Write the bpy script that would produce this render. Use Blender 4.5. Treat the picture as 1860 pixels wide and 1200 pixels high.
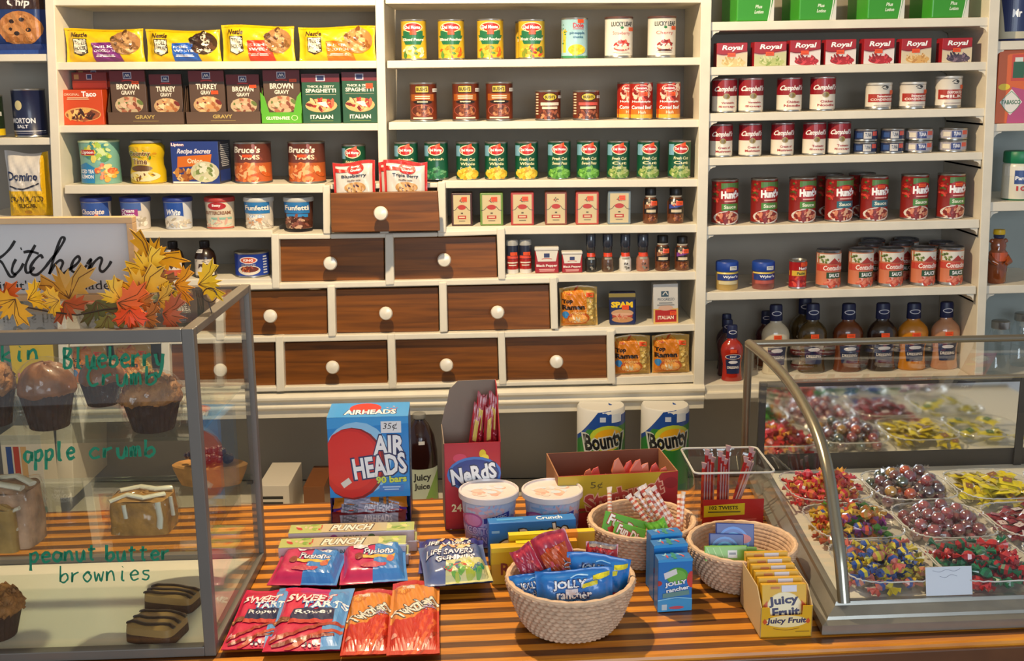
import bpy, bmesh, math, random
from mathutils import Vector, Matrix
random.seed(7)
S = bpy.context.scene
for o in list(bpy.data.objects): bpy.data.objects.remove(o)
# ---------------------------------------------------------------- camera
F = 2050.; P = math.atan(453/2050.); RO = 0.008; ZC = 1.80
def basis():
    fw = (0, math.cos(P), -math.sin(P)); r0 = (1, 0, 0); u0 = (0, math.sin(P), math.cos(P))
    c, s = math.cos(RO), math.sin(RO)
    return Vector([c*a-s*b for a, b in zip(r0, u0)]), Vector([s*a+c*b for a, b in zip(r0, u0)]), Vector(fw)
RR, UU, WW = basis()
cd = bpy.data.cameras.new('camera'); cam = bpy.data.objects.new('camera', cd); S.collection.objects.link(cam)
cd.sensor_width = 36; cd.lens = 36*F/1860; cd.clip_start = .05
cam.matrix_world = Matrix(((RR[0], UU[0], -WW[0], 0), (RR[1], UU[1], -WW[1], 0), (RR[2], UU[2], -WW[2], ZC), (0, 0, 0, 1)))
S.camera = cam
# ---------------------------------------------------------------- light and exposure
S.view_settings.view_transform = 'Standard'; S.view_settings.look = 'None'
S.view_settings.gamma = 1; S.view_settings.use_curve_mapping = False
S.view_settings.exposure = 0.5
wd = bpy.data.worlds.new('world'); S.world = wd; wd.use_nodes = True
wd.node_tree.nodes['Background'].inputs[0].default_value = (.86, .92, 1, 1)
wd.node_tree.nodes['Background'].inputs[1].default_value = .27
def lamp(name, kind, loc, energy, colr, size=.1, sy=None, aim=None):
    l = bpy.data.lights.new(name, kind); l.energy = energy; l.color = colr
    o = bpy.data.objects.new(name, l); S.collection.objects.link(o); o.location = loc
    if kind == 'AREA':
        l.size = size
        if sy: l.shape = 'RECTANGLE'; l.size_y = sy
    else: l.shadow_soft_size = size
    if aim is not None: o.rotation_euler = (Vector(aim)-Vector(loc)).to_track_quat('-Z', 'Y').to_euler()
    return o
lamp('ceiling_lamp_light', 'POINT', (-.32, 2.42, 2.62), 105, (1, .77, .47), .024)
lamp('window_daylight', 'AREA', (.9, -2.2, 1.95), 62, (.80, .90, 1), 2.4, 1.5, (1.2, 3.4, 1.4))
S.cycles.transparent_max_bounces = 28
S.cycles.max_bounces = 8
# ---------------------------------------------------------------- helpers
def ray(px, py): return WW + RR*((px-930)/F) - UU*((py-600)/F)
def at(px, py, Y):
    d = ray(px, py); t = Y/d[1]; return Vector((d[0]*t, Y, ZC+d[2]*t))
def atz(px, py, Z):
    d = ray(px, py); t = (Z-ZC)/d[2]; return Vector((d[0]*t, d[1]*t, Z))
def lin(h):
    h = h.lstrip('#'); r = [int(h[i:i+2], 16)/255 for i in (0, 2, 4)]
    return tuple(c/12.92 if c <= .04045 else ((c+.055)/1.055)**2.4 for c in r)+(1,)
_m = {}
def M(h, ro=.45, me=0, noise=0, sc=30, bump=0, coat=0, spec=.5):
    k = (h, ro, me, noise, sc, bump, coat, spec)
    if k in _m: return _m[k]
    m = bpy.data.materials.new('paint_'+h.strip('#')); m.use_nodes = True; nt = m.node_tree
    b = nt.nodes['Principled BSDF']; c = lin(h); b.inputs['Base Color'].default_value = c
    b.inputs['Roughness'].default_value = ro; b.inputs['Metallic'].default_value = me
    b.inputs['Coat Weight'].default_value = coat; b.inputs['Coat Roughness'].default_value = .12
    b.inputs['Specular IOR Level'].default_value = spec
    if noise or bump:
        tc = nt.nodes.new('ShaderNodeTexCoord'); n = nt.nodes.new('ShaderNodeTexNoise')
        n.inputs['Scale'].default_value = sc; n.inputs['Detail'].default_value = 5
        nt.links.new(tc.outputs['Object'], n.inputs['Vector'])
        if noise:
            r = nt.nodes.new('ShaderNodeValToRGB'); r.color_ramp.elements[0].position = .3; r.color_ramp.elements[1].position = .7
            r.color_ramp.elements[0].color = tuple(x*(1-noise) for x in c[:3])+(1,)
            r.color_ramp.elements[1].color = tuple(min(1, x*(1+noise)) for x in c[:3])+(1,)
            nt.links.new(n.outputs['Fac'], r.inputs[0]); nt.links.new(r.outputs[0], b.inputs['Base Color'])
        if bump:
            bp = nt.nodes.new('ShaderNodeBump'); bp.inputs['Strength'].default_value = bump; bp.inputs['Distance'].default_value = .01
            nt.links.new(n.outputs['Fac'], bp.inputs['Height']); nt.links.new(bp.outputs[0], b.inputs['Normal'])
    _m[k] = m; return m
def glass(name='clear_glass', tint=(1, 1, 1), base=.0, ior=1.45, ro=.0):
    k = (name, tint, base, ior, ro)
    if k in _m: return _m[k]
    m = bpy.data.materials.new(name); m.use_nodes = True; nt = m.node_tree; nt.nodes.clear()
    o = nt.nodes.new('ShaderNodeOutputMaterial'); mx = nt.nodes.new('ShaderNodeMixShader')
    t = nt.nodes.new('ShaderNodeBsdfTransparent'); t.inputs[0].default_value = tint+(1,)
    g = nt.nodes.new('ShaderNodeBsdfGlossy'); g.inputs['Roughness'].default_value = ro; g.inputs[0].default_value = (1, 1, 1, 1)
    lw = nt.nodes.new('ShaderNodeLayerWeight'); lw.inputs[0].default_value = .5
    f = nt.nodes.new('ShaderNodeMath'); f.operation = 'POWER'; f.inputs[1].default_value = 5; nt.links.new(lw.outputs['Facing'], f.inputs[0])
    ad = nt.nodes.new('ShaderNodeMath'); ad.operation = 'MULTIPLY_ADD'; ad.inputs[1].default_value = .5; ad.inputs[2].default_value = ((ior-1)/(ior+1))**2+base; ad.use_clamp = True
    nt.links.new(f.outputs[0], ad.inputs[0]); nt.links.new(ad.outputs[0], mx.inputs[0])
    nt.links.new(t.outputs[0], mx.inputs[1]); nt.links.new(g.outputs[0], mx.inputs[2]); nt.links.new(mx.outputs[0], o.inputs[0])
    _m[k] = m; return m
class MB:                                   # collects faces, builds one mesh
    def __init__(s): s.v = []; s.f = []; s.m = []; s.sm = []; s.mats = []
    def mi(s, mat):
        if isinstance(mat, str): mat = M(mat)
        if mat not in s.mats: s.mats.append(mat)
        return s.mats.index(mat)
    def add(s, vs, fs, mat, smooth=False):
        b = len(s.v); s.v += [tuple(p) for p in vs]; i = s.mi(mat)
        for f in fs: s.f.append([b+q for q in f]); s.m.append(i); s.sm.append(smooth)
        return s
    def box(s, a, b, mat):
        (x0, y0, z0), (x1, y1, z1) = a, b
        return s.add([(x0,y0,z0),(x1,y0,z0),(x1,y1,z0),(x0,y1,z0),(x0,y0,z1),(x1,y0,z1),(x1,y1,z1),(x0,y1,z1)],
            [(3,2,1,0),(4,5,6,7),(0,1,5,4),(1,2,6,5),(2,3,7,6),(3,0,4,7)], mat)
    def prism(s, A, B, mat, smooth=False):  # two matching rings
        n = len(A); return s.add(list(A)+list(B), [tuple(range(n)), tuple(range(2*n-1, n-1, -1))]+[(i, i+n, (i+1) % n+n, (i+1) % n) for i in range(n)], mat, smooth)
    def lathe(s, prof, n, mats, c=(0, 0, 0), sx=1, sy=1, cap=True):   # prof [(r,z)..], mats one or per segment
        k = len(prof); b = len(s.v)
        for r, z in prof:
            for i in range(n):
                a = 2*math.pi*i/n; s.v.append((c[0]+sx*r*math.sin(a), c[1]-sy*r*math.cos(a), c[2]+z))
        for j in range(k-1):
            q = s.mi(mats[j] if isinstance(mats, list) else mats)
            for i in range(n):
                i2 = (i+1) % n; s.f.append([b+j*n+i, b+j*n+i2, b+(j+1)*n+i2, b+(j+1)*n+i]); s.m.append(q); s.sm.append(True)
        if cap:
            for j, rev in ((0, True), (k-1, False)):
                if prof[j][0] > 1e-5:
                    q = s.mi(mats[min(j, k-2)] if isinstance(mats, list) else mats)
                    f = [b+j*n+i for i in range(n)]; s.f.append(f[::-1] if rev else f); s.m.append(q); s.sm.append(False)
        return s
    def tube(s, pts, r, mat, n=8, flat=1, closed=False):
        pts = [Vector(p) for p in pts]; k = len(pts); b = len(s.v); q = s.mi(mat)
        up = None
        for i, p in enumerate(pts):
            if closed: t = (pts[(i+1) % k]-pts[i-1]).normalized()
            else: t = (pts[min(i+1, k-1)]-pts[max(i-1, 0)]).normalized()
            if up is None: up = t.orthogonal().normalized() if abs(t.z) > .9 else Vector((0, 0, 1))
            x = t.cross(up).normalized(); y = x.cross(t).normalized(); up = y
            rr = r[i] if isinstance(r, (list, tuple)) else r
            for a in range(n):
                w = 2*math.pi*a/n; s.v.append(tuple(p+x*rr*math.cos(w)+y*rr*flat*math.sin(w)))
        for i in range(k if closed else k-1):
            for a in range(n):
                i2 = (i+1) % k; a2 = (a+1) % n; s.f.append([b+i*n+a, b+i*n+a2, b+i2*n+a2, b+i2*n+a]); s.m.append(q); s.sm.append(True)
        if not closed:
            s.f.append([b+a for a in range(n)][::-1]); s.f.append([b+(k-1)*n+a for a in range(n)]); s.m += [q, q]; s.sm += [False]*2
        return s
    def grid(s, fn, nu, nv, mat, smooth=True):
        b = len(s.v); q = s.mi(mat)
        for j in range(nv+1):
            for i in range(nu+1): s.v.append(tuple(fn(i/nu, j/nv)))
        for j in range(nv):
            for i in range(nu):
                a = b+j*(nu+1)+i; s.f.append([a, a+1, a+nu+2, a+nu+1]); s.m.append(q); s.sm.append(smooth)
        return s
    def build(s, name, parent=None, bevel=0, loc=None, ang=None):
        me = bpy.data.meshes.new(name); me.from_pydata(s.v, [], s.f)
        for m in s.mats: me.materials.append(m)
        me.polygons.foreach_set('material_index', s.m); me.polygons.foreach_set('use_smooth', s.sm)
        me.update()
        if any(s.sm): me.set_sharp_from_angle(angle=math.radians(ang or 40))
        o = bpy.data.objects.new(name, me); S.collection.objects.link(o)
        if loc: o.location = loc
        if parent: o.parent = parent
        if bevel:
            b = o.modifiers.new('bevel', 'BEVEL'); b.width = bevel; b.segments = 2; b.limit_method = 'ANGLE'; b.angle_limit = .7
        return o
def tag(o, label, cat=None, group=None, kind=None):
    if label: o['label'] = label
    if cat: o['category'] = cat
    if group: o['group'] = group
    if kind: o['kind'] = kind
    return o
def empty(name, label, cat, loc=(0, 0, 0), group=None):
    o = bpy.data.objects.new(name, None); S.collection.objects.link(o); o.location = loc; o.empty_display_size = .02
    return tag(o, label, cat, group)
def dup(o, parent=None):
    c = o.copy(); S.collection.objects.link(c)
    if parent: c.parent = parent
    for ch in o.children: dup(ch, c)
    return c
# ---------------------------------------------------------------- printed artwork
_t = {}
def textmesh(txt, bold):
    k = (txt, bold)
    if k not in _t:
        cu = bpy.data.curves.new('t', 'FONT'); cu.body = txt; cu.resolution_u = 2; cu.offset = bold
        ob = bpy.data.objects.new('t', cu); me = ob.to_mesh()
        vs = [(v.co.x, v.co.y) for v in me.vertices]; fs = [tuple(p.vertices) for p in me.polygons]
        ob.to_mesh_clear(); bpy.data.objects.remove(ob); bpy.data.curves.remove(cu)
        x0 = min(v[0] for v in vs); x1 = max(v[0] for v in vs); y0 = min(v[1] for v in vs); y1 = max(v[1] for v in vs)
        _t[k] = ([((a-x0)/(x1-x0+1e-9)-.5, (b-y0)/(y1-y0+1e-9)-.5) for a, b in vs], fs)
    return _t[k]
def stroke2(pts, w):
    L = []; R_ = []
    for i, p in enumerate(pts):
        a = pts[max(i-1, 0)]; b = pts[min(i+1, len(pts)-1)]
        dx, dy = b[0]-a[0], b[1]-a[1]; l = math.hypot(dx, dy) or 1
        L.append((p[0]-dy/l*w/2, p[1]+dx/l*w/2)); R_.append((p[0]+dy/l*w/2, p[1]-dx/l*w/2))
    n = len(pts)
    return L+R_, [(i, i+1, n+i+1, n+i) for i in range(n-1)]
def curve2(pts, k=6):                       # Catmull-Rom through 2-D points
    out = []; n = len(pts)
    for i in range(n-1):
        p0, p1, p2, p3 = pts[max(i-1, 0)], pts[i], pts[i+1], pts[min(i+2, n-1)]
        for j in range(k):
            t = j/k; out.append(tuple(.5*((2*p1[d])+(-p0[d]+p2[d])*t+(2*p0[d]-5*p1[d]+4*p2[d]-p3[d])*t*t+(-p0[d]+3*p1[d]-3*p2[d]+p3[d])*t**3) for d in range(len(p1))))
    return out+[tuple(pts[-1])]
def art(ops, W, H, fn, name='label', parent=None, cut=None, lift=.0004, ro=.4, step=.00006, coat=.3, cutz=None):
    """ops in fractions of the front (u right, v down) -> one mesh laid on the surface fn(x,z,off)"""
    bm = bmesh.new(); mats = []; lay = [0.]
    rnd = random.Random(str(ops)[:60])
    def put(vs, fs, c, inc=1.):
        m = M(c, ro, coat=coat) if isinstance(c, str) else c
        if m not in mats: mats.append(m)
        i = mats.index(m); L = lay[0]; lay[0] += inc
        bv = [bm.verts.new((x, L*10., z)) for x, z in vs]
        for f in fs:
            try: q = bm.faces.new([bv[j] for j in f]); q.material_index = i
            except Exception: pass
    X = lambda u: (u-.5)*W
    Z = lambda v: (1-v)*H
    for op in ops:
        k = op[0]
        if k == 'r':
            _, a, b, c, d, co = op; put([(X(a), Z(d)), (X(c), Z(d)), (X(c), Z(b)), (X(a), Z(b))], [(0, 1, 2, 3)], co)
        elif k == 'e':
            _, a, b, c, d, co = op; n = 20
            put([(X(a)+c*W*math.cos(6.2832*i/n), Z(b)+d*H*math.sin(6.2832*i/n)) for i in range(n)], [tuple(range(n))], co)
        elif k == 'p': put([(X(a), Z(b)) for a, b in op[1]], [tuple(range(len(op[1])))], op[2])
        elif k == 's':
            v, f = stroke2(curve2([(X(a), Z(b)) for a, b in op[1]], 5), op[2]*W); put(v, f, op[3])
        elif k == 'f':
            _, a, b, c, d, cols, n = op
            for q in range(n):
                t = rnd.random()*6.283; s = math.sqrt(rnd.random())*.85; e = .10+.14*rnd.random(); th = rnd.random()*3
                cx, cz = X(a)+c*W*s*math.cos(t), Z(b)+d*H*s*math.sin(t); r1 = c*W*e*1.3; r2 = min(c*W, d*H)*e*1.1+.0004
                put([(cx+r1*math.cos(i*.898)*math.cos(th)-r2*math.sin(i*.898)*math.sin(th), cz+r1*math.cos(i*.898)*math.sin(th)+r2*math.sin(i*.898)*math.cos(th)) for i in range(7)], [tuple(range(7))], cols[q % len(cols)], .25)
        elif k == 't':
            _, tx, a, b, c, d, co = op[:7]; o = op[7] if len(op) > 7 else {}
            cx, cz = (X(a)+X(c))/2, (Z(b)+Z(d))/2; w, h = abs(c-a)*W, abs(d-b)*H; th = math.radians(o.get('rot', 0)); sh = o.get('sh', 0)
            def tf(p, e=0):
                x, z = p[0]*(w+e), p[1]*(h+e); x += sh*z; return (cx+x*math.cos(th)-z*math.sin(th), cz+x*math.sin(th)+z*math.cos(th))
            if 'o' in o:
                vs, fs = textmesh(tx, o.get('b', .03)+.045); put([tf(p, h*.14) for p in vs], fs, o['o'])
            vs, fs = textmesh(tx, o.get('b', .03)); put([tf(p) for p in vs], fs, co)
    if cut:
        x = -W/2+cut
        while x < W/2:
            bmesh.ops.bisect_plane(bm, geom=bm.verts[:]+bm.edges[:]+bm.faces[:], plane_co=(x, 0, 0), plane_no=(1, 0, 0)); x += cut
    if cutz:
        z = cutz
        while z < H:
            bmesh.ops.bisect_plane(bm, geom=bm.verts[:]+bm.edges[:]+bm.faces[:], plane_co=(0, 0, z), plane_no=(0, 0, 1)); z += cutz
    for v in bm.verts:
        x, y, z = v.co; x = max(-W/2, min(W/2, x)); z = max(0, min(H, z)); v.co = fn(x, z, lift+(y/10.)*step)
    bmesh.ops.recalc_face_normals(bm, faces=bm.faces)
    me = bpy.data.meshes.new(name); bm.to_mesh(me); bm.free()
    for m in mats: me.materials.append(m)
    o = bpy.data.objects.new(name, me); S.collection.objects.link(o)
    if parent: o.parent = parent
    return o
def on_cyl(prof, cy=0, sx=1, sy=1):         # project artwork straight back on a lathed body
    def r_at(z):
        for (r0, z0), (r1, z1) in zip(prof, prof[1:]):
            if z0 <= z <= z1 and z1 > z0: return r0+(r1-r0)*(z-z0)/(z1-z0)
        return prof[0][0] if z < prof[0][1] else prof[-1][0]
    def fn(x, z, off):
        r = r_at(z); q = max(-.985, min(.985, x/(r*sx))); c = math.sqrt(1-q*q)
        return Vector((q*(r+off)*sx, cy-(r+off)*c*sy, z))
    return fn
def on_flat(y): return lambda x, z, off: Vector((x, y-off, z))
OR = '#f2541b'
def sticker(o, W, H, fn, u, v, w=.26, h=.13, c=OR, rot=0, cut=None, lift=.002):
    return art([('r', u-w/2, v-h/2, u+w/2, v+h/2, c), ('r', u-w*.36, v-h*.25, u+w*.30, v-h*.12, '#c0401c' if c == OR else '#8a8a8a'), ('r', u-w*.36, v+h*.1, u+w*.36, v+h*.2, '#a83414' if c == OR else '#777777')],
               W, H, fn, 'price_sticker', o, cut, lift=lift)
# ---------------------------------------------------------------- the place
YS, DP = 3.44, .31
WHITE = M('#e3dccb', .5, noise=.05, sc=14, bump=.05)
GREY = M('#a29a8c', .75, noise=.06, sc=5, bump=.04)
COOL = M('#d8dad6', .5, noise=.04, sc=14)
def wood_mat(name, c1, c2, scx=3, scz=60, rough=.42, coat=.25):
    m = bpy.data.materials.new(name); m.use_nodes = True; nt = m.node_tree; b = nt.nodes['Principled BSDF']
    tc = nt.nodes.new('ShaderNodeTexCoord'); mp = nt.nodes.new('ShaderNodeMapping'); n = nt.nodes.new('ShaderNodeTexNoise')
    mp.inputs['Scale'].default_value = (scx, 8, scz); n.inputs['Scale'].default_value = 1; n.inputs['Detail'].default_value = 7; n.inputs['Distortion'].default_value = .6
    r = nt.nodes.new('ShaderNodeValToRGB'); r.color_ramp.elements[0].position = .32; r.color_ramp.elements[1].position = .68
    r.color_ramp.elements[0].color = lin(c1); r.color_ramp.elements[1].color = lin(c2)
    nt.links.new(tc.outputs['Object'], mp.inputs[0]); nt.links.new(mp.outputs[0], n.inputs['Vector']); nt.links.new(n.outputs['Fac'], r.inputs[0]); nt.links.new(r.outputs[0], b.inputs['Base Color'])
    b.inputs['Roughness'].default_value = rough; b.inputs['Coat Weight'].default_value = coat; b.inputs['Coat Roughness'].default_value = .2
    return m
DRAWER = wood_mat('drawer_wood', '#5a320a', '#8a4f12', coat=.08)
def slabv(mb, pp, Y0, Y1, mat):             # picture outline unprojected on the plane Y0, given real thickness to Y1
    A = [at(x, y, Y0) for x, y in pp]; B = [Vector((p.x, Y1, p.z)) for p in A]
    return mb.prism(A, B, mat)
def slab(name, pp, Y0, Y1, mat, parent, bevel=.002): return slabv(MB(), pp, Y0, Y1, mat).build(name, parent, bevel)
# shell of the room
rm = MB().box((-3.2, -3.2, -.1), (3.2, 4.2, 0), wood_mat('floor_boards', '#4a3020', '#6a4a30', 2, 20)).build('floor'); tag(rm, 'dark brown wooden shop floor', None, None, 'structure')
rm = MB().box((-3.2, 3.80, 0), (3.2, 3.9, 3.1), M('#8c867c', .8, noise=.05, sc=3)).build('wall_back'); tag(rm, 'warm grey wall behind the shelves', None, None, 'structure')
rm = MB().box((-3.2, -3.2, 3.1), (3.2, 4.2, 3.2), M('#d6cdbb', .8)).build('ceiling'); tag(rm, 'off-white ceiling above the shop', None, None, 'structure')
cl = MB().lathe([(.0, 3.1), (.09, 3.1), (.09, 3.06), (.012, 3.05), (.012, 2.78), (.10, 2.73), (.13, 2.66)], 28, M('#3a3632', .4, .6), (-.32, 2.42, 0), cap=False).build('pendant_lamp')
tag(cl, 'dark pendant lamp hanging above the back edge of the counter', 'lamp')
bulb_m = bpy.data.materials.new('warm_bulb'); bulb_m.use_nodes = True
bb = bulb_m.node_tree.nodes['Principled BSDF']; bb.inputs['Emission Color'].default_value = (1, .8, .55, 1); bb.inputs['Emission Strength'].default_value = 8
bl = MB().lathe([(0, 2.695), (.02, 2.70), (.03, 2.72), (.02, 2.745), (.0, 2.76)], 16, bulb_m, (-.32, 2.42, 0), cap=False).build('bulb', cl)
# the shelf boards: name -> (xl, top_l, xr, top_r, thickness)
cab = empty('display_cabinet', 'tall white painted cabinet with open shelves around a pyramid of brown drawers', 'cabinet', (0, 0, 0))
bay = empty('shelf_unit', 'white shelf unit with seven boards on small cleats right of the drawer cabinet', 'shelf unit', (0, 0, 0))
bl_ = empty('shelf_unit', 'narrow end shelf unit of white boards at the far left', 'shelf unit', (0, 0, 0))
br_ = empty('shelf_unit', 'narrow end shelf unit of white boards at the far right', 'shelf unit', (0, 0, 0))
BD = {}
def board(key, par, xl, yl, xr, yr, th, Y=YS, D=DP, build=True):
    a, b = at(xl, yl, Y), at(xr, yr, Y); BD[key] = (a.x, a.z, b.x, b.z, Y)
    if build: slab('shelf', [(xl, yl+th), (xr, yr+th), (xr, yr), (xl, yl)], Y, Y+D, WHITE, par)
def shz(key, X):
    a = BD[key]; return a[1]+(a[3]-a[1])*(X-a[0])/(a[2]-a[0])
def tilt(key):
    a = BD[key]; return -math.atan((a[3]-a[1])/(a[2]-a[0]))
board('L0', cab, 97, -4, 686, -4, 14); board('L1', cab, 100, 113, 684, 110, 14); board('L2', cab, 107, 228, 690, 224, 13)
board('L3', cab, 117, 336, 590, 334, 16); board('L4', cab, 118, 420, 495, 418, 13); board('L5', cab, 122, 510, 498, 506, 14)
board('L6', cab, 126, 618, 300, 612, 12); board('L7', cab, 126, 705, 300, 701, 13)
board('M0', cab, 700, -6, 1275, -8, 13); board('M1', cab, 703, 110, 1273, 104, 14); board('M2', cab, 706, 222, 1271, 217, 14)
board('M3', cab, 803, 328, 1268, 325, 14); board('M4', cab, 806, 412, 1266, 407, 15); board('M5', cab, 912, 499, 1264, 493, 15)
board('M6', cab, 1008, 597, 1262, 588, 13); board('M7', cab, 1112, 685, 1260, 680, 14)
board('R0', bay, 1290, 40, 1796, 31, 16); board('R1', bay, 1288, 122, 1793, 112, 15); board('R2', bay, 1287, 206, 1789, 196, 15)
board('R3', bay, 1285, 287, 1785, 276, 14); board('R4', bay, 1282, 411, 1779, 398, 16); board('R5', bay, 1280, 531, 1773, 519, 15)
board('R6', bay, 1278, 699, 1766, 684, 14)
board('E0', bl_, -60, 99, 86, 98, 13); board('E1', bl_, -60, 251, 92, 250, 13); board('E2', bl_, -60, 396, 98, 394, 14)
board('F0', br_, 1806, 75, 1930, 72, 16); board('F1', br_, 1803, 225, 1930, 222, 14); board('F2', br_, 1796, 367, 1930, 364, 17); board('F3', br_, 1790, 519, 1930, 515, 15)
# upright panels
slab('side_panel', [(110, 750), (127, 750), (96, -60), (79, -60)], YS-.006, YS+DP, WHITE, cab)
slab('divider_panel', [(690, 425), (706, 425), (696, -60), (680, -60)], YS-.004, YS+DP, WHITE, cab)
slab('side_panel', [(1260, 700), (1279, 700), (1294, -60), (1275, -60)], YS-.006, YS+DP, WHITE, cab)
slab('side_panel', [(1769, 720), (1784, 720), (1820, -60), (1800, -60)], YS-.006, YS+DP, WHITE, bay)
A_ = at(90, 300, YS).x; B_ = at(1272, 300, YS).x; C_ = at(1800, 300, YS).x
yb = YS+DP+.001
MB().box((A_, yb, .86), (B_-.001, yb+.012, 2.25), GREY).build('back_panel', cab)
MB().box((B_+.001, yb, .86), (C_, yb+.012, 2.25), GREY).build('back_panel', bay)
MB().box((A_-.35, yb, .86), (A_-.001, yb+.012, 2.25), GREY).build('back_panel', bl_)
MB().box((C_+.001, yb, .86), (C_+.3, yb+.012, 2.25), M('#98a09c', .75, noise=.05, sc=5)).build('back_panel', br_)  # far right back: cool daylight on it is put into the grey-blue colour
# cleats under the boards of the right unit
def cleat(px, py, s, par):
    p = at(px, py, YS+.004); r = .021
    pts = [Vector((p.x, YS+.004, p.z)), Vector((p.x+s*r*1.1, YS+.004, p.z))]
    for i in range(5):
        a = i/4*1.57; pts.append(Vector((p.x+s*r*1.1*(1-math.sin(a))*.9, YS+.004, p.z-r*(1-math.cos(a))-.004*(i < 4))))
    pts.append(Vector((p.x, YS+.004, p.z-r*1.25)))
    MB().prism(pts if s > 0 else pts[::-1], [q+Vector((0, DP-.02, 0)) for q in (pts if s > 0 else pts[::-1])], WHITE).build('shelf_cleat', par)
for xl, yl, xr, yr in ((1292, 56, 1797, 47), (1290, 137, 1794, 127), (1288, 221, 1789, 211), (1286, 301, 1785, 290), (1282, 427, 1779, 414), (1279, 546, 1772, 534)):
    cleat(xl+1, yl, 1, bay); cleat(xr-3, yr, -1, bay)
for x, y in ((1810, 91), (1806, 239), (1800, 384), (1793, 534)): cleat(x, y, 1, br_)
# ---- the drawer pyramid
YF = YS-.008
def rail(pp, Y=YF-.004): slab('drawer_rail', pp, Y, YS+.10, WHITE, cab, .0035)
for r in ([(587, 425), (600, 425), (599, 336), (586, 337)], [(795, 423), (810, 423), (809, 330), (794, 331)],
          [(494, 524), (508, 524), (506, 424), (492, 425)], [(700, 518), (716, 517), (714, 424), (699, 425)], [(905, 508), (918, 508), (917, 414), (902, 415)],
          [(392, 618), (407, 618), (404, 518), (390, 519)], [(596, 612), (610, 611), (608, 518), (594, 519)], [(799, 604), (813, 603), (811, 512), (797, 513)], [(1001, 598), (1014, 598), (1012, 503), (998, 504)],
          [(294, 716), (310, 716), (307, 617), (292, 618)], [(502, 712), (517, 711), (514, 610), (500, 611)], [(706, 706), (720, 705), (717, 606), (703, 607)], [(907, 699), (920, 698), (917, 602), (904, 603)], [(1104, 697), (1118, 697), (1116, 600), (1102, 601)]): rail(r)
for r in ([(600, 434), (795, 430), (795, 422), (600, 425)], [(494, 435), (600, 434), (600, 424), (494, 425)], [(795, 430), (917, 426), (917, 416), (795, 420)],
          [(390, 528), (1014, 514), (1014, 503), (390, 517)], [(600, 344), (795, 341), (795, 332), (600, 335)],
          [(292, 626), (1118, 609), (1118, 598), (292, 615)], [(294, 716), (1118, 697), (1118, 689), (294, 707)]): rail(r, YF)
def knob_mb():
    return MB().lathe([(.008, .0), (.0075, .018), (.013, .024), (.0205, .030), (.0215, .036), (.018, .042), (.009, .0445), (0, .045)], 24, M('#efe8d8', .25, coat=.5), cap=False)
drawer0 = None
def drawer(pp, kx, ky, out=0.):
    Yd = YS+.014-out
    a = at(*pp[3], Yd); b = at(*pp[2], Yd); c = at(*pp[1], Yd); d = at(*pp[0], Yd)
    y1 = Yd+.018
    mb = MB().prism([d, c, b, a], [Vector((p.x, y1, p.z)) for p in (d, c, b, a)], DRAWER)
    o = mb.build('drawer', cab, .002)
    if out:                                 # the open one shows its box
        zt = b.z-.004; zb = c.z+.01; W2 = M('#7a4a24', .6, noise=.1)
        m2 = MB().box((a.x+.012, y1, zb), (a.x+.022, YS+.3, zt-.01), W2).box((b.x-.022, y1, zb), (b.x-.012, YS+.3, zt-.01), W2).box((a.x+.022, y1, zb), (b.x-.022, YS+.3, zb+.008), W2)
        m2.build('drawer_box', o)
    k = knob_mb().build('knob', o); p = at(kx, ky, Yd); k.location = (p.x, Yd+.001, p.z); k.rotation_euler = (math.pi/2, 0, 0)
    return a, b, c, Yd
OPEN = drawer([(602, 422), (799, 419), (795, 347), (600, 351)], 694, 385, .115)
for pp, kx, ky in (([(510, 511), (698, 508), (697, 431), (509, 435)], 603, 475), ([(717, 508), (903, 505), (901, 429), (716, 432)], 808, 469),
        ([(408, 608), (594, 606), (593, 527), (406, 531)], 495, 570), ([(611, 604), (797, 602), (796, 522), (610, 526)], 703, 565), ([(814, 600), (999, 597), (997, 517), (812, 520)], 904, 563),
        ([(311, 706), (500, 703), (498, 622), (309, 626)], 405, 667), ([(518, 702), (704, 700), (702, 619), (516, 623)], 607, 662), ([(721, 697), (905, 695), (903, 614), (719, 618)], 812, 658), ([(920, 693), (1102, 690), (1101, 609), (918, 612)], 1010, 652)):
    drawer(pp, kx, ky)
# ledge below the cabinet: stepped moulding
lg = MB()
def ledge(x0, x1):
    prof = [(0, 0), (-.012, -.002), (-.022, -.010), (-.022, -.018), (-.010, -.026), (-.010, -.034), (-.018, -.040), (-.018, -.046), (-.006, -.056), (-.006, -.080), (.10, -.080), (.10, 0)]
    def zt(px): return 719-(px-290)*(719-700)/(1118-290)
    A = [Vector((at(x0, zt(x0), YS).x, YS+y, at(x0, zt(x0), YS).z+z)) for y, z in prof]
    B = [Vector((at(x1, zt(x1), YS).x, YS+y, at(x1, zt(x1), YS).z+z)) for y, z in prof]
    return MB().prism(A, B, WHITE).build('ledge_moulding', cab, .0015)
ledge(100, 1279)
slab('ledge_moulding', [(1280, 726), (1786, 713), (1786, 699), (1280, 713)], YS-.015, YS+.1, WHITE, bay, .004)
# recess with grey back and the low back counter
bc = empty('back_counter', 'low white painted back counter beneath the drawer cabinet', 'counter')
MB().box((-1.75, 3.02, .405), (1.75, YS+DP, .44), M('#ddd5c4', .5, noise=.05)).build('countertop', bc, .004)
MB().box((-1.74, yb, .442), (1.75, yb+.02, .858), M('#a09a8f', .8, noise=.04, sc=4)).build('back_panel', bc)
MB().box((-1.72, 3.12, .0), (1.72, YS+DP-.01, .405), WHITE).build('cupboard', bc)
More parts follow.
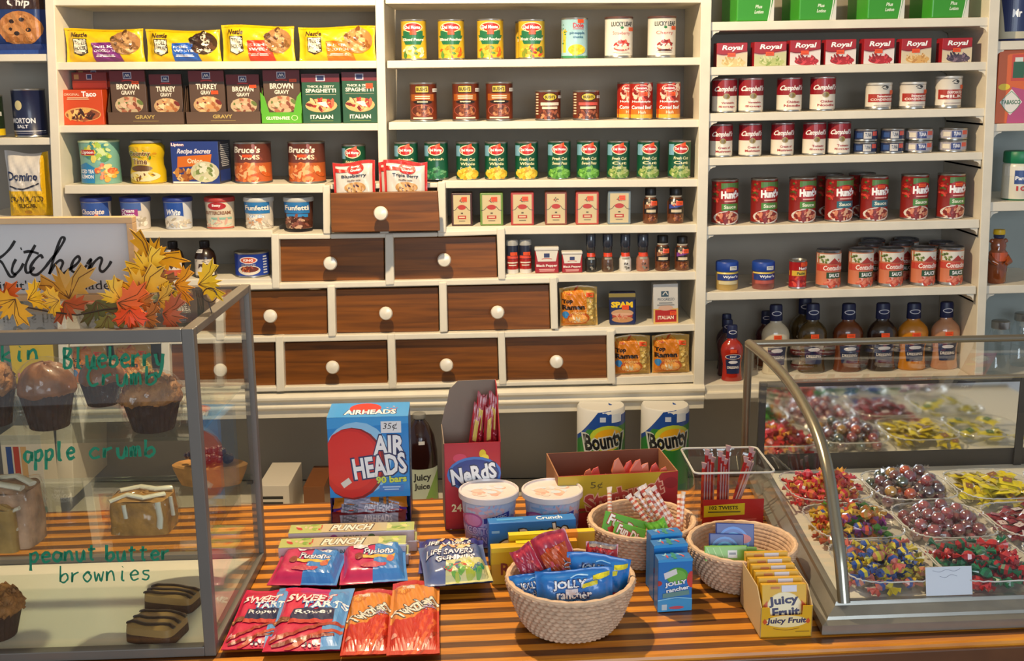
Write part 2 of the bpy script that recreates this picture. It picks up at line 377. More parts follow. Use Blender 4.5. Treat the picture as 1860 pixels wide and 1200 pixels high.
# ---------------------------------------------------------------- the striped service counter
TH = .075; CZ = .92
def cm(name):
    m = bpy.data.materials.new(name); m.use_nodes = True; nt = m.node_tree; b = nt.nodes['Principled BSDF']; N = nt.nodes.new; L = nt.links.new
    tc = N('ShaderNodeTexCoord'); sp = N('ShaderNodeSeparateXYZ'); L(tc.outputs['Object'], sp.inputs[0])
    n0 = N('ShaderNodeTexNoise'); n0.inputs['Scale'].default_value = 2.5; L(tc.outputs['Object'], n0.inputs['Vector'])
    ma = N('ShaderNodeMath'); ma.operation = 'MULTIPLY_ADD'; ma.inputs[1].default_value = .006; L(n0.outputs['Fac'], ma.inputs[0]); L(sp.outputs['Y'], ma.inputs[2])
    dv = N('ShaderNodeMath'); dv.operation = 'DIVIDE'; dv.inputs[1].default_value = .0385; L(ma.outputs[0], dv.inputs[0])
    fr = N('ShaderNodeMath'); fr.operation = 'FRACT'; L(dv.outputs[0], fr.inputs[0])
    r = N('ShaderNodeValToRGB'); e = r.color_ramp.elements; e[0].position = .0; e[0].color = (0, 0, 0, 1); e[1].position = .05; e[1].color = (1, 1, 1, 1)
    x = e.new(.52); x.color = (1, 1, 1, 1); x = e.new(.57); x.color = (0, 0, 0, 1)
    L(fr.outputs[0], r.inputs[0])
    mp = N('ShaderNodeMapping'); mp.inputs['Scale'].default_value = (5, 60, 1); L(tc.outputs['Object'], mp.inputs[0])
    n = N('ShaderNodeTexNoise'); n.inputs['Scale'].default_value = 1.6; n.inputs['Detail'].default_value = 8; L(mp.outputs[0], n.inputs['Vector'])
    def ramp(a, b_):
        q = N('ShaderNodeValToRGB'); q.color_ramp.elements[0].position = .3; q.color_ramp.elements[1].position = .7
        q.color_ramp.elements[0].color = lin(a); q.color_ramp.elements[1].color = lin(b_); L(n.outputs['Fac'], q.inputs[0]); return q
    a1 = ramp('#b56a12', '#e2952a'); a2 = ramp('#4d2807', '#70400f')
    mx = N('ShaderNodeMix'); mx.data_type = 'RGBA'; L(r.outputs[0], mx.inputs[0]); L(a2.outputs[0], mx.inputs[6]); L(a1.outputs[0], mx.inputs[7]); L(mx.outputs[2], b.inputs['Base Color'])
    b.inputs['Roughness'].default_value = .38; b.inputs['Coat Weight'].default_value = .2; b.inputs['Coat Roughness'].default_value = .3
    bp = N('ShaderNodeBump'); bp.inputs['Strength'].default_value = .25; bp.inputs['Distance'].default_value = .004; L(n.outputs['Fac'], bp.inputs['Height']); L(bp.outputs[0], b.inputs['Normal'])
    return m
sc_ = empty('service_counter', 'butcher-block service counter striped in light and dark wood strips', 'counter')
org = atz(1380, 1183, CZ)
sc_.location = (org.x, org.y, 0); sc_.rotation_euler = (0, 0, TH)
ct = MB().box((-2.2, 0, CZ-.045), (1.6, .725, CZ), cm('butcher_block')).build('countertop', sc_, .006)
MB().box((-2.2, -.006, CZ-.075), (1.6, -.0005, CZ-.009), wood_mat('counter_edge', '#4a2a14', '#6a4020', 3, 4, .5)).build('edge_band', sc_, .002)
MB().box((-2.2, .03, 0), (1.6, .71, CZ-.046), wood_mat('counter_front', '#3b2212', '#5b3820', 3, 4, .5)).build('counter_base', sc_)
EX = Vector((math.cos(TH), math.sin(TH), 0)); EY = Vector((-math.sin(TH), math.cos(TH), 0))
slab('support_panel', [(104, 905), (134, 903), (130, 752), (101, 753)], YS-.004, YS+DP, WHITE, bc)
BD['BC'] = (-2, .4405, 2, .4405, 3.30)
# ---------------------------------------------------------------- goods: builders (W, H) -> root at its foot, front towards -Y
METAL = M('#b5b3ae', .28, .85)
PK = {}
def bars(u0, v0, u1, v1, n, c):
    h = (v1-v0)/(2*n-1); r = random.Random(int(u0*99+v0*77+n)); out = []
    for i in range(n):
        d = (u1-u0)*.12*r.random(); out.append(('r', u0+d, v0+2*i*h, u1-d, v0+(2*i+1)*h, c))
    return out
def can_b(nm, bands, ops, st=None, top=METAL, rim=.0035):
    def f(W, H):
        r = W/2; prof = [(r*.90, 0), (r, .0012), (r, rim), (r*.975, rim+.002)]; ms = [METAL]*3
        zs = sorted({(1-b[1])*H for b in bands}|{(1-b[0])*H for b in bands})
        zs = [z for z in zs if rim+.003 < z < H-rim-.003]
        for z in zs:
            prof.append((r*.975, z)); q = 1-(z-.0005)/H
            ms.append(next((M(b[2], .35, coat=.3) if isinstance(b[2], str) else b[2] for b in bands if b[0] <= q <= b[1]), METAL))
        prof.append((r*.975, H-rim-.002)); q = 1-(H-rim-.0025)/H
        ms.append(next((M(b[2], .35, coat=.3) if isinstance(b[2], str) else b[2] for b in bands if b[0] <= q <= b[1]), METAL))
        prof += [(r, H-rim), (r, H-.0012), (r*.93, H), (r*.88, H-.004), (0, H-.004)]; ms += [METAL, top, top, top, top]
        o = MB().lathe(prof, 32, ms, cap=False).build(nm)
        pf = [(r*.975, 0), (r*.975, H)]
        art(ops, W*.975, H, on_cyl(pf), 'label', o, .006)
        if st: sticker(o, W*.975, H, on_cyl(pf), *st[:2], *(st[2:] or ()), cut=.006)
        return o
    return f
def box_b(nm, D, col, ops, st=None, bev=.0012, side=None):
    def f(W, H):
        mb = MB().box((-W/2, -D/2, 0), (W/2, D/2, H), M(col, .4, coat=.2) if isinstance(col, str) else col)
        o = mb.build(nm, None, bev)
        art(ops, W, H, on_flat(-D/2), 'label', o)
        if side: art(side, D, H, lambda x, z, off: Vector((W/2+off, x, z)), 'side_print', o)
        if st: sticker(o, W, H, on_flat(-D/2), *st)
        return o
    return f
def lathe_b(nm, prof, cols, ops=None, lab=(0, 1), st=None, sx=1, sy=1, lid=None, lids=None, n=28, ro=.3):
    """prof fractions (r of W/2, z of H); cols one per segment; lid=(prof, col, name)"""
    def f(W, H):
        pr = [(a*W/2, b*H) for a, b in prof]
        o = MB().lathe(pr, n, [c if not isinstance(c, str) else M(c, ro, coat=.4) for c in cols], sx=sx, sy=sy, cap=True).build(nm)
        if lid:
            MB().lathe([(a*W/2, b*H) for a, b in lid[0]], n, M(lid[1], .4) if isinstance(lid[1], str) else lid[1], sx=sx, sy=sy, cap=True).build(lid[2], o)
        if lid: pr = pr+[(a*W/2, b*H) for a, b in lid[0]]
        if ops: art(ops, W, H, on_cyl(pr, sx=sx, sy=sy), 'label', o, .005, lift=.0008, cutz=H/15)
        if st: sticker(o, W, H, on_cyl(pr, sx=sx, sy=sy), *st, cut=.005, lift=.0026)
        return o
    return f
def pillow(nm, W, H, T, col, ops, st=None, crimp='lr', seed=1, wrinkle=.002, back=None, lift=.0006):
    """a filled bag standing up: front bulges to -Y by T/2, foot at z=0"""
    rnd = random.Random(seed); ph = [rnd.random()*6 for _ in range(6)]
    def prof(u, v):
        a = 1-abs(2*u-1)**4; b = 1-abs(2*v-1)**4
        if 'l' in crimp: a = min(1, max(0, (u-.04)*9))*min(1, max(0, (.96-u)*9)); a = math.sin(a*1.57)
        if 't' in crimp: b = min(1, max(0, (v-.05)*7))*min(1, max(0, (.95-v)*7)); b = math.sin(b*1.57)
        return a*b
    def y_(u, v): return T/2*prof(u, v)+wrinkle*(math.sin(u*23+ph[0]+3*v)*math.sin(v*17+ph[1])+.6*math.sin(u*41+v*29+ph[2]))*(.35+prof(u, v))
    def edge(u, v):
        x = (u-.5)*W; z = v*H
        z += .03*H*math.sin(u*5+ph[3])*abs(2*v-1)*(v > .5); x *= 1-.03*math.sin(v*3.14)*('l' in crimp)
        return x, z
    def fr(u, v): x, z = edge(u, v); return Vector((x, -y_(u, v)-.0006, z))
    def bk(u, v): x, z = edge(1-u, v); return Vector((x, y_(1-u, v)*.8+.0006, z))
    mt = M(col, .32, coat=.5) if isinstance(col, str) else col
    mb = MB().grid(fr, 26, 20, mt).grid(bk, 14, 12, back or mt)
    o = mb.build(nm, ang=80)
    def fn(x, z, off):
        u, v = x/W+.5, z/H; u2, v2 = max(0, min(1, u)), max(0, min(1, v)); X, Z = edge(u2, v2); return Vector((X, -y_(u2, v2)-.0006-off, Z))
    if ops:
        bmcut = W/26
        a = art(ops, W, H, fn, 'label', o, bmcut, lift=lift+.0007, cutz=H/20)
    if st: sticker(o, W, H, fn, *st, cut=W/26, lift=.003)
    return o
def pillow_b(nm, T, col, ops, st=None, crimp='lr', seed=1, **k): return lambda W, H: pillow(nm, W, H, T, col, ops, st, crimp, seed, **k)
def cup_half(W): return W/2
def put(key, nm, cat, label, brd, x0, x1, yt, bld, D=None, group=None, deep=0., rot=0, lift=0):
    """stand an article on a board: x0..x1 its width and yt its top in the picture, D its depth (None: round)"""
    xc = (x0+x1)/2; Yf = BD[brd][4]+.016+deep
    W = (at(x1, yt+30, Yf).x-at(x0, yt+30, Yf).x)
    hd = W/2 if D is None else D/2
    if D is None: W = W*(Yf+hd)/Yf; hd = W/2
    Yc = Yf+hd; Ym = Yc if D is None else Yf
    zb = shz(brd, at(xc, yt+40, Ym).x); H = at(xc, yt, Ym).z-zb
    yb_ = yt
    X = at(xc, yt+30, Ym).x
    if key not in PK: o = PK[key] = bld(W, H)
    else: o = dup(PK[key])
    o.name = nm
    o.location = (X, Yc, zb+.0004+lift); o.rotation_euler = (0, tilt(brd), rot)
    for k in ('label', 'category', 'group'):
        if k in o: del o[k]
    tag(o, label, cat, group)
    return o
ORD = ['leftmost', 'second from the left', 'third from the left', 'fourth from the left', 'fifth from the left', 'sixth from the left', 'seventh from the left', 'eighth from the left', 'ninth from the left']
def T(s, u0, v0, u1, v1, c='#ffffff', **o): return ('t', s, u0, v0, u1, v1, c, o)
RED = '#b3201c'
# ---- row of cookie morsel bags (top shelf, left)
def toll(c, a, b, seed, food):
    return [('r', .0, .0, 1, .06, '#e0b80c'), ('p', [(.12, .30), (.30, .30), (.31, .72), (.21, .82), (.12, .72)], '#3a2a1a'), ('p', [(.13, .32), (.29, .32), (.295, .71), (.21, .79), (.13, .71)], '#e9e2cc'),
        T('Nestle', .10, .12, .31, .26, '#4a2a14', sh=.2), T('TOLL', .145, .36, .275, .48, '#2a2018'), T('HOUSE', .14, .52, .285, .64, '#2a2018'),
        ('p', [(.36, .42), (.68, .40), (.74, .99), (.38, .99)], c), T(a, .385, .50, .64, .58), T(b, .385, .62, .66, .70)]+bars(.40, .78, .66, .84, 2, '#ffffff')+[
        ('e', .79, .42, .18, .36, food[0]), ('f', .79, .42, .19, .38, food, 26)]
CK = ['#a8794a', '#7d5530', '#c99c66', '#5b3a20']
for i, (x0, x1, yt, c, a, b, fd, lb) in enumerate(((114, 258, 52, '#7b2a7e', 'MILK', 'CHOCOLATE', CK, 'purple'), (262, 398, 54, '#1f5fc0', 'PREMIER', 'WHITE', ['#3a241a', '#5a3a28', '#e8dcc0', '#2a1a12'], 'blue'),
        (400, 533, 46, '#cf3a24', 'SEMI', 'SWEET', CK, 'red'), (540, 681, 48, '#de7a1c', 'BUTTER', 'SCOTCH', ['#c48a50', '#9a6030', '#dcae74', '#7d4a22'], 'orange'))):
    put('toll%d' % i, 'baking_chip_bag', 'bag', 'yellow bag of baking chips with a %s flavour panel on the top left shelf' % lb, 'L1', x0, x1, yt, pillow_b('baking_chip_bag', .045, '#e6c010', toll(c, a, b, i, fd), seed=i), D=.045, group='yellow bags of baking chips', deep=.02)
# ---- fruit cans, top middle shelf
def dmf(sub, cols, body2=None):
    return [('p', [(.06, .40), (.94, .40), (.80, .62), (.2, .62)], '#1c6a43'), ('r', .12, .28, .88, .48, '#1c6a43'), ('e', .5, .20, .38, .125, '#e9dca6'), ('e', .5, .20, .345, .10, '#c3261c'),
        T('Del Monte', .2, .155, .8, .24), T(sub, .1, .46, .9, .53, '#f2efe0', sh=.15), ('f', .5, .80, .46, .17, cols, 26)]
Y1 = [(0, 1, '#d2ad2c')]
for key, x0, x1, sub, cols, lb in (('pear', 728, 775, 'Sliced Pears', ['#e9e3b4', '#dcd48a', '#f3efd0', '#4d7a34'], 'yellow fruit can with pale pears, at the left end of the top middle shelf'),
        ('peach', 795, 844, 'Sliced Peaches', ['#e8901c', '#f0b23a', '#c9561a', '#5b8a34'], 'yellow can of sliced peaches beside the pear can'),
        ('peach', 867, 914, 'Sliced Peaches', None, 'yellow can of sliced peaches beside the fruit cocktail can'),
        ('cocktail', 941, 990, 'Fruit Cocktail', ['#d8461e', '#7a8a24', '#c9c23a', '#a8281c', '#3e6a2c', '#e8a23a'], 'yellow and green fruit cocktail can left of the pineapple can')):
    put(key, 'food_can', 'can', lb, 'M1', x0, x1, 36, can_b('food_can', Y1, dmf(sub, cols), (.52, .33, .24, .10)), group='yellow fruit cans')
put('cocktail', 'food_can', 'can', 'yellow fruit cocktail can half hidden behind the front one', 'M1', 935, 984, 36, None, deep=.10, group='yellow fruit cans')
put('dole', 'food_can', 'can', 'light blue pineapple can on the top middle shelf', 'M1', 1019, 1068, 33, can_b('food_can', [(0, 1, '#9cc6d0')], [('r', 0, .3, .16, .85, '#d9c43a'), ('f', .1, .4, .1, .3, ['#b9a02c', '#3f7a3c', '#dcc64a'], 14), T('Dole', .42, .13, .82, .25, '#c3202a'), ('s', [(.42, .275), (.82, .275)], .02, '#c3202a'), T('pineapple', .3, .34, .85, .42, '#3a6a8a'), T('chunks', .42, .44, .8, .50, '#3a6a8a'), ('e', .56, .78, .32, .13, '#ecc81c'), ('f', .56, .78, .32, .13, ['#f4dc4a', '#e0b414'], 12), ('r', 0, .93, 1, .99, '#3c8a5c')], (.70, .09, .22, .09)))
def lucky(a, cake):
    return [T('LUCKY LEAF', .2, .13, .93, .24, '#1f2a24'), ('e', .57, .27, .06, .03, '#2c7a3c'), T(a, .25, .36, .85, .46, '#c8483c', b=0), ('e', .56, .72, .34, .10, '#efece4'), ('e', .56, .76, .28, .07, '#c06058'), ('e', .56, .74, .26, .05, '#efdcc8'), ('f', .56, .66, .28, .09, cake, 22), ('e', .56, .86, .3, .02, '#cfc6b8')]
put('lucky1', 'food_can', 'can', 'white pie filling can with strawberry cake picture on the top middle shelf', 'M1', 1098, 1150, 31, can_b('food_can', [(0, 1, '#e6dfd2')], lucky('Strawberry', ['#c8322c', '#a8241c', '#dc6050']), (.88, .31, .16, .09), M('#6b4a44', .4, .4), .006))
put('lucky2', 'food_can', 'can', 'white pie filling can with dark cherry cake picture at the right panel', 'M1', 1176, 1228, 30, can_b('food_can', [(0, 1, '#e6dfd2')], lucky('Cherry', ['#a01c20', '#6a1418', '#c8483c'])+[('e', .56, .82, .26, .025, '#4a2a20')], (.86, .29, .16, .09), M('#6b4a44', .4, .4), .006))
# ---- bean cans, second middle shelf
def bush(pl):
    return [('r', .08, .30, .9, .47, pl), ('r', .24, .08, .74, .27, '#2a1a12'), ('r', .26, .10, .72, .25, '#cdb54c'), T("BUSH'S", .29, .125, .69, .22, '#1d1a14')]+bars(.2, .34, .8, .42, 2, '#e9d9b8')+[('e', .5, .50, .34, .055, '#241812')]+bars(.25, .48, .75, .51, 1, '#d8c8a8')+[
        ('e', .48, .72, .40, .16, '#a85040'), ('e', .48, .72, .37, .14, '#5a2a1c'), ('f', .48, .72, .38, .14, ['#8a4a30', '#a8643c', '#6a3420', '#c08860'], 30), ('r', .15, .89, .85, .93, '#e0d4bc')]
for i, (x0, x1) in enumerate(((744, 794), (822, 870), (883, 931))):
    put('busht', 'food_can', 'can', 'tall brown baked bean can with yellow name plate, %s of the three' % ['left', 'middle', 'right'][i], 'M2', x0, x1, 150, can_b('food_can', [(0, 1, '#6f2f1a')], bush('#a8571c'), (.93, .20, .15, .09, '#e8e6e0')), group='tall brown baked bean cans')
for i, (x0, x1) in enumerate(((972, 1019), (1040, 1089))):
    put('bushs%d' % i, 'food_can', 'can', 'short brown bean can with %s print line on the second middle shelf' % ['pale', 'red'][i], 'M2', x0, x1, 164, can_b('food_can', [(0, 1, '#6a2e1c')], [('e', .56, .22, .28, .14, '#1e1812'), ('e', .56, .22, .255, .115, '#d2ba3c'), T("BUSH'S", .36, .17, .76, .27, '#1d1a14'), ('r', .2, .40, .9, .50, ['#e3d6c4', '#d8564a'][i])]+bars(.25, .54, .85, .62, 1, '#e0d4bc')+[('e', .55, .82, .38, .17, '#4a2418'), ('f', .55, .82, .38, .16, ['#a0583c', '#7a3a26', '#c88a60'], 26)]+bars(.03, .1, .13, .8, 8, '#d8c8a8'), (.93, .22, .14, .09, '#e8e6e0')), group='short brown bean cans')
hom = [('r', 0, .52, 1, .72, '#c23418'), ('r', 0, .72, 1, .86, '#d8741e'), ('r', 0, .86, 1, .96, '#e8b23a'), ('f', .5, .26, .5, .26, ['#d84a3c', '#e8a08c', '#8a1c18', '#f0d0b8'], 40), ('e', .48, .16, .3, .09, '#efe3d2'), ('e', .48, .16, .27, .075, '#b3201c'), T('Homemade', .26, .13, .70, .19), T('Homestyle', .12, .49, .86, .56), T('Corned Beef', .1, .62, .9, .72), T('Hash', .35, .76, .66, .84, '#f3e4c0')]
for i, (x0, x1, dp) in enumerate(((1142, 1186, 0), (1191, 1237, 0), (1120, 1164, .05))):
    put('homest', 'food_can', 'can', ['red corned beef hash can, left of the front pair on the second middle shelf', 'red corned beef hash can at the right end of the second middle shelf', 'red corned beef hash can half hidden behind the front pair'][i], 'M2', x0, x1, 149, can_b('food_can', [(0, 1, '#a8241c')], hom, (.55, .32, .34, .10)), group='red corned beef hash cans', deep=dp)
# ---- packet mixes, second left shelf
def mcbox(col, top, words, food, extra=None, oy=0):
    o = [('r', 0, 0, 1, .21, top), ('r', .38, .03, .62, .16, '#c9c4d0'), ('r', .40, .045, .60, .145, '#2c3566'), ('s', [(.43, .13), (.47, .07), (.5, .12), (.53, .07), (.57, .13)], .02, '#e0dcd8'), ('s', [(.34, .20), (.5, .185), (.66, .20)], .025, '#d8302a')]
    for t, a, b, c, d, k in words: o.append(T(t, a, b, c, d, k))
    o += [('e', .5, .66, .40, .17, food[0]), ('f', .5, .66, .40, .17, food[1:], 30)]
    return o+(extra or [])
def packet(W, H, D, col, ops, st=None): return box_b('packet', D, col, ops, st)(W, H)
MEAT = ['#c9b08a', '#b06a4a', '#d8a080', '#8a4a34', '#6a7a3c', '#e0c0a0']
TUR = ['#c9a070', '#e8c088', '#d89a60', '#b06a3a', '#7a2a22', '#f0d8a8']
def hold(nm, D, col, front, packs, notch=None):
    """a shelf-ready carton with a low front and packets standing in it"""
    def f(W, H):
        t = .0012; hf = H*front; m = M(col, .5); mb = MB()
        mb.box((-W/2, -D/2, 0), (W/2, D/2, t), m).box((-W/2, D/2-t, 0), (W/2, D/2, H*.72), m)
        for s in (-1, 1):
            xa, xb = (-W/2, -W/2+t) if s < 0 else (W/2-t, W/2)
            pts = [(-D/2, 0), (D/2, 0), (D/2, H*.72), (0, H*.70), (-D/2, hf)]
            mb.prism([Vector((xa, y, z)) for y, z in pts], [Vector((xb, y, z)) for y, z in pts], m)
        fr = [(-W/2, 0), (W/2, 0), (W/2, hf if not notch else notch[0]*H), (W/2*.80, hf if not notch else notch[0]*H*.85), (W/2*.6, hf if not notch else notch[1]*H), (-W/2*.6, hf if not notch else notch[1]*H), (-W/2*.80, hf if not notch else notch[0]*H*.85), (-W/2, hf if not notch else notch[0]*H)]
        mb.prism([Vector((x, -D/2, z)) for x, z in fr], [Vector((x, -D/2+t, z)) for x, z in fr], m)
        o = mb.build(nm)
        return o
    return f
def pkt(root, x, y, z, W, H, D, col, ops, lab, st=None, rx=0, grp='seasoning packets', nm='seasoning_packet'):
    o = box_b(nm, D, col, ops, st)(W, H); o.location = root.location+Vector((x, y, z)); o.rotation_euler = (rx, root.rotation_euler.y, 0)
    return tag(o, lab, 'packet', grp)
c_ = put('taco', 'display_carton', 'box', 'orange carton of taco seasoning packets at the left end of the second left shelf', 'L2', 112, 187, 163, box_b('display_carton', .07, '#c9481c', [T('ORIGINAL', .08, .1, .45, .17, '#f3dcc0', b=0), T('Taco', .5, .05, .86, .2, '#ffffff'), ('e', .5, .70, .44, .20, '#d8a060'), ('e', .5, .71, .41, .17, '#8a4a2a'), ('f', .5, .70, .42, .18, ['#d8a858', '#5a2a18', '#a0522c', '#3a1c12', '#e8c078'], 34)]+bars(.12, .22, .7, .28, 2, '#f0c8a0')), D=.07, deep=.02)
for i, dx in enumerate((0, .004)):
    pkt(c_, .012+dx*2, .012+i*.018, .105, .105, .062-.012*(1-i), .006, '#c43c1a' if i == 0 else '#8c2a20', [('r', 0, 0, 1, .5, '#7c2420'), ('r', .42, .1, .58, .42, '#c9c4d0'), ('r', .44, .14, .56, .38, '#2c3566'), ('r', 0, .62, 1, .9, '#d8482a'), ('r', .06, .12, .2, .4, '#b08a50')], ['front', 'rear'][i]+' red taco packet standing up behind the orange taco carton', nm='seasoning_packet', grp='taco packets')
GR = '#5a4436'
def carton(x0, x1, nm_, lab, word):
    o = put(nm_, 'display_carton', 'box', lab, 'L2', x0, x1, 128, hold('display_carton', .08, GR, .23, None), D=.08, deep=.02)
    W = at(x1, 200, YS+.036).x-at(x0, 200, YS+.036).x
    a = art([T('GRAVY', .36, .83, .62, .90, '#b9a05c'), ('s', [(.33, .94), (.66, .94)], .004, '#b9a05c')], W, at(0, 128, YS+.036).z-shz('L2', 0), on_flat(-.04), 'label', o)
    return o, W
def mc(words, kind, st=None):
    return mcbox(GR, '#6e1d22', words, [kind[0]]+kind, None)
c1, w1 = carton(191, 331, 'grav1', 'brown gravy packet carton left of centre on the second left shelf', 0)
c2, w2 = carton(334, 471, 'grav2', 'brown gravy packet carton right of centre on the second left shelf', 0)
BG = [('BROWN', .18, .25, .82, .36, '#efe4d2'), ('GRAVY', .3, .38, .7, .46, '#efe4d2')]; TG = [('TURKEY', .2, .25, .8, .36, '#efe4d2'), ('GRAVY', .32, .38, .68, .46, '#efe4d2')]
hp = at(0, 130, YS+.05).z-shz('L2', at(250, 130, YS+.05).x)
pkt(c1, -w1*.235, -.012, .004, w1*.46, hp-.004, .014, GR, mc(BG, MEAT), 'brown gravy packet with red top in the left gravy carton', (.72, .23, .2, .06), grp='gravy packets')
pkt(c1, w1*.245, -.004, .004, w1*.42, hp-.016, .014, GR, mc(TG, TUR), 'turkey gravy packet at the right of the left gravy carton', None, grp='gravy packets')
pkt(c2, -w2*.225, -.010, .004, w2*.47, hp-.006, .014, GR, mc(TG, TUR), 'turkey gravy packet at the left of the right gravy carton', (.72, .42, .2, .07), grp='gravy packets')
pkt(c2, w2*.25, -.004, .004, w2*.44, hp-.018, .014, GR, mc(BG, MEAT), 'brown gravy packet at the right of the right gravy carton', (.8, .25, .22, .07), grp='gravy packets')
c3 = put('gluten', 'display_carton', 'box', 'bright green carton holding gluten-free gravy packets on the second left shelf', 'L2', 472, 546, 132, hold('display_carton', .08, '#58a82a', .2, None, (.62, .22)), D=.08, deep=.02)
w3 = at(546, 200, YS+.036).x-at(472, 200, YS+.036).x
art([T('GLUTEN-FREE', .12, .87, .7, .93, '#f2f2e2'), ('e', .82, .895, .08, .05, '#cfe8b0'), ('e', .82, .895, .065, .04, '#58a82a')], w3, hp, on_flat(-.04), 'label', c3)
pkt(c3, 0, -.012, .004, w3*.9, hp-.006, .014, GR, mc(BG, MEAT), 'brown gravy packet in the bright green carton', (.82, .2, .2, .06), grp='gravy packets')
SP = ['#c0402a', '#a8281c', '#d86a4a', '#e8c088', '#7a1c14', '#d8b070']
for i, (x0, x1, yt) in enumerate(((548, 617, 134), (621, 685, 131))):
    ops = [('r', 0, 0, 1, .17, '#6a1c26'), ('r', .38, .03, .62, .15, '#c9c4d0'), ('r', .41, .045, .59, .135, '#2c3566'), T(['THICK & ZESTY', 'THICK & ZESTY'][i], .14, .235, .86, .28, '#efe9da'), T('SPAGHETTI', .1, .30, .9, .38, '#f2ecdc'),
        ('s', [(.1, .42), (.9, .42)], .008, '#cfc8a8'), ('e', .5, .64, .42, .14, '#d8b070'), ('f', .5, .62, .40, .13, SP, 34), ('p', [(.38, .58), (.62, .56), (.70, .68), (.55, .66)], '#e8e2dc'), T('ITALIAN', .2, .83, .8, .91, '#f4efe0'), ('s', [(.2, .95), (.8, .95)], .01, '#8aa04a')]
    put('spag%d' % i, 'seasoning_box', 'box', ['dark green spaghetti seasoning box second from the divider', 'dark green spaghetti seasoning box against the white divider'][i], 'L2', x0, x1, yt, box_b('seasoning_box', .07, '#25543a', ops, [None, (.78, .27, .2, .1)][i]), D=.07, group='spaghetti seasoning boxes', deep=.02)
# ---- third left shelf
put('lipton', 'drink_mix_canister', 'canister', 'pale green and orange iced tea mix canister, leftmost on the third left shelf', 'L3', 146, 217, 254, lathe_b('drink_mix_canister', [(.97, 0), (1, .02), (.96, .5), (1, .95)], ['#7fb6a8']*3, [('f', .62, .25, .36, .24, ['#a8c84a', '#5a9a6a', '#e8d86a', '#3f8a8a', '#cfe0a0'], 40), ('p', [(.12, .56), (.30, .50), (.52, .62), (.5, .97), (.1, .97)], '#2a86c0'), ('f', .74, .72, .24, .24, ['#e88a4a', '#f0b04a', '#d8643a', '#f6d890'], 30), ('e', .36, .27, .22, .075, '#f0d040'), ('r', .18, .21, .54, .33, '#b8201c'), T('Lipton', .2, .225, .52, .32), T('ICED TEA', .14, .66, .5, .75), T('LEMON', .16, .78, .48, .87)], lid=([(1.0, .95), (1.02, .955), (1.02, .985), (.95, 1), (0, 1)], '#cfe0b8', 'lid')), D=None)
put('ctime', 'drink_mix_canister', 'canister', 'yellow lemonade mix canister with grey lid on the third left shelf', 'L3', 236, 299, 254, lathe_b('drink_mix_canister', [(.92, 0), (1, .03), (1, .28), (.9, .42), (.9, .58), (1, .72), (1, .86), (.8, .93)], ['#dcb81c']*7, [('f', .5, .3, .4, .16, ['#e8c02a', '#d89a1c', '#5a8a2c'], 20), T('Country', .1, .24, .72, .38, '#6a3a1a', o='#f2e2a8'), T('Time', .2, .41, .62, .55, '#6a3a1a', o='#f2e2a8'), ('e', .45, .64, .3, .07, '#5a3a22'), ('e', .5, .82, .42, .12, '#e8dcae'), ('f', .5, .82, .4, .11, ['#d8b82a', '#7a4a20', '#f0e090'], 18)], lid=([(.86, .93), (.9, .94), (.88, .99), (.7, 1), (0, 1)], '#8d8a80', 'lid')), D=None)
put('recipe', 'soup_mix_box', 'box', 'navy and orange onion soup mix box with food picture on the third left shelf', 'L3', 312, 402, 257, box_b('soup_mix_box', .10, '#2a3f86', [T('Lipton', .02, .04, .28, .13, '#ffffff', o='#b8201c'), T('Recipe Secrets', .14, .17, .84, .32, '#e9e4ee', sh=.3), ('p', [(.14, .36), (.86, .30), (.82, .55), (.12, .62)], '#d8701c'), T('Onion', .34, .40, .66, .52, '#f6e4c0'), ('f', .28, .80, .28, .18, ['#c8863a', '#a8622a', '#e8b870', '#8a4a1c'], 30), ('e', .70, .72, .30, .25, '#cfc9a8'), ('f', .70, .72, .28, .22, ['#e8e4cc', '#b8c08a', '#d8d2ac', '#7a8a4a'], 30), ('r', .02, .95, .6, .99, '#e8e2d8')], None, side=[('r', 0, 0, 1, 1, '#35384a'), ('r', .08, .68, .92, .95, '#2a3f86')]+bars(.12, .08, .88, .6, 12, '#c9c9cc')), D=.10, deep=.01, rot=-.12)
BY = [(.08, .9, '#8a3c2a')]
br = [('f', .5, .30, .5, .2, ['#6a3428', '#8a4434'], 10), T("Bruce's", .08, .10, .8, .26, '#f3ead8', sh=.15), T('YAMS', .22, .30, .78, .42, '#f0d8b8'), ('f', .5, .74, .5, .23, ['#e0783a', '#f09a5a', '#c85a24', '#f4b880'], 44)]
for i, (x0, x1) in enumerate(((423, 493), (525, 587))):
    put('bruce', 'food_can', 'can', ['large orange and brown yam can, left of the pair on the third left shelf', 'large orange and brown yam can, right of the pair on the third left shelf'][i], 'L3', x0+2, x1, 257, can_b('food_can', [(0, .5, '#6e3a30'), (.5, 1, '#b85a2c')], br, (.46, .33, .26, .07)), group='large yam cans')
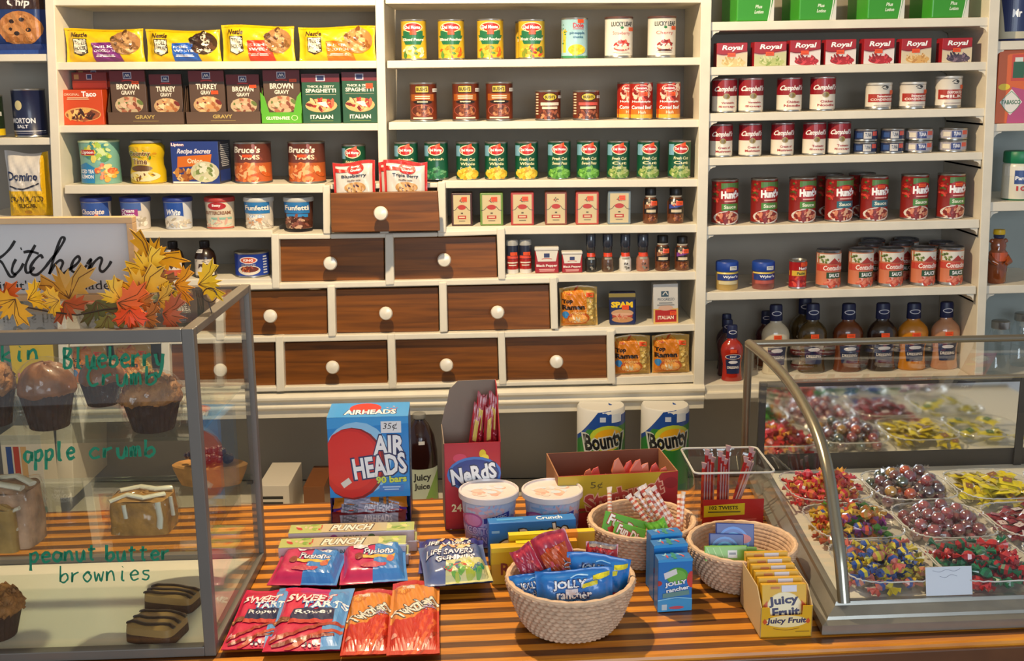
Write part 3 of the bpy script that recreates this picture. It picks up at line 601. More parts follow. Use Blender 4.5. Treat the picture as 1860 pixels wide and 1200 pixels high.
# ---- green vegetable cans, third shelf
def dmg(lines, veg):
    return [('r', .02, .10, .20, .38, '#7fb4cc'), ('e', .5, .22, .34, .14, '#e9dfb8'), ('e', .5, .22, .30, .115, '#c3261c'), T('Del Monte', .24, .175, .76, .25), ('p', [(.44, .10), (.68, .04), (.70, .14), (.5, .16)], OR)]+[T(t, .2, .42+i*.12, .82, .50+i*.12, '#e8e4b0', sh=.1) for i, t in enumerate(lines)]+[('e', .5, .84, .46, .15, veg[0]), ('f', .5, .84, .47, .16, veg, 34)]
GB = [(0, 1, '#14553a')]
CO = ['#e8c43a', '#f2d85a', '#c89a1c', '#e0b02a']; PE = ['#5a9a3a', '#7ab84a', '#3f7a2c', '#8ac862']; BE = ['#7a9a4a', '#a8b86a', '#4f7a34', '#c0c88a']; SPN = ['#1f6a44', '#3f8a5a', '#2a5a3c', '#6aa87a']
LV = [('spin', 716, 760, ['Spinach'], SPN, 'green spinach can half hidden behind the muffin mix pouches'), ('spin', 770, 815, None, None, 'green spinach can beside the muffin mix pouches'),
    ('corn', 828, 871, ['Fresh Cut', 'Whole', 'Kernel Corn'], CO, 'leftmost of the three green corn cans on the third middle shelf'), ('corn', 880, 923, None, None, 'middle one of the three green corn cans on the third middle shelf'), ('corn', 935, 978, None, None, 'rightmost of the three green corn cans on the third middle shelf'),
    ('peas', 994, 1037, ['Fresh Cut', 'Sweet Peas'], PE, 'left one of the two green sweet pea cans'), ('peas', 1047, 1090, None, None, 'right one of the two green sweet pea cans'),
    ('bean', 1102, 1144, ['Fresh Cut', 'Cut', 'Green Beans'], BE, 'leftmost of the three cut green bean cans by the right panel'), ('bean', 1156, 1199, None, None, 'middle one of the three cut green bean cans by the right panel'), ('bean', 1212, 1256, None, None, 'rightmost of the three cut green bean cans by the right panel')]
for k, x0, x1, ln, vg, lb in LV:
    put(k, 'food_can', 'can', lb, 'M3', x0, x1, 257 if x0 < 990 else 255, can_b('food_can', GB, dmg(ln or [], vg or SPN)), group='green vegetable cans')
put('spin', 'food_can', 'can', 'green spinach can left of the white divider behind the muffin mix', 'L3', 622, 664, 262, None, group='green vegetable cans', deep=.02)
# muffin mix pouches standing in the open drawer
a_, b_, c_, Yd = OPEN
def muffin(x0, x1, t1, dy, lab, seed):
    Y = Yd+dy; W = at(x1, 320, Y).x-at(x0, 320, Y).x; zt = at(700, 293, Y).z; zb = b_.z-.075 if 0 else c_.z+.022
    H = zt-zb
    ops = [('r', 0, 0, 1, .05, '#c42a20'), ('r', 0, 0, .06, 1, '#c42a20'), ('r', .94, 0, 1, 1, '#c42a20'), ('p', [(.06, .09), (.42, .11), (.42, .15), (.06, .16)], '#c3261c'), ('e', .54, .115, .20, .085, '#c3261c'), T('Betty', .44, .065, .64, .10), T('Crocker', .42, .115, .66, .155), T(t1, .2, .20, .8, .265, '#2a3040'), T('muffin mix', .34, .285, .66, .315, '#5a4a40'),
        ('e', .52, .42, .26, .09, '#c89a60'), ('f', .52, .43, .25, .085, ['#d8b078', '#a8743a', '#4a2a3a', '#e0c090'], 20)]
    o = pillow('muffin_mix_pouch', W, H, .02, '#d6cfc6', ops, None, 'lt', seed, wrinkle=.0008); o.location = (at((x0+x1)/2, 320, Y).x, Y, zb)
    tag(o, lab, 'pouch', 'red and white muffin mix pouches')
muffin(605, 682, 'Blueberry', .045, 'red and white blueberry muffin mix pouch standing in the open drawer', 3)
muffin(697, 777, 'Triple Berry', .045, 'red and white triple berry muffin mix pouch standing in the open drawer', 4)
muffin(688, 766, 'Triple Berry', .075, 'red and white muffin mix pouch peeping out behind the triple berry one', 5)
# ---- frosting tubs, fourth left shelf
def tubf(lidc, body, ops, st=None):
    return lathe_b('frosting_tub', [(.86, 0), (.90, .02), (.93, .5), (.97, .86), (.97, .9)], [body]*4, ops, lid=([(1, .86), (1.02, .88), (1.02, .97), (.97, 1), (.9, .985), (0, .985)], lidc, 'lid'), st=st)
CR = ['#e6dccb', '#cfc4b2', '#f2ece0', '#b8ac98']
for i, (x0, x1, lidc, body, ops, lb) in enumerate((
    (149, 203, '#2d3f8c', '#d8cfc6', [('r', .05, .16, .95, .62, '#3458a8'), T('Chocolate', .12, .35, .86, .52, '#f3e3dc', sh=.2), ('f', .5, .62, .35, .1, ['#c8483c', '#d87a6a'], 8), ('f', .5, .82, .46, .15, CR, 24)], 'blue-lidded chocolate frosting tub, leftmost above the framed sign'),
    (220, 274, '#2d3f8c', '#d8cfc6', [('r', .05, .16, .8, .4, '#4a6ab0'), ('r', .08, .36, .7, .58, '#a83a86'), T('Cream', .14, .34, .6, .46, '#ffffff', sh=.2), T('Cheese', .14, .47, .6, .57, '#ffffff', sh=.2), ('f', .55, .76, .42, .2, CR, 30)], 'blue-lidded frosting tub with a magenta patch behind the sign corner'),
    (298, 350, '#2d3f8c', '#cfd2d8', [('r', .05, .16, .78, .66, '#2350a8'), T('White', .2, .36, .7, .54, '#ffffff', sh=.2), ('e', .5, .68, .36, .14, '#d8d6d2'), ('f', .5, .80, .45, .17, CR, 28)], 'blue-lidded white frosting tub on the fourth left shelf'),
    (373, 427, '#b03a38', '#dccfb8', [('e', .5, .26, .3, .12, '#b3242a'), T('Betty', .36, .2, .64, .3), T('BUTTERCREAM', .1, .42, .9, .53, '#8a5a40'), ('r', .3, .62, .92, .68, '#8ab8a8'), ('f', .5, .8, .45, .12, ['#e8d8b8', '#c8d4c0', '#d8a898'], 18), ('r', .05, .93, .95, .97, '#c8503c')], 'red-lidded cream frosting tub on the fourth left shelf'),
    (444, 498, '#c8c8c4', '#d9d0c2', [('r', .05, .12, .9, .5, '#2a78b8'), T('Funfetti', .1, .24, .88, .4, '#f6efe0', o='#1c4a8a'), T('Vanilla', .25, .54, .75, .64, '#ffffff', o='#2a86c8'), ('f', .5, .80, .46, .18, CR+['#d89a6a'], 34)], 'clear-lidded frosting tub with blue band and pale frosting'),
    (516, 570, '#bcbcb8', '#5a3024', [('r', .05, .12, .9, .5, '#2a78b8'), T('Funfetti', .1, .24, .88, .4, '#f6efe0', o='#1c4a8a'), ('r', .15, .52, .85, .62, '#2a86c8'), ('f', .5, .78, .46, .2, ['#4a2418', '#6a3424', '#8a5040', '#c8a080'], 40)], 'clear-lidded frosting tub with blue band and dark frosting beside the drawers'))):
    put('frost%d' % i, 'frosting_tub', 'tub', lb, 'L4', x0, x1, 357, tubf(lidc, body, ops), group='frosting tubs')
# ---- spice tins, fourth middle shelf
def tin(c):
    return [('r', .1, .07, .9, .95, '#cdbb8e'), ('s', [(.5, .16), (.44, .24), (.5, .3)], .03, '#2a3a20'), ('f', .5, .26, .14, .06, ['#8a2a1c', '#3a5a2a', '#c0502a'], 7), ('e', .5, .44, .2, .075, '#b8301e'), ('s', [(.3, .42), (.18, .52), (.04, .54)], .025, '#4a3a2a'), ('s', [(.7, .42), (.82, .52), (.96, .54)], .025, '#4a3a2a'), ('r', .3, .69, .7, .79, '#b8301e'), ('r', .36, .72, .64, .76, '#e0c8a0'), ('r', .45, .60, .55, .64, '#5a4a34'), ('r', .35, .84, .65, .86, '#6a5a40')]
for i, (x0, x1, c, lb) in enumerate(((820, 858, '#4a2c2a', 'dark brown framed spice tin beside the open drawer'), (872, 914, '#6a8a3a', 'green framed spice tin on the fourth middle shelf'), (928, 970, '#b03a34', 'red framed spice tin on the fourth middle shelf'), (990, 1030, '#8a4a38', 'rust brown framed spice tin with crossed peppers'), (1046, 1088, '#b8483a', 'red spice tin with green lower corners right of centre'), (1104, 1146, '#7c8a90', 'grey blue framed spice tin beside the spice jars'))):
    put('tin%d' % i, 'spice_tin', 'tin', lb, 'M4', x0, x1, 350-int(i*.7), box_b('spice_tin', .045, c, tin(c), (.62, .20, .26, .14) if i != 3 else None, .003), D=.045, group='framed spice tins')
def spice(c2, lab):
    g = '#6a3a22'
    return lathe_b('spice_jar', [(.9, 0), (1, .03), (1, .60), (.8, .70), (.66, .74), (.66, .76)], [g]*5, [('r', .06, .30, .94, .72, '#241a18'), ('p', [(.1, .46), (.9, .40), (.9, .50), (.1, .58)], c2), ('f', .5, .42, .35, .08, ['#d8b48a', '#c0401c', '#e8d8b8'], 10), ('r', .2, .60, .8, .68, '#d8c8a8'), ('f', .5, .86, .42, .1, ['#8a4a2c', '#b8763c', '#5a2c1c'], 16), ('r', .15, .21, .85, .26, '#cfc4b0')], lid=([(.72, .76), (.74, .77), (.74, .98), (.68, 1), (0, 1)], '#1c1a1a', 'lid'), st=(.66, .42, .4, .12))
for k, c2, b, x0, x1, yt, lb in (('sp1', '#8a5a3a', 'M4', 1168, 1195, 341, 'black-capped spice jar, left of the pair on the fourth middle shelf'), ('sp2', '#3a4a9a', 'M4', 1212, 1242, 341, 'black-capped spice jar with blue band by the right panel'), ('sp1', 0, 'M5', 1191, 1216, 430, 'black-capped spice jar right of the grinders'), ('sp3', '#7a3a8a', 'M5', 1226, 1252, 429, 'black-capped spice jar with purple band at the right end of the grinder shelf')):
    put(k, 'spice_jar', 'jar', lb, b, x0, x1, yt, spice(c2, ''), group='black-capped spice jars')
# ---- pepper shelf (fifth middle)
for i, (x0, x1, dp) in enumerate(((920, 942, 0), (942, 967, .01))):
    put('salt', 'salt_shaker', 'shaker', ['left one of two tall dark salt canisters with grey lids', 'right one of two tall dark salt canisters with grey lids'][i], 'M5', x0, x1, 434, lathe_b('salt_shaker', [(1, 0), (1, .1), (1, .12), (1, .42), (1, .82)], ['#d8d4cc', '#d8d4cc', '#a82420', '#262c40'], [('r', .05, .48, .95, .56, '#e0503c'), ('r', .1, .66, .9, .70, '#e8dcc8'), ('r', .2, .74, .8, .77, '#e8dcc8')], lid=([(1.02, .82), (1.02, .93), (.9, .98), (0, 1)], '#a3a3a0', 'lid'), st=(.6, .42, .5, .1)), group='dark salt canisters')
def pep(W, H):
    D = W*.55; o = MB().box((-W/2, -D/2, 0), (W/2, D/2, H*.86), M('#a31c24', .35, coat=.3)).build('pepper_tin', None, .003)
    MB().box((-W/2-.001, -D/2-.001, H*.86), (W/2+.001, D/2+.001, H), M('#d8d4cc', .4)).build('lid', o, .003)
    art([('p', [(.03, .14), (.97, .14), (.88, .55), (.12, .55)], '#ded8cc'), ('r', .38, .24, .62, .40, '#2c3566'), ('s', [(.28, .46), (.5, .43), (.72, .46)], .03, '#b8281c'), T('Black Pepper', .06, .66, .94, .78, '#f4efe4')]+bars(.14, .84, .86, .93, 2, '#e8b0a8'), W, H, on_flat(-D/2), 'label', o); return o
put('pep1', 'pepper_tin', 'tin', 'red and white black pepper tin, the larger of two', 'M5', 972, 1015, 449, pep, D=.04)
put('pep2', 'pepper_tin', 'tin', 'small red and white black pepper tin left of the grinders', 'M5', 1021, 1058, 457, pep, D=.035)
for i, (x0, x1, c, lb) in enumerate(((1063, 1084, '#2a2a28', 'grinder jar of black peppercorns'), (1093, 1115, '#5a4030', 'grinder jar of brown mixed pepper'), (1125, 1147, '#dcd8d0', 'grinder jar of white salt'), (1156, 1180, '#a8705a', 'grinder jar of pink salt'))):
    put('gr%d' % i, 'spice_grinder', 'grinder', lb+' with clear top on the fifth middle shelf', 'M5', x0, x1, 424, lathe_b('spice_grinder', [(.92, 0), (1, .04), (1, .32), (.72, .42), (.66, .52), (.74, .56), (.74, .64)], [c]*3+['#3a3836']*3, [('r', .18, .50, .86, .60, '#d8401c'), ('r', .24, .62, .8, .67, '#8a8880'), ('f', .5, .85, .4, .1, [c, '#8a8478', '#4a4038'], 14)], lid=([(.74, .64), (.84, .68), (.84, .98), (.76, 1), (0, 1)], M('#2f3440', .15, coat=.8), 'lid')), group='spice grinders')
# ---- sixth middle shelf
NOOD = ['#d8b45a', '#e8cc7a', '#b8903a', '#c8a048']
ramen = [('p', [(.03, .12), (.60, .08), (.72, .30), (.70, .95), (.03, .98)], '#d8801c'), ('f', .84, .55, .16, .45, NOOD, 44), ('f', .35, .12, .3, .08, ['#c8501c', '#e0a040'], 10), T('Top', .05, .28, .34, .42, '#2a1810', b=.05), T('Ramen', .05, .43, .66, .56, '#2a1810', b=.05), ('e', .14, .68, .09, .09, '#3a86c8'), ('e', .48, .78, .3, .17, '#c05a1c'), ('e', .47, .80, .26, .13, '#f0a850'), ('f', .47, .82, .2, .09, ['#f0e0c0', '#e8c890'], 10), T('chicken', .28, .60, .66, .68, '#f0c070')]
rst = (.80, .20, .2, .11)
for b, x0, x1, yt, lb, dp in (('M6', 1018, 1087, 522, 'orange ramen noodle packet on the sixth middle shelf', 0), ('M7', 1118, 1180, 609, 'orange ramen noodle packet, left of the pair on the bottom middle shelf', 0), ('M7', 1187, 1254, 608, 'orange ramen noodle packet, right of the pair on the bottom middle shelf', 0)):
    put('ramen', 'ramen_packet', 'packet', lb, b, x0, x1, yt, pillow_b('ramen_packet', .035, '#c8a050', ramen, rst, 'lt', 9, wrinkle=.0012), D=.035, group='ramen noodle packets')
for b, x0, x1, yt, lb in (('L7', 122, 196, 628, 'ramen noodle packet seen through the glass case, left one on the bottom left shelf'), ('L7', 204, 276, 626, 'ramen noodle packet seen through the glass case, right one on the bottom left shelf')):
    put('ramen', 'ramen_packet', 'packet', lb, b, x0, x1, yt, None, D=.035, group='ramen noodle packets', deep=.02)
put('spam', 'luncheon_meat_can', 'can', 'blue luncheon meat can with a sandwich picture', 'M6', 1109, 1157, 533, box_b('luncheon_meat_can', .05, '#1f2a5a', [('r', 0, 0, 1, .12, '#8a7a3a'), ('r', 0, .12, 1, .2, '#2a2a34'), T('SPAM', .08, .26, .9, .45, '#f0c81c', b=.06), ('e', .5, .62, .42, .12, '#c89a70'), ('r', .12, .66, .88, .76, '#b0442c'), ('e', .5, .66, .38, .05, '#d8a888'), ('e', .5, .82, .40, .10, '#c08a58'), ('f', .5, .74, .4, .06, ['#c85a3c', '#e0a080'], 10)], (.62, .44, .26, .14), .006, side=[('r', .05, .2, .95, .9, '#2f4fa0')]+bars(.2, .3, .8, .8, 6, '#c8c8d0')), D=.055, rot=-.12)
put('itbox', 'bread_crumb_box', 'box', 'grey and red italian bread crumb box with a gold frame', 'M6', 1188, 1233, 516, box_b('bread_crumb_box', .045, '#c9c6c0', [('r', .32, .18, .62, .32, '#2f4a5a'), ('s', [(.38, .28), (.5, .2), (.58, .28)], .04, '#c9c6c0'), T('PROGRESSO', .18, .35, .85, .42, '#3a4a5a', b=0), ('r', 0, .62, 1, 1, '#d8b060'), ('r', .07, .65, .93, .96, '#b3241c'), ('e', .5, .60, .3, .07, '#d0a890'), T('ITALIAN', .18, .80, .82, .89, '#f6e8d0')]+bars(.15, .46, .85, .54, 2, '#8a8a88'), (.80, .74, .26, .09)), D=.05)
# ---- fifth left shelf: syrups and a blue tin
def syr(c):
    return lathe_b('syrup_bottle', [(.9, 0), (1, .04), (1, .55), (.85, .70), (.5, .80), (.42, .82), (.42, .84)], ['#24120e']*6, [('p', [(.06, .48), (.94, .48), (.94, .92), (.06, .92)], '#e0d4c4'), ('r', .06, .76, .94, .92, c), ('f', .5, .52, .40, .06, ['#8a8078', '#c8bca8'], 10), ('p', [(.25, .74), (.3, .60), (.7, .60), (.75, .74), (.62, .66), (.5, .74), (.4, .66)], '#4a3026')], lid=([(.46, .83), (.48, .84), (.48, .99), (.4, 1), (0, 1)], '#1d1716', 'cap'), st=(.34, .26, .3, .09, '#c9c9cc'))
put('syr1', 'syrup_bottle', 'bottle', 'dark syrup bottle with an orange and white label above the leaves', 'L5', 297, 334, 438, syr('#c8583a'), group='dark syrup bottles')
put('syr2', 'syrup_bottle', 'bottle', 'dark syrup bottle with a black and white label above the leaves', 'L5', 354, 392, 437, syr('#efe9df'), group='dark syrup bottles')
put('syr1', 'syrup_bottle', 'bottle', 'dark syrup bottle peeping between the sign and the leaves', 'L5', 246, 282, 440, None, group='dark syrup bottles', deep=.02)
put('bluetin', 'bean_can', 'can', 'blue tin with a steaming bowl of beans picture beside the drawers', 'L5', 427, 490, 455, can_b('bean_can', [(0, 1, '#1f3fa0')], [('e', .5, .30, .26, .14, '#e8dcd8'), ('e', .5, .30, .22, .11, '#c8502c'), T('KING', .36, .25, .64, .35), ('e', .5, .70, .32, .2, '#e6dccc'), ('e', .52, .66, .26, .12, '#6a2a18'), ('f', .52, .66, .26, .11, ['#a8482a', '#7a3020', '#c8703c'], 16), T('BEANS', .3, .45, .7, .52, '#1a2a5a', o='#d8d8e8')]+bars(.88, .15, .97, .85, 7, '#c8ccd8'), None))
# things seen through the left case
board('L7x', cab, -60, 708, 108, 705, 13)
put('ybox', 'cereal_box', 'box', 'yellow box with red fruit picture seen through the left glass case', 'L7x', 20, 98, 622, box_b('cereal_box', .06, '#d8b81c', [('f', .5, .75, .45, .2, ['#b84a34', '#d8907a', '#8a2a20'], 20)], None), D=.06, deep=.0)
# ---------------------------------------------------------------- goods on the right unit
# wipes packs on the top board (the printed figure is left out)
wip = [('p', [(.72, 0), (1, 0), (1, 1), (.86, 1), (.97, .5)], '#dcdcd4'), ('s', [(.78, 0), (.92, .45), (.84, 1)], .03, '#e8f0e0'), T('Plus', .50, .62, .68, .70, '#e8f6dc', sh=.2), T('Lotion', .48, .74, .72, .82, '#e8f6dc', sh=.2), ('f', .3, .2, .2, .12, ['#7ab8d8', '#a8d86a'], 8)]
for i, (x0, x1) in enumerate(((1333, 1403), (1447, 1516), (1571, 1641), (1687, 1759))):
    put('wipes', 'tissue_pack', 'box', 'green and white tissue pack on the topmost right board, %s of four' % ['first from the left', 'second from the left', 'third from the left', 'fourth from the left'][i], 'R0', x0, x1, -40, box_b('tissue_pack', .15, '#3a9a2c', wip, None, .004, side=None), D=.15, group='green tissue packs', rot=.12)
ROY = {'p': ['#d8c084', '#e8d8a8', '#c8a860'], 'g': ['#b8c078', '#8aa04a', '#d8d8a0'], 'r': ['#b01c24', '#d84048', '#8a141a'], 'o': ['#d8a860', '#c08a48', '#e8c890'], 'v': ['#5a4a5a', '#8a7080', '#3a2f44']}
def royal(k):
    bg = '#dccbaa' if k in 'pov' else ('#c9c898' if k == 'g' else '#e6dcd8')
    return [('p', [(0, .45), (.25, .50), (.6, .44), (1, .36), (1, 1), (0, 1)], bg), ('s', [(0, .45), (.25, .50), (.6, .44), (1, .36)], .03, '#7a1420'), ('s', [(0, .49), (.25, .54), (.6, .48), (1, .40)], .02, '#c8a8a0'), T('Royal', .18, .10, .84, .36, '#ffffff', sh=.25), ('e', .55, .84, .40, .16, ROY[k][0]), ('f', .55, .80, .42, .18, ROY[k], 26)]
for i, (x0, x1, yt, k, nm) in enumerate(((1301, 1357, 78, 'p', 'cream'), (1369, 1428, 76, 'g', 'green'), (1434, 1490, 73, 'r', 'red'), (1499, 1554, 72, 'r', 'red'), (1568, 1624, 70, 'r', 'red'), (1636, 1691, 70, 'o', 'tan'), (1710, 1765, 69, 'v', 'purple grey'))):
    lb = 'small red dessert mix box with a %s dessert picture' % nm+(', %s of the three' % ['left', 'middle', 'right'][i-2] if k == 'r' else '')
    put('roy'+k, 'dessert_mix_box', 'box', lb, 'R1', x0, x1, yt, box_b('dessert_mix_box', .045, '#a81c28', royal(k), (.48, .50, .26, .16)), D=.045, group='dessert mix boxes', rot=.05)
# soup cans
def soup(sub):
    return [('r', 0, 0, 1, .50, '#8e1420'), T("Campbell's", .06, .22, .94, .42, '#f4eeea', sh=.35), ('e', .5, .52, .14, .085, '#a08a4a'), ('e', .5, .52, .10, .06, '#7a6a3a'), T(sub[0], .3, .68, .82, .75, '#a82c2c'), T(sub[1], .2, .79, .86, .86, '#a82c2c')]
SB = [(0, .51, '#8e1420'), (.51, 1, '#e2dacc')]
def soups(board, xs, yt, subs, word):
    n = len(xs)
    for i, (x0, x1) in enumerate(xs):
        put('soup'+subs[i][0], 'soup_can', 'can', 'red and white soup can, %s of %s on the %s right board' % (ORD[i], ['', '', '', '', 'four', 'five'][n], word), board, x0, x1, yt-i, can_b('soup_can', SB, soup(subs[i])), group='red and white soup cans on the %s right board' % word)
soups('R2', [(1293, 1339), (1344, 1384), (1411, 1457), (1474, 1515)], 143, [('Vegetable', 'Soup'), ('Vegetable', 'Beef')]+[('Chicken', 'Noodle')]*2, 'third')
soups('R3', [(1289, 1331), (1342, 1384), (1400, 1443), (1458, 1500), (1503, 1545)], 225, [('Cream of', 'Mushroom')]*2+[('Cream of', 'Chicken')]+[('Tomato', 'Soup')]*2, 'fourth')
def milk(sub):
    return [('s', [(.45, .18), (.6, .12), (.72, .17), (.66, .24), (.5, .22)], .03, '#3a3a3c'), ('e', .68, .17, .07, .035, '#2a2a2c'), ('r', .04, .42, .98, .72, '#a83024'), T(sub[0], .3, .46, .9, .55, '#f4e6dc'), T(sub[1], .1, .58, .95, .67, '#f4e6dc'), ('r', .2, .82, .9, .86, '#b8a8a0')]
ML = M('#d8d6d0', .35, .35)
for i, (x0, x1, yt) in enumerate(((1572, 1619, 150), (1634, 1680, 149))):
    put('milks', 'milk_can', 'can', ['short white and red sweetened milk can, left of the pair', 'short white and red sweetened milk can, right of the pair'][i], 'R2', x0, x1, yt, can_b('milk_can', [(0, 1, '#ded8cc')], milk(('Sweetened', 'CONDENSED')), (.9, .36, .2, .14), ML, .007), group='milk cans')
put('milkt', 'milk_can', 'can', 'tall white and red evaporated milk can beside the right panel', 'R2', 1699, 1746, 138, can_b('milk_can', [(0, 1, '#ded8cc')], milk(('EVAPORATED', 'MILK')), (.9, .34, .2, .12), ML, .007), group='milk cans')
# tuna in stacks of two
def tuna(a, b):
    return [('r', 0, .2, 1, .8, b), ('r', .28, .22, .62, .78, a), T('TUNA', .34, .3, .6, .62, '#2a3a5a' if a != '#2a3a7a' else '#e8e8f0'), ('r', .05, .3, .24, .7, '#e0d8c8' if b != '#1d2c52' else '#31508a'), ('r', .66, .2, .88, .55, '#e05a4a')]
for i, (x0, x1, yt, k) in enumerate(((1549, 1591, 238, 0), (1600, 1637, 237, 0), (1642, 1691, 239, 1), (1703, 1754, 237, 1))):
    low = None
    for j in range(2):
        H2 = (282-yt)/2*.98
        ytj = 278-i*1-H2 if j == 0 else 278-i-H2
        W_ = x1-x0
        o = put('tuna%d' % k, 'tuna_can', 'can', '%s %s tuna can of the %s stack of two' % (['lower', 'upper'][j], ['dark blue', 'blue and pale'][k], ['leftmost', 'second', 'third', 'rightmost'][i]), 'R3', x0, x1, ytj, can_b('tuna_can', [(0, 1, ['#1d2c52', '#b8b4b8'][k])], tuna(['#c8c4c0', '#2a3a7a'][k], ['#1d2c52', '#a8a4b4'][k]), None, METAL, .004), group='tuna cans', lift=0)
        if j: o.location.z = low.location.z+low_h
        else: low = o; low_h = max(v.co.z for v in o.data.vertices)+.0006
# spaghetti sauce cans
def hunt(c):
    return [('f', .14, .3, .16, .28, ['#b8241c', '#8a1a18', '#d8483c', '#4a6a2c'], 26), ('r', .28, .07, .98, .2, '#4f7a3c'), ('e', .62, .33, .42, .17, '#a81c20'), T("Hunt's", .28, .24, .96, .42, '#ffffff', b=.06), ('r', .40, .46, .84, .49, '#e8b0a8'), ('r', .3, .53, .92, .68, c), T('Sauce', .38, .56, .84, .64, '#f0f0d8'), ('e', .52, .84, .47, .155, '#ddd6cf'), ('e', .52, .84, .41, .13, '#8a2a22'), ('f', .52, .84, .40, .13, ['#a8342a', '#d88a6a', '#7a1c1a', '#e0b090'], 30)]
HB = [(0, 1, '#8a2420')]
for i, (x0, x1) in enumerate(((1293, 1342), (1364, 1414), (1433, 1484), (1500, 1550), (1563, 1614), (1637, 1687), (1703, 1753))):
    blue = i in (3, 4)
    put('hunt%d' % blue, 'sauce_can', 'can', 'red pasta sauce can with %s band, %s of the seven' % (['green', 'blue'][blue], ORD[i]), 'R4', x0, x1, 325-i*1.4, can_b('sauce_can', HB, hunt(['#4f8a3c', '#2a6a7a'][blue]), (.60, .23, .28, .07)), group='red pasta sauce cans')
for i, (x0, x1, yt) in enumerate(((1485, 1530, 318), (1544, 1588, 316))):
    put('hunt0', 'sauce_can', 'can', 'red pasta sauce can standing behind the front row, %s' % ['left of the two', 'right of the two'][i], 'R4', x0, x1, yt, None, group='red pasta sauce cans', deep=.10)
# jars, paste and tomato cans on the sixth board
for i, (x0, x1) in enumerate(((1300, 1341), (1366, 1407))):
    put('wyl%d' % i, 'bouillon_jar', 'jar', ['blue-lidded bouillon jar with yellow cubes beside the left panel', 'blue-lidded bouillon jar with dark red cubes'][i], 'R5', x0, x1, 474, lathe_b('bouillon_jar', [(.92, 0), (.98, .05), (.98, .58), (.86, .66)], [['#b89a5a', '#8a4a44'][i]]*3, [('r', .05, .42, .95, .64, '#2a3f86'), T("Wyler's", .25, .46, .9, .58), ('r', .1, .66, .9, .78, ['#d8cba0', '#b85a50'][i]), ('r', .02, .36, .98, .41, '#d8c060')], lid=([(.96, .66), (1, .68), (1, .96), (.94, 1), (0, 1)], '#1f45a0', 'lid'), st=(.68, .20, .3, .14, '#e0e0de')), group='blue-lidded bouillon jars')
put('paste', 'tomato_paste_can', 'can', 'small red and yellow tomato paste can on the sixth right board', 'R5', 1433, 1465, 471, can_b('tomato_paste_can', [(0, 1, '#a81c20')], [('r', 0, .36, 1, .54, '#d8b03a'), T("Hunt's", .45, .22, .98, .33), T('Paste', .35, .40, .8, .50, '#3a5a2a'), ('f', .5, .74, .45, .18, ['#c83024', '#8a1818', '#e05040'], 20)], (.75, .14, .4, .14)))
cont = [('r', 0, .10, 1, .34, '#dcd8cc'), ('f', .2, .24, .2, .10, ['#6a7a3a', '#4a5a2a', '#8a9a5a'], 14), ('p', [(.35, .36), (.6, .2), (.85, .36)], '#a8342c'), ('f', .85, .3, .14, .1, ['#c8483c'], 5), ('r', .0, .38, 1, .55, '#c9493a'), T('Contadina', .18, .40, 1, .53, '#fbe9df', sh=.1), ('r', .3, .58, .92, .74, '#1f4a2c'), T('SAUCE', .4, .61, .84, .71), ('f', .5, .86, .46, .12, ['#d8604a', '#e88a70', '#b8402c'], 26)]
CB = [(.08, 1, '#cf7a58')]
CT = M('#8f9096', .25, .8)
for i, (x0, x1) in enumerate(((1483, 1528), (1542, 1586), (1597, 1640), (1655, 1699), (1706, 1748))):
    put('conta', 'tomato_can', 'can', 'white and red tomato sauce can, %s of the front five' % ORD[i], 'R5', x0, x1, 452-i*.8, can_b('tomato_can', CB, cont, None, CT, .007), group='tomato cans front row')
for i, (x0, x1, yt, dp) in enumerate(((1562, 1600, 440, .11), (1617, 1657, 438, .11), (1690, 1728, 437, .11), (1566, 1604, 434, .2), (1628, 1664, 434, .2))):
    put('conta', 'tomato_can', 'can', ['tomato can behind the second and third of the front row', 'tomato can behind the third and fourth of the front row', 'tomato can behind the fourth and fifth of the front row', 'rearmost tomato can, left one of the two against the back', 'rearmost tomato can, right one of the two against the back'][i], 'R5', x0, x1, yt, None, group='tomato cans behind', deep=dp)
# dressing bottles on the lowest board
def dress(c, lc='#1d2a52'):
    b = M(c, .18, coat=.8)
    return lathe_b('dressing_bottle', [(.86, 0), (.94, .02), (.86, .12), (.82, .3), (1, .50), (1, .57), (.90, .64), (.66, .70), (.42, .74), (.40, .77)], [b]*9, [('e', .5, .12, .17, .035, '#d8dae4'), ('e', .5, .12, .14, .024, '#1c2758'), ('e', .5, .55, .34, .05, '#d8d4d0'), ('e', .5, .55, .31, .04, '#23306a'), ('p', [(.18, .60), (.82, .60), (.76, .86), (.24, .86)], lc), T('KRAFT', .36, .53, .64, .57, '#f2f2f4'), T('DRESSING', .26, .72, .74, .77, '#f0e8e0'), ('e', .5, .65, .2, .03, '#e8e8f0')], lid=([(.46, .77), (.47, .78), (.45, .98), (.4, 1), (0, 1)], '#17204a', 'cap'), st=(.5, .45, .26, .06), sy=.7)
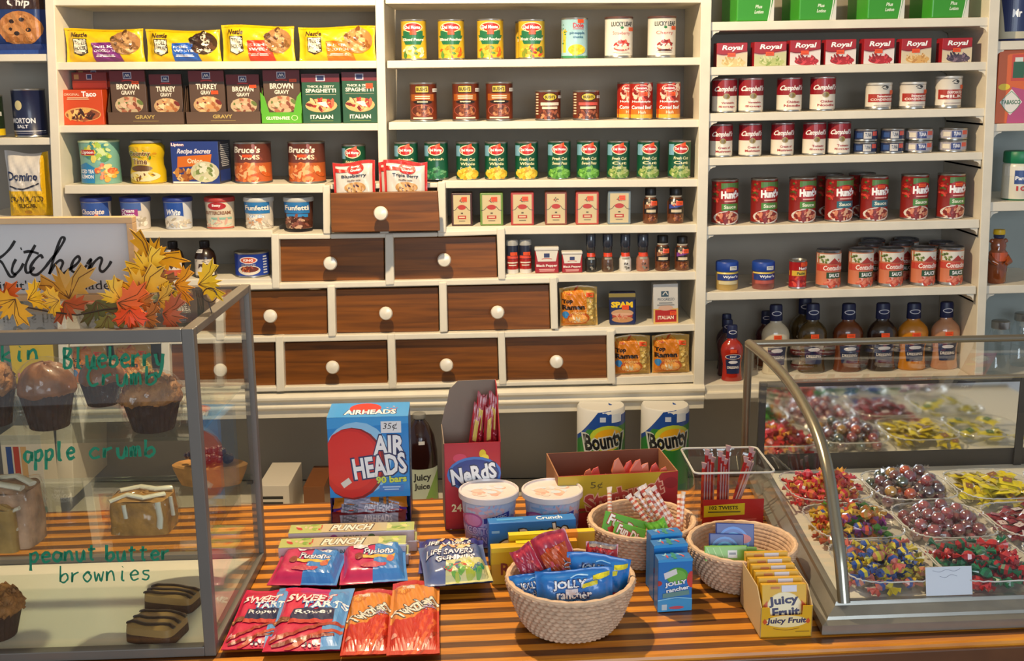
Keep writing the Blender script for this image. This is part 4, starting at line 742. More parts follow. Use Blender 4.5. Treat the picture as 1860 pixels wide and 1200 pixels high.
DL = [('dr0', 1311, 1352, 590, '#a8281c', 'red dressing bottle at the front left of the lowest right board', 0), ('dr1', 1386, 1437, 553, '#d8ccb0', 'cream white dressing bottle on the lowest right board', .06), ('dr2', 1452, 1505, 551, '#4a3a1c', 'olive brown dressing bottle beside the cream one', .06), ('dr3', 1516, 1571, 551, '#6a3418', 'amber brown dressing bottle', .06), ('dr4', 1578, 1633, 550, '#2c1c16', 'nearly black dressing bottle', .06), ('dr5', 1634, 1689, 550, '#c8801c', 'orange yellow dressing bottle', .06), ('dr6', 1695, 1747, 548, '#c08a68', 'pinkish tan dressing bottle by the right panel', .06),
    ('dr7', 1304, 1343, 580, '#4a1c24', 'dark red dressing bottle directly behind the bright red one', .06), ('dr8', 1303, 1340, 570, '#3a1c2c', 'purple dressing bottle at the back left corner', .14), ('dr2', 1441, 1487, 546, 0, 'olive brown dressing bottle behind the front row', .16), ('dr7', 1371, 1416, 548, 0, 'dark red dressing bottle behind the cream one', .17)]
for k, x0, x1, yt, c, lb, dp in DL:
    put(k, 'dressing_bottle', 'bottle', lb, 'R6', x0, x1, yt, dress(c) if c else None, group='salad dressing bottles', deep=dp)
# ---- far right strip
put('jug', 'cleaner_jug', 'jug', 'navy and cream household jug at the top right edge', 'F0', 1822, 1885, -70, lathe_b('cleaner_jug', [(.9, 0), (1, .03), (1, .55), (.7, .8), (.3, .9)], ['#1f2a5c', '#cfc8b0', '#cfc8b0', '#1f2a5c'], [('p', [(.0, .45), (.6, .45), (.6, .88), (.1, .88)], '#22305f'), T('Mr', .25, .6, .5, .7)], sy=.7), D=None)
put('tab', 'hot_sauce_box', 'box', 'orange hot sauce box with a bottle picture and white diamond', 'F1', 1818, 1870, 91, box_b('hot_sauce_box', .06, '#d8601c', [('r', .45, .06, .95, .42, '#c8402c'), ('r', .55, .10, .82, .16, '#d8e0d8'), ('r', .5, .16, .88, .38, '#1f5a3c'), ('p', [(.6, .53), (.98, .71), (.6, .89), (.22, .71)], '#e8e4dc'), ('s', [(.6, .56), (.92, .71), (.6, .86), (.28, .71), (.6, .56)], .02, '#3a8a5a'), T('TABASCO', .28, .68, .92, .74, '#2f6a4a'), ('e', .2, .50, .18, .045, '#e8c81c'), ('e', .7, .64, .5, .2, '#c05a6a')][:5]+[('p', [(.5, .5), (1, .55), (1, 1), (.4, 1)], '#b8487a'), ('p', [(.5, .53), (.88, .71), (.5, .89), (.12, .71)], '#e8e4dc'), ('s', [(.5, .56), (.82, .71), (.5, .86), (.18, .71), (.5, .56)], .02, '#3a8a5a'), T('TABASCO', .18, .68, .82, .74, '#2f6a4a'), ('e', .24, .50, .2, .045, '#e8c81c')], None), D=.06, rot=-.1)
for key_ in ('jug',): pass
put('parm', 'cheese_shaker', 'jar', 'green-lidded grated cheese shaker on the third far right shelf', 'F2', 1824, 1880, 274, lathe_b('cheese_shaker', [(.95, 0), (1, .03), (1, .72), (.9, .76)], ['#1f6a48', '#e0dccc', '#e0dccc'], [('r', 0, .3, 1, .5, '#e8e4d8'), ('r', .2, .38, .9, .66, '#2c4a8a'), T('Parmesan', .22, .50, .88, .58), T('100', .26, .70, .7, .80, '#c02a24')], lid=([(.96, .76), (1, .78), (1, .97), (.95, 1), (0, 1)], '#1c7a54', 'lid')), D=None)
# honey bear bottle
def bear(W, H):
    hm = M('#8a4420', .12, coat=.9)
    o = MB().lathe([(r*W/2, z*H) for r, z in ((.8, 0), (.92, .03), (.95, .2), (1.0, .34), (.82, .5), (.95, .56), (.7, .62), (.78, .70), (.62, .80), (.4, .84))], 24, [hm]*9, sy=.8).build('honey_bear_bottle')
    for s in (-1, 1):
        MB().lathe([(0, -.008), (.007, -.004), (.008, 0), (.005, .006), (0, .008)], 12, hm, (s*.68*W/2, 0, .78*H), cap=False).build('ear', o)
        MB().tube([(s*.85*W/2, -.002, .50*H), (s*.8*W/2, -.03, .42*H), (s*.4*W/2, -.036, .38*H)], [.008, .009, .006], hm, 10).build('arm', o)
    MB().lathe([(.42*W/2, .83*H), (.52*W/2, .85*H), (.52*W/2, .90*H), (.56*W/2, .91*H)], 20, M('#2f3a5a', .4)).build('collar', o)
    MB().lathe([(.56*W/2, .905*H), (.58*W/2, .92*H), (.54*W/2, .99*H), (0, H)], 20, M('#e0b81c', .4), cap=False).build('cap', o)
    art([('p', [(.12, .42), (.88, .42), (.82, .58), (.18, .58)], '#c8582c'), T('HONEY', .3, .47, .7, .53, '#f4dca8')], W, H, on_cyl([(.92*W/2, 0), (W/2, .34*H), (.9*W/2, .5*H), (.9*W/2, H)], sy=.8), 'label', o, .005, lift=.002)
    return o
put('bear', 'honey_bear_bottle', 'bottle', 'bear-shaped honey bottle with yellow cap on the far right shelf', 'F3', 1797, 1833, 416, bear)
# canning jars low at the far right
board('F4', br_, 1786, 690, 1930, 686, 14)
def jar(W, H):
    g = glass('jar_glass', (.93, .96, .97), .06)
    o = MB().lathe([(.9*W/2, 0), (W/2, .03*H), (W/2, .7*H), (.8*W/2, .82*H), (.72*W/2, .86*H), (.74*W/2, .87*H)], 28, g).build('glass_jar')
    MB().lathe([(.76*W/2, .86*H), (.78*W/2, .87*H), (.78*W/2, .99*H), (.72*W/2, H), (0, H)], 24, METAL, cap=False).build('lid', o); return o
for i, (x0, x1, yt, dp) in enumerate(((1797, 1838, 582, .02), (1836, 1880, 578, .12))):
    put('jar', 'glass_jar', 'jar', ['clear glass canning jar beside the right unit', 'clear glass canning jar at the picture edge'][i], 'F4', x0, x1, yt, jar, group='canning jars', deep=dp)
# ---- far left strip
put('cookie', 'cookie_mix_pouch', 'pouch', 'blue and brown cookie mix pouch with a big chocolate chip cookie', 'E0', -36, 76, -60, pillow_b('cookie_mix_pouch', .05, '#20376e', [('r', 0, 0, 1, .48, '#3a241e'), T('Chocolate', .1, .28, .9, .34, '#e8e4e0', sh=.2), T('Chip', .40, .36, .78, .47, '#f0ece8', sh=.2), ('e', .58, .70, .36, .20, '#b87840'), ('f', .58, .70, .34, .19, ['#c88a50', '#a8682f', '#c88a50', '#b8783c'], 40), ('e', .45, .62, .045, .025, '#2a1812'), ('e', .62, .60, .045, .025, '#2a1812'), ('e', .72, .72, .045, .025, '#2a1812'), ('e', .52, .76, .045, .025, '#2a1812'), ('e', .42, .71, .03, .02, '#2a1812'), ('r', 0, .88, 1, 1, '#2a4a94')], None, 'lt', 5, wrinkle=.001), D=.05)
put('msalt', 'salt_canister', 'canister', 'navy blue round salt canister on the far left shelf', 'E1', 23, 82, 161, can_b('salt_canister', [(.03, .96, '#1a2142')], [('e', .36, .34, .12, .10, '#d8c890'), T('MORTON', .08, .60, .82, .71, '#e8e8ee'), T('SALT', .26, .74, .62, .81, '#e8e8ee'), ('r', .0, .86, 1, .88, '#c8c8d0'), ('r', .0, .91, 1, .92, '#8a8aa0')], None))
put('msal2', 'salt_canister', 'canister', 'yellow and dark canister cut by the left picture edge', 'E1', -46, 5, 172, can_b('salt_canister', [(0, .8, '#22301f'), (.8, 1, '#d8b81c')], [('r', .6, .4, 1, .5, '#c8c8c0')], None))
put('sugar', 'sugar_bag', 'bag', 'white and yellow granulated sugar bag on the far left shelf', 'E2', 4, 84, 277, pillow_b('sugar_bag', .06, '#d9d3cc', [('r', 0, .60, 1, 1, '#e0b41c'), ('r', .86, 0, 1, 1, '#dcae14'), T('Domino', .1, .30, .80, .44, '#1c2a56', sh=.1), ('s', [(.12, .52), (.42, .57), (.82, .48)], .035, '#2a2a3a'), T('GRANULATED', .1, .68, .88, .77, '#5a3f10'), T('SUGAR', .28, .80, .7, .87, '#5a3f10'), ('e', .45, .94, .08, .03, '#b8861c')], None, 'lr', 6, wrinkle=.002), D=.06)
# ---------------------------------------------------------------- goods on the service counter
CS = CZ+.0012
def base2(pl, pr, z=CS):
    a, b = atz(*pl, z), atz(*pr, z); d = b-a; return a, b, d.length, math.atan2(d.y, d.x)
def cbox(pl, pr, ty, D=None, by=None, z=CS, px=None):
    """stand a box on the counter: foot of its front edge pl-pr, top of the front at ty, back edge of the top at by"""
    a, b, W, r = base2(pl, pr, z); px = px or pl[0]; H = at(px, ty, a.y).z-z
    if by: D = (atz(px, by, z+H).y-a.y)
    n = Vector((-math.sin(r), math.cos(r), 0)); o = (a+b)/2+n*D/2
    return o, r, W, H, D
def setp(o, loc, r, lab, cat, grp=None):
    o.location = loc; o.rotation_euler = (0, 0, r); tag(o, lab, cat, grp); return o
# big blue candy bar box with open foot
loc, r, W, H, D = cbox((602, 957), (747, 953), 759, by=733)
BL = M('#1f86d0', .35, coat=.4); mb = MB()
hc = H*.27
mb.box((-W/2, -D/2, hc), (W/2, D/2, H), BL).box((-W/2, -D/2+.002, 0), (-W/2+.002, D/2, hc), M('#2a2a5c', .4)).box((W/2-.002, -D/2+.002, 0), (W/2, D/2, hc), M('#2a2a5c', .4)).box((-W/2+.002, D/2-.002, 0), (W/2-.002, D/2, hc), BL).box((-W/2+.002, -D/2+.002, 0), (W/2-.002, D/2-.002, .002), M('#2a2a5c', .4))
mb.box((-W/2, -D/2-.012, 0), (W/2, -D/2-.010, hc*.22), M('#2a2a5c', .4))
ah = mb.build('candy_bar_box', None, .001)
setp(ah, loc, r, 'tall blue box of ninety candy bars with a big red disc and white bubble letters', 'box')
q = 1/.73
def vv(v): return v*.78                      # photo fraction -> full height fraction
ops = [('p', [(0, .10), (1, .06), (1, .0), (0, .0)], '#3a9adc'), ('e', .36, .38, .42, .34, '#8cc4ea'), ('e', .30, .42, .40, .33, '#7a1418'), ('e', .28, .415, .385, .318, '#c8221e'), ('e', .27, .39, .34, .27, '#d42a22'),
    ('r', .66, .04, .91, .145, '#dfe3e6'), T('35', .69, .055, .79, .11, '#33343a', b=0, sh=.2), T('¢', .80, .055, .86, .125, '#33343a', b=0),
    ('p', [(.14, .595), (.24, .545), (.28, .59), (.18, .64)], '#d8d4cc'),
    T('AIR', .56, .165, .95, .345, '#e9edf0', o='#1a2c5c', b=.035), T('HEADS', .30, .345, .96, .54, '#e9edf0', o='#1a2c5c', b=.035, rot=7), T('90 bars', .58, .535, .96, .60, '#c8d84a', b=.04, rot=3, o='#1a4a7a'), ('r', .62, .62, .92, .68, '#3a7ac8'), ('r', .66, .633, .88, .643, '#b8d4f0'), ('r', .68, .655, .86, .664, '#b8d4f0')]
ops = [o_ for o_ in ops]
art(ops, W, H, lambda x, z, off: Vector((max(-W/2, x), -D/2-off, z)), 'label', ah)
art([('p', [(.0, .0), (1, .0), (1, 1), (0, 1)], '#2a90d8'), ('e', .45, .40, .2, .36, '#d02a20'), T('AIRHEADS', .2, .5, .84, .82, '#eef0f2', o='#1a2c5c', b=.035), ('f', .78, .45, .08, .2, ['#d84a40', '#e8b0a8'], 8)], W, D, lambda x, z, off: Vector((x, -D/2+z, H+off)), 'top_print', ah)
art([('r', .05, .04, .95, .7, '#2a6ab8')]+bars(.2, .3, .8, .6, 6, '#b8c8dc'), D, H, lambda x, z, off: Vector((W/2+off, x, z)), 'side_print', ah)
def bar(col, txt, W, H_, D_, seed, tc='#e9e6ef'):
    return pillow('candy_bar', W, D_, H_, col, [('p', [(.1, .3), (.9, .24), (.9, .8), (.12, .8)], M('#a8a4b8', .3)), ('r', .14, .32, .34, .75, '#6a6a78'), T(txt, .42, .34, .82, .78, tc, b=.025), ('r', .04, .80, .96, .98, '#c8321e')] if seed % 2 else [('r', .14, .2, .5, .8, M('#a8a4b8', .3)), ('r', .62, .2, .68, .9, '#5a5a66'), ('r', .72, .2, .75, .9, '#5a5a66')], None, 'l', seed, wrinkle=.0007)
for k, (dz, dy, col, s) in enumerate(((.003, -.012, '#7a1a20', 3), (.012, .002, '#5a2a86', 5), (.022, .012, '#5f2f8c', 7), (.032, .020, '#c8741c', 8))):
    o = bar(col, 'AIRHEADS', W*.94, .009, .036, s)
    o.location = loc+Vector((0, -D/2-.006+dy, dz+.002)); o.rotation_euler = (-math.pi/2+.75, 0, r)
    tag(o, ['red and silver candy bar lying lowest in the open foot of the blue box', 'purple candy bar lying second in the open foot of the blue box', 'purple candy bar lying third in the open foot of the blue box', 'orange candy bar on top of the purple ones under the blue box front'][k], 'candy bar', 'candy bars in the foot of the blue box')
# red rope candy box, cut open
loc, r, W, H, D = cbox((809, 962), (911, 957), 806, D=.095)
Hb = at(880, 690, loc.y+D/2).z-CS
m = M('#b02432', .4, coat=.3); inn = M('#8a7a6c', .8); t = .0015; mb = MB()
mb.box((-W/2, -D/2, 0), (W/2, -D/2+t, H), m).box((-W/2, -D/2, 0), (W/2, D/2, t), m)
for s in (-1, 1):
    x0, x1 = (-W/2, -W/2+t) if s < 0 else (W/2-t, W/2)
    pts = [(-D/2, 0), (D/2, 0), (D/2, H+.012), (-D/2, H)] if s < 0 else [(-D/2, 0), (D/2, 0), (D/2, Hb), (D/2-.025, Hb*.985), (-D/2, H*1.0)]
    mb.prism([Vector((x0, y, z)) for y, z in pts], [Vector((x1, y, z)) for y, z in pts], inn if s < 0 else m)
bp_ = [(-W/2, 0), (W/2, 0), (W/2, Hb), (-W/2+.036, Hb), (-W/2+.018, Hb-.018), (-W/2+.013, Hb-.045), (-W/2+.009, H+.05), (-W/2, H+.01)]; mb.prism([Vector((x, D/2-t, z)) for x, z in bp_], [Vector((x, D/2, z)) for x, z in bp_], inn)
nb = mb.build('rope_candy_box'); setp(nb, loc, r, 'tall red candy rope box with its front cut low and a brown cardboard inside', 'box')
art([('e', .28, .17, .12, .05, '#c83a5a'), ('e', .68, .13, .06, .05, '#d8c02a'), ('e', .72, .18, .07, .045, '#e8d040'), ('e', .53, .36, .48, .20, '#3f74c0'), ('e', .53, .36, .44, .17, '#1f3a86'), T('NeRdS', .12, .26, .92, .45, '#eceff2', o='#16284c', b=.04, rot=8), T('ROPE', .3, .47, .8, .56, '#c8c83a', o='#16284c', rot=5), T('24', .12, .70, .30, .79, '#e8e0b0', b=.025), ('e', .1, 1.0, .02, .01, '#d8d0c8')], W, H, on_flat(-D/2), 'label', nb)
art([('p', [(0, .25), (1, .2), (1, .9), (0, .75)], '#d8d0c8')]+[('s', [(.1, .3+i*.09), (.9, .24+i*.09)], .05, '#7a6a6a') for i in range(5)], D, H, lambda x, z, off: Vector((W/2+off, x, z)), 'side_print', nb)
for i in range(5):
    o = pillow('rope_candy', .020, .20, .010, '#a01c28', [('r', .1, .55, .9, .72, '#1f2f6a'), T('N', .2, .57, .8, .63, '#e8e8f0', rot=90), ('r', .3, .14, .7, .36, '#d8c060'), ('f', .5, .45, .4, .08, ['#c83a3a', '#7a1420', '#e88a9a'], 12)], None, 't', i, wrinkle=.0006)
    o.location = loc+Vector((-.012+i*.0135, -.012+.008*(i % 3), .045+.010*((i*2) % 3))); o.rotation_euler = (-.10, .16-.03*i, r)
    tag(o, 'red wrapped rope candy standing in the tall red box, %s' % ORD[i], 'candy', 'rope candies in the red box')
# cotton candy tubs
def cc_tub(cx, cy, rx, bx, by, lab, txt, hue):
    b = atz(bx, by, CS); Rr = rx/(2050/(b.y*math.cos(P)+(ZC-1.02)*math.sin(P))); z = at(cx, cy, b.y).z-CS; H = z
    tm = M('#c8cfe0', .25, coat=.5)
    o = MB().lathe([(Rr*.74, 0), (Rr*.77, .003), (Rr*.90, H*.86)], 40, [tm, tm]).build('candy_floss_tub')
    lm = M('#ded3d2', .35, coat=.4)
    MB().lathe([(Rr*.93, H*.86), (Rr, H*.88), (Rr, H*.985), (Rr*.97, H), (Rr*.93, H), (Rr*.91, H-.004), (0, H-.004)], 40, lm, cap=False).build('lid', o)
    pf = [(Rr*.77, 0), (Rr*.90, H*.86), (Rr*.9, H)]
    art([('r', 0, .16, 1, .40, '#b8c4dc'), ('f', .5, .30, .5, .12, hue, 36), ('r', 0, .42, 1, .97, '#9a94cc'), ('f', .5, .7, .5, .26, ['#8a84c8', '#a8b0e0', '#7a70b8', '#b8a8d8'], 40), ('e', .22, .46, .16, .14, '#b85a9a'), ('e', .22, .46, .13, .11, '#d88ab8'), ('p', [(.40, .40), (.82, .30), (.82, .40), (.40, .50)], '#2f3f96'), T('CLASSIC', .46, .36, .78, .42, '#e0e4f4', rot=8), T('COTTON', .14, .58, .60, .72, '#c8b8e4', o='#5a4a9a'), T('CANDY', .2, .76, .62, .9, '#c8b8e4', o='#5a4a9a')], Rr*1.9, H, on_cyl(pf), 'label', o, .006, lift=.0008)
    art([('f', .45, .45, .4, .35, ['#eab8a8', '#e8ccc4', '#e6a898', '#d8d4dc', '#c8d4e0'], 26)], Rr*1.7, Rr*1.7, lambda x, z, off: Vector((x, z-Rr*.85, H-.004+off)), 'seal', o, ro=.5, lift=.0002)
    setp(o, b, .05, lab, 'tub', 'cotton candy tubs')
cc_tub(885, 887, 55, 889, 979, 'left cotton candy tub with translucent lid, beside the red rope candy box', 'a', ['#d8a0b0', '#e0b8b8', '#b8c0d8', '#a8b8dc'])
cc_tub(1005, 886, 56, 1003, 976, 'right cotton candy tub with translucent lid, in front of the cardboard carton', 'b', ['#8ab0d8', '#a8c0dc', '#d8a8a8', '#c8b8d0'])
# theatre boxes
def tbox(pl, pr, ty, D, col, ops, lab, rx=0, z=CS, top=None, nm='candy_box', grp='theatre candy boxes'):
    loc, r, W, H, D = cbox(pl, pr, ty, D=D, z=z)
    o = box_b(nm, D, col, ops)(W, H); setp(o, loc, r, lab, 'box', grp); o.rotation_euler = (rx, 0, r)
    if top: art(top, W, D, lambda x, z, off: Vector((x, -D/2+z, H+off)), 'top_print', o)
    return o
tbox((889, 1026), (1046, 1016), 951, .028, '#1c78c8', [('e', .22, .72, .16, .35, '#16202c'), ('e', .22, .72, .14, .31, '#e8e4dc'), ('e', .22, .72, .08, .18, '#5a3424'), T('Buncha', .36, .10, .92, .52, '#e9e6df', o='#16181c', b=.04, rot=8), ('r', .03, .18, .12, .24, '#8ac0e8')], 'blue theatre candy box standing in front of the cotton candy tubs', top=[T('Crunch', .55, .2, .85, .8, '#dce8f4'), ('r', .1, .3, .4, .6, '#4aa0e0')])
tbox((893, 1061), (1012, 1054), 996, .022, '#d8b01c', [('r', 0, 0, 1, .12, '#ecd030'), ('r', 0, .45, 1, 1, '#c8981c'), T('Raisinets', .14, .42, 1.0, .76, '#7a2a1a', b=.025)], 'yellow theatre candy box beside the front basket')
tbox((925, 1046), (1080, 1037), 973, .016, '#d8a81c', [('r', .55, 0, .8, .14, '#e8902c'), ('r', 0, 0, .5, .12, '#f0d81c')], 'yellow and orange box standing right behind the front basket bags, the taller one', top=[('r', .0, 0, .55, 1, '#f0d420'), ('r', .55, 0, .8, 1, '#e89030'), ('r', .8, 0, 1, 1, '#ecc820')])
tbox((938, 1052), (1048, 1047), 987, .014, '#d8a81c', [('r', .55, 0, .8, .14, '#e8902c')], 'yellow and orange box standing right behind the front basket bags, the lower one', top=[('r', .0, 0, .6, 1, '#f0d420'), ('r', .6, 0, 1, 1, '#eaa030')])
# ---- lying bags
def lay(nm, cat, lab, bl, br, tl, T_, col, ops, z=.004, seed=1, grp=None, crimp='lt', rx=0, **k):
    a, b, W, r = base2(bl, br, CZ+z); c = atz(*tl, CZ+z); n = Vector((-math.sin(r), math.cos(r), 0)); Hh = (c-a).dot(n)
    sk = (c-a).dot(Vector((math.cos(r), math.sin(r), 0)))
    k.setdefault('wrinkle', .0009); o = pillow(nm, W, Hh, T_, col, ops, None, crimp, seed, **k)
    r2 = r-math.atan2(sk, Hh)*.8 if abs(sk) > .004 else r
    o.location = (a+b)/2+Vector((0, 0, T_*.4)); o.rotation_euler = (-math.pi/2+rx, 0, r2)
    tag(o, lab, cat, grp); return o
RO_ = '#c83048'
ropes = [('p', [(.66, 0), (1, 0), (1, 1), (.74, 1), (.70, .55)], '#5a9ad8'), T('SWEET', .10, .20, .78, .31, '#f2f0ee', o='#c81f48', b=.035, sh=.15), T('TARTS', .34, .31, 1.0, .42, '#eef2f8', o='#2a78c8', b=.035), ('p', [(.24, .43), (.82, .43), (.84, .62), (.22, .60)], '#1c2450'), T('Ropes', .27, .45, .79, .54, '#ffffff', b=.025), ('p', [(.22, .60), (.84, .62), (.82, .68), (.22, .66)], '#c83a30'),
    ('s', [(.05, .9), (.4, .80), (.6, .72), (1, .66)], .08, '#a83a26'), ('s', [(.3, 1), (.6, .85), (1, .76)], .08, '#c04a30'), ('s', [(.1, .95), (.5, .88), (.9, .84)], .06, '#8a2c1c'), ('e', .12, .60, .12, .05, '#8a4a2c'), ('f', .12, .60, .11, .045, ['#a86a40', '#c88a5a', '#6a3420'], 12), ('f', .62, .95, .14, .04, ['#e8e4e8', '#30304a'], 10), ('r', .05, .84, .13, .88, '#f0a0b0')]
lay('rope_candy_bag', 'bag', 'pink and blue candy rope bag half under its twin, beside the glass case', (401, 1187), (506, 1184), (450, 1078), .016, '#d2204e', ropes, .004, 11, 'pink candy rope bags')
lay('rope_candy_bag', 'bag', 'pink and blue candy rope bag lying on top of its twin', (476, 1192), (618, 1188), (520, 1078), .018, '#d2204e', ropes, .010, 12, 'pink candy rope bags')
twz = [('r', 0, 0, 1, .10, '#c02418'), ('p', [(0, .10), (1, .10), (1, .45), (.55, .62), (0, .66)], '#dd8a34'), ('e', .25, .2, .16, .07, '#c8701c'), ('e', .25, .2, .11, .045, '#e8a04a'), ('r', .22, .13, .48, .19, '#dcd4c8'), ('p', [(0, .62), (.45, .60), (.8, .42), (1, .45), (1, 1), (0, 1)], '#c8301c'), ('s', [(.35, 1), (.6, .8), (.75, .58), (.95, .44)], .10, '#d8481f'), ('s', [(.5, 1), (.75, .8), (.92, .62)], .09, '#e0602c'), ('s', [(.62, 1), (.85, .84), (.97, .74)], .05, '#a8281a'),
    T('Twizzlers', -.04, .37, 1.04, .50, '#efe8dc', o='#3a3a44', b=.035, rot=42), T('PULL', .68, .42, .92, .47, '#b8a8d0', o='#4a3a6a', rot=35), ('e', .12, .82, .06, .03, '#e89a8a')]
lay('licorice_bag', 'bag', 'orange and red licorice bag, the left one of two beside the pink rope bags', (618, 1198), (706, 1197), (634, 1080), .016, '#c8401c', twz, .006, 13, 'orange licorice bags')
lay('licorice_bag', 'bag', 'orange and red licorice bag, the right one of two overlapping its twin', (702, 1199), (799, 1197), (712, 1066), .018, '#c8401c', twz, .012, 14, 'orange licorice bags')
swt = [('p', [(.55, 0), (1, 0), (1, 1), (.48, 1)], '#3a80c8'), ('s', [(.3, .22), (.5, .12), (.8, .24)], .07, '#e8dce4'), T('Fusions', .36, .30, .82, .46, '#f0e8ee', o='#22346a', b=.025, sh=.1), ('p', [(.34, .48), (.84, .50), (.82, .58), (.34, .56)], '#d8b048'), ('e', .28, .5, .06, .1, '#8a3a2c'), ('e', .76, .6, .06, .1, '#c86a4a'), ('e', .5, .75, .2, .07, '#c04a5a')]
lay('sour_candy_bag', 'bag', 'pink and blue small candy bag, left of the pair in front of the punch straws', (485, 1076), (612, 1078), (514, 1026), .035, '#c02458', swt, .002, 15, 'small pink and blue candy bags', rx=.1)
lay('sour_candy_bag', 'bag', 'pink and blue small candy bag, right of the pair in front of the punch straws', (617, 1079), (741, 1066), (624, 1022), .035, '#c02458', swt+[('r', .2, .1, .42, .28, '#d8d0d0')], .002, 16, 'small pink and blue candy bags', rx=.1)
lsv = [('f', .55, .2, .4, .16, ['#e0c890', '#d8a070', '#e8e0c8'], 14), T('LIFE SAVERS', .08, .30, .8, .44, '#ecebf2', o='#26265c', b=.025, sh=.2), T('GUMMIES', .2, .48, .8, .60, '#ecebf2', o='#26265c', b=.04, sh=.2), ('p', [(.35, .62), (.7, .55), (1, .60), (1, 1), (.3, 1)], '#c8c890'), ('f', .62, .80, .34, .18, ['#6aa84a', '#c8c84a', '#2a8a6a', '#c84a4a', '#a8b83a', '#4a6a8a'], 24)]
lay('gummy_bag', 'bag', 'purple gummy ring bag lying behind its twin', (760, 1056), (882, 1050), (763, 1010), .035, '#3a3a8a', lsv, .002, 17, 'gummy ring bags', rx=.12)
lay('gummy_bag', 'bag', 'purple and pale green gummy ring bag lying in front, beside the yellow box', (772, 1080), (896, 1070), (764, 1024), .035, '#5a6a9a', lsv, .014, 18, 'gummy ring bags', rx=.12)
# ---- straws in long clear-wrapped boxes
pun = [('p', [(0, 0), (1, 0), (1, 1), (0, 1)], '#b8c070'), ('f', .82, .4, .16, .5, ['#c8d84a', '#8aa83a', '#e0d88a'], 12), ('f', .16, .4, .14, .4, ['#c83a3a', '#8ab04a', '#e8c0a0'], 10), ('r', .26, 0, .78, 1, '#c8b890'), T('PUNCH', .34, .15, .66, .85, '#f2efe2', o='#3a3020', b=.04, sh=.2)]
pfr = [('r', 0, 0, 1, 1, '#c8b4b8'), ('e', .36, .5, .03, .3, '#a04a8a'), T('PUNCH', .44, .3, .58, .8, '#4a5a4a', b=.025), ('e', .66, .5, .03, .3, '#4a6a3a')]
for i, (pl, pr, ty, z, lb) in enumerate((((530, 1007), (757, 1000), 988, 0, 'lower box of the rear stack of long sour straw boxes'), ((527, 992), (755, 984), 977, 1, 'upper box of the rear stack of long sour straw boxes'), ((512, 1031), (742, 1024), 1013, 0, 'lower box of the front stack of long sour straw boxes'), ((509, 1014), (738, 1007), 997, 1, 'upper box of the front stack of long sour straw boxes'))):
    if z == 0: loc, r, W, H, D = cbox(pl, pr, ty, D=.042); keep = (loc, r, W, H, D)
    else: loc, r, W, H, D = keep; loc = loc+Vector((-.004, -.003, H+.0012))
    o = box_b('sour_straw_box', D, '#b8a8a8', pfr, None, .002)(W, H); setp(o, loc, r, lb, 'box', 'sour straw boxes')
    art(pun, W, D, lambda x, z_, off: Vector((x, -D/2+z_, H+off)), 'top_print', o)
    MB().box((-W/2-.006, -D/2-.0015, -.0004), (W/2+.006, D/2+.0015, H+.0015), glass('clear_wrap', (1, 1, 1), .03, 1.3, .12)).build('clear_wrap', o, .003)
# ---- baskets of coiled rope
BK = M('#c9a78a', .8, noise=.22, sc=90); BKr = M('#d6b494', .75, noise=.15, sc=80)
def basket(cx, cy, rx, fx, fy, rb_px, lab, coarse=1.):
    f = atz(fx, fy, CS); sc = 2050/(f.y*math.cos(P)+.8*math.sin(P)); rb = rb_px/sc
    c = Vector((f.x, f.y+rb, CS)); sc2 = 2050/(c.y*math.cos(P)+.8*math.sin(P)); Rr = rx/sc2
    Hh = at(cx, cy, c.y).z-CS; c.x = at(cx, cy, c.y).x; rows = 11
    NT = 132; NV = rows*6; mb = MB()
    def prof(t): return rb+(Rr-rb)*(t**.55)
    def outer(u, v):
        a = u*6.28318; row = v*rows; k = row-math.floor(row); bmp = abs(math.sin(k*math.pi))**.6
        tw = .5+.5*math.sin(a*50*coarse+math.floor(row)*math.pi+k*2.2)
        rr = prof(v)+.0052*bmp*(.45+.55*tw); return Vector((rr*math.sin(a), -rr*math.cos(a), v*Hh))
    def inner(u, v):
        a = -u*6.28318; row = v*rows; k = row-math.floor(row); bmp = abs(math.sin(k*math.pi))**.6
        rr = prof(v)-.006-.0025*bmp*(.6+.4*math.sin(a*60)); return Vector((rr*math.sin(a), -rr*math.cos(a), .003+v*(Hh-.003)))
    mb.grid(outer, NT*3, NV, BK).grid(inner, NT, NV, BK)
    n = 60; ring = [Vector((rb*math.sin(i*6.283/n), -rb*math.cos(i*6.283/n), .0)) for i in range(n)]
    mb.add(ring, [tuple(range(n))[::-1]], BK); mb.add([p*.96+Vector((0, 0, .004)) for p in ring], [tuple(range(n))], BK)
    o = mb.build('rope_basket'); o.location = c; tag(o, lab, 'basket', 'coiled rope baskets')
    MB().tube([Vector(((Rr-.002)*math.sin(i*6.283/72), -(Rr-.002)*math.cos(i*6.283/72), Hh)) for i in range(72)], [.0048+.0007*math.sin(i*2.1) for i in range(72)], BKr, 8, closed=True).build('rim', o)
    return c, Rr, Hh, rb
B1 = basket(1036, 1046, 115, 1036, 1166, 72, 'front tan rope basket full of blue candy bags')
B2 = basket(1166, 943, 96, 1160, 1034, 66, 'tan rope basket behind the small blue boxes, holding candy sticks')
B3 = basket(1348, 984, 97, 1350, 1079, 62, 'tan rope basket beside the candy case, holding gum packs')
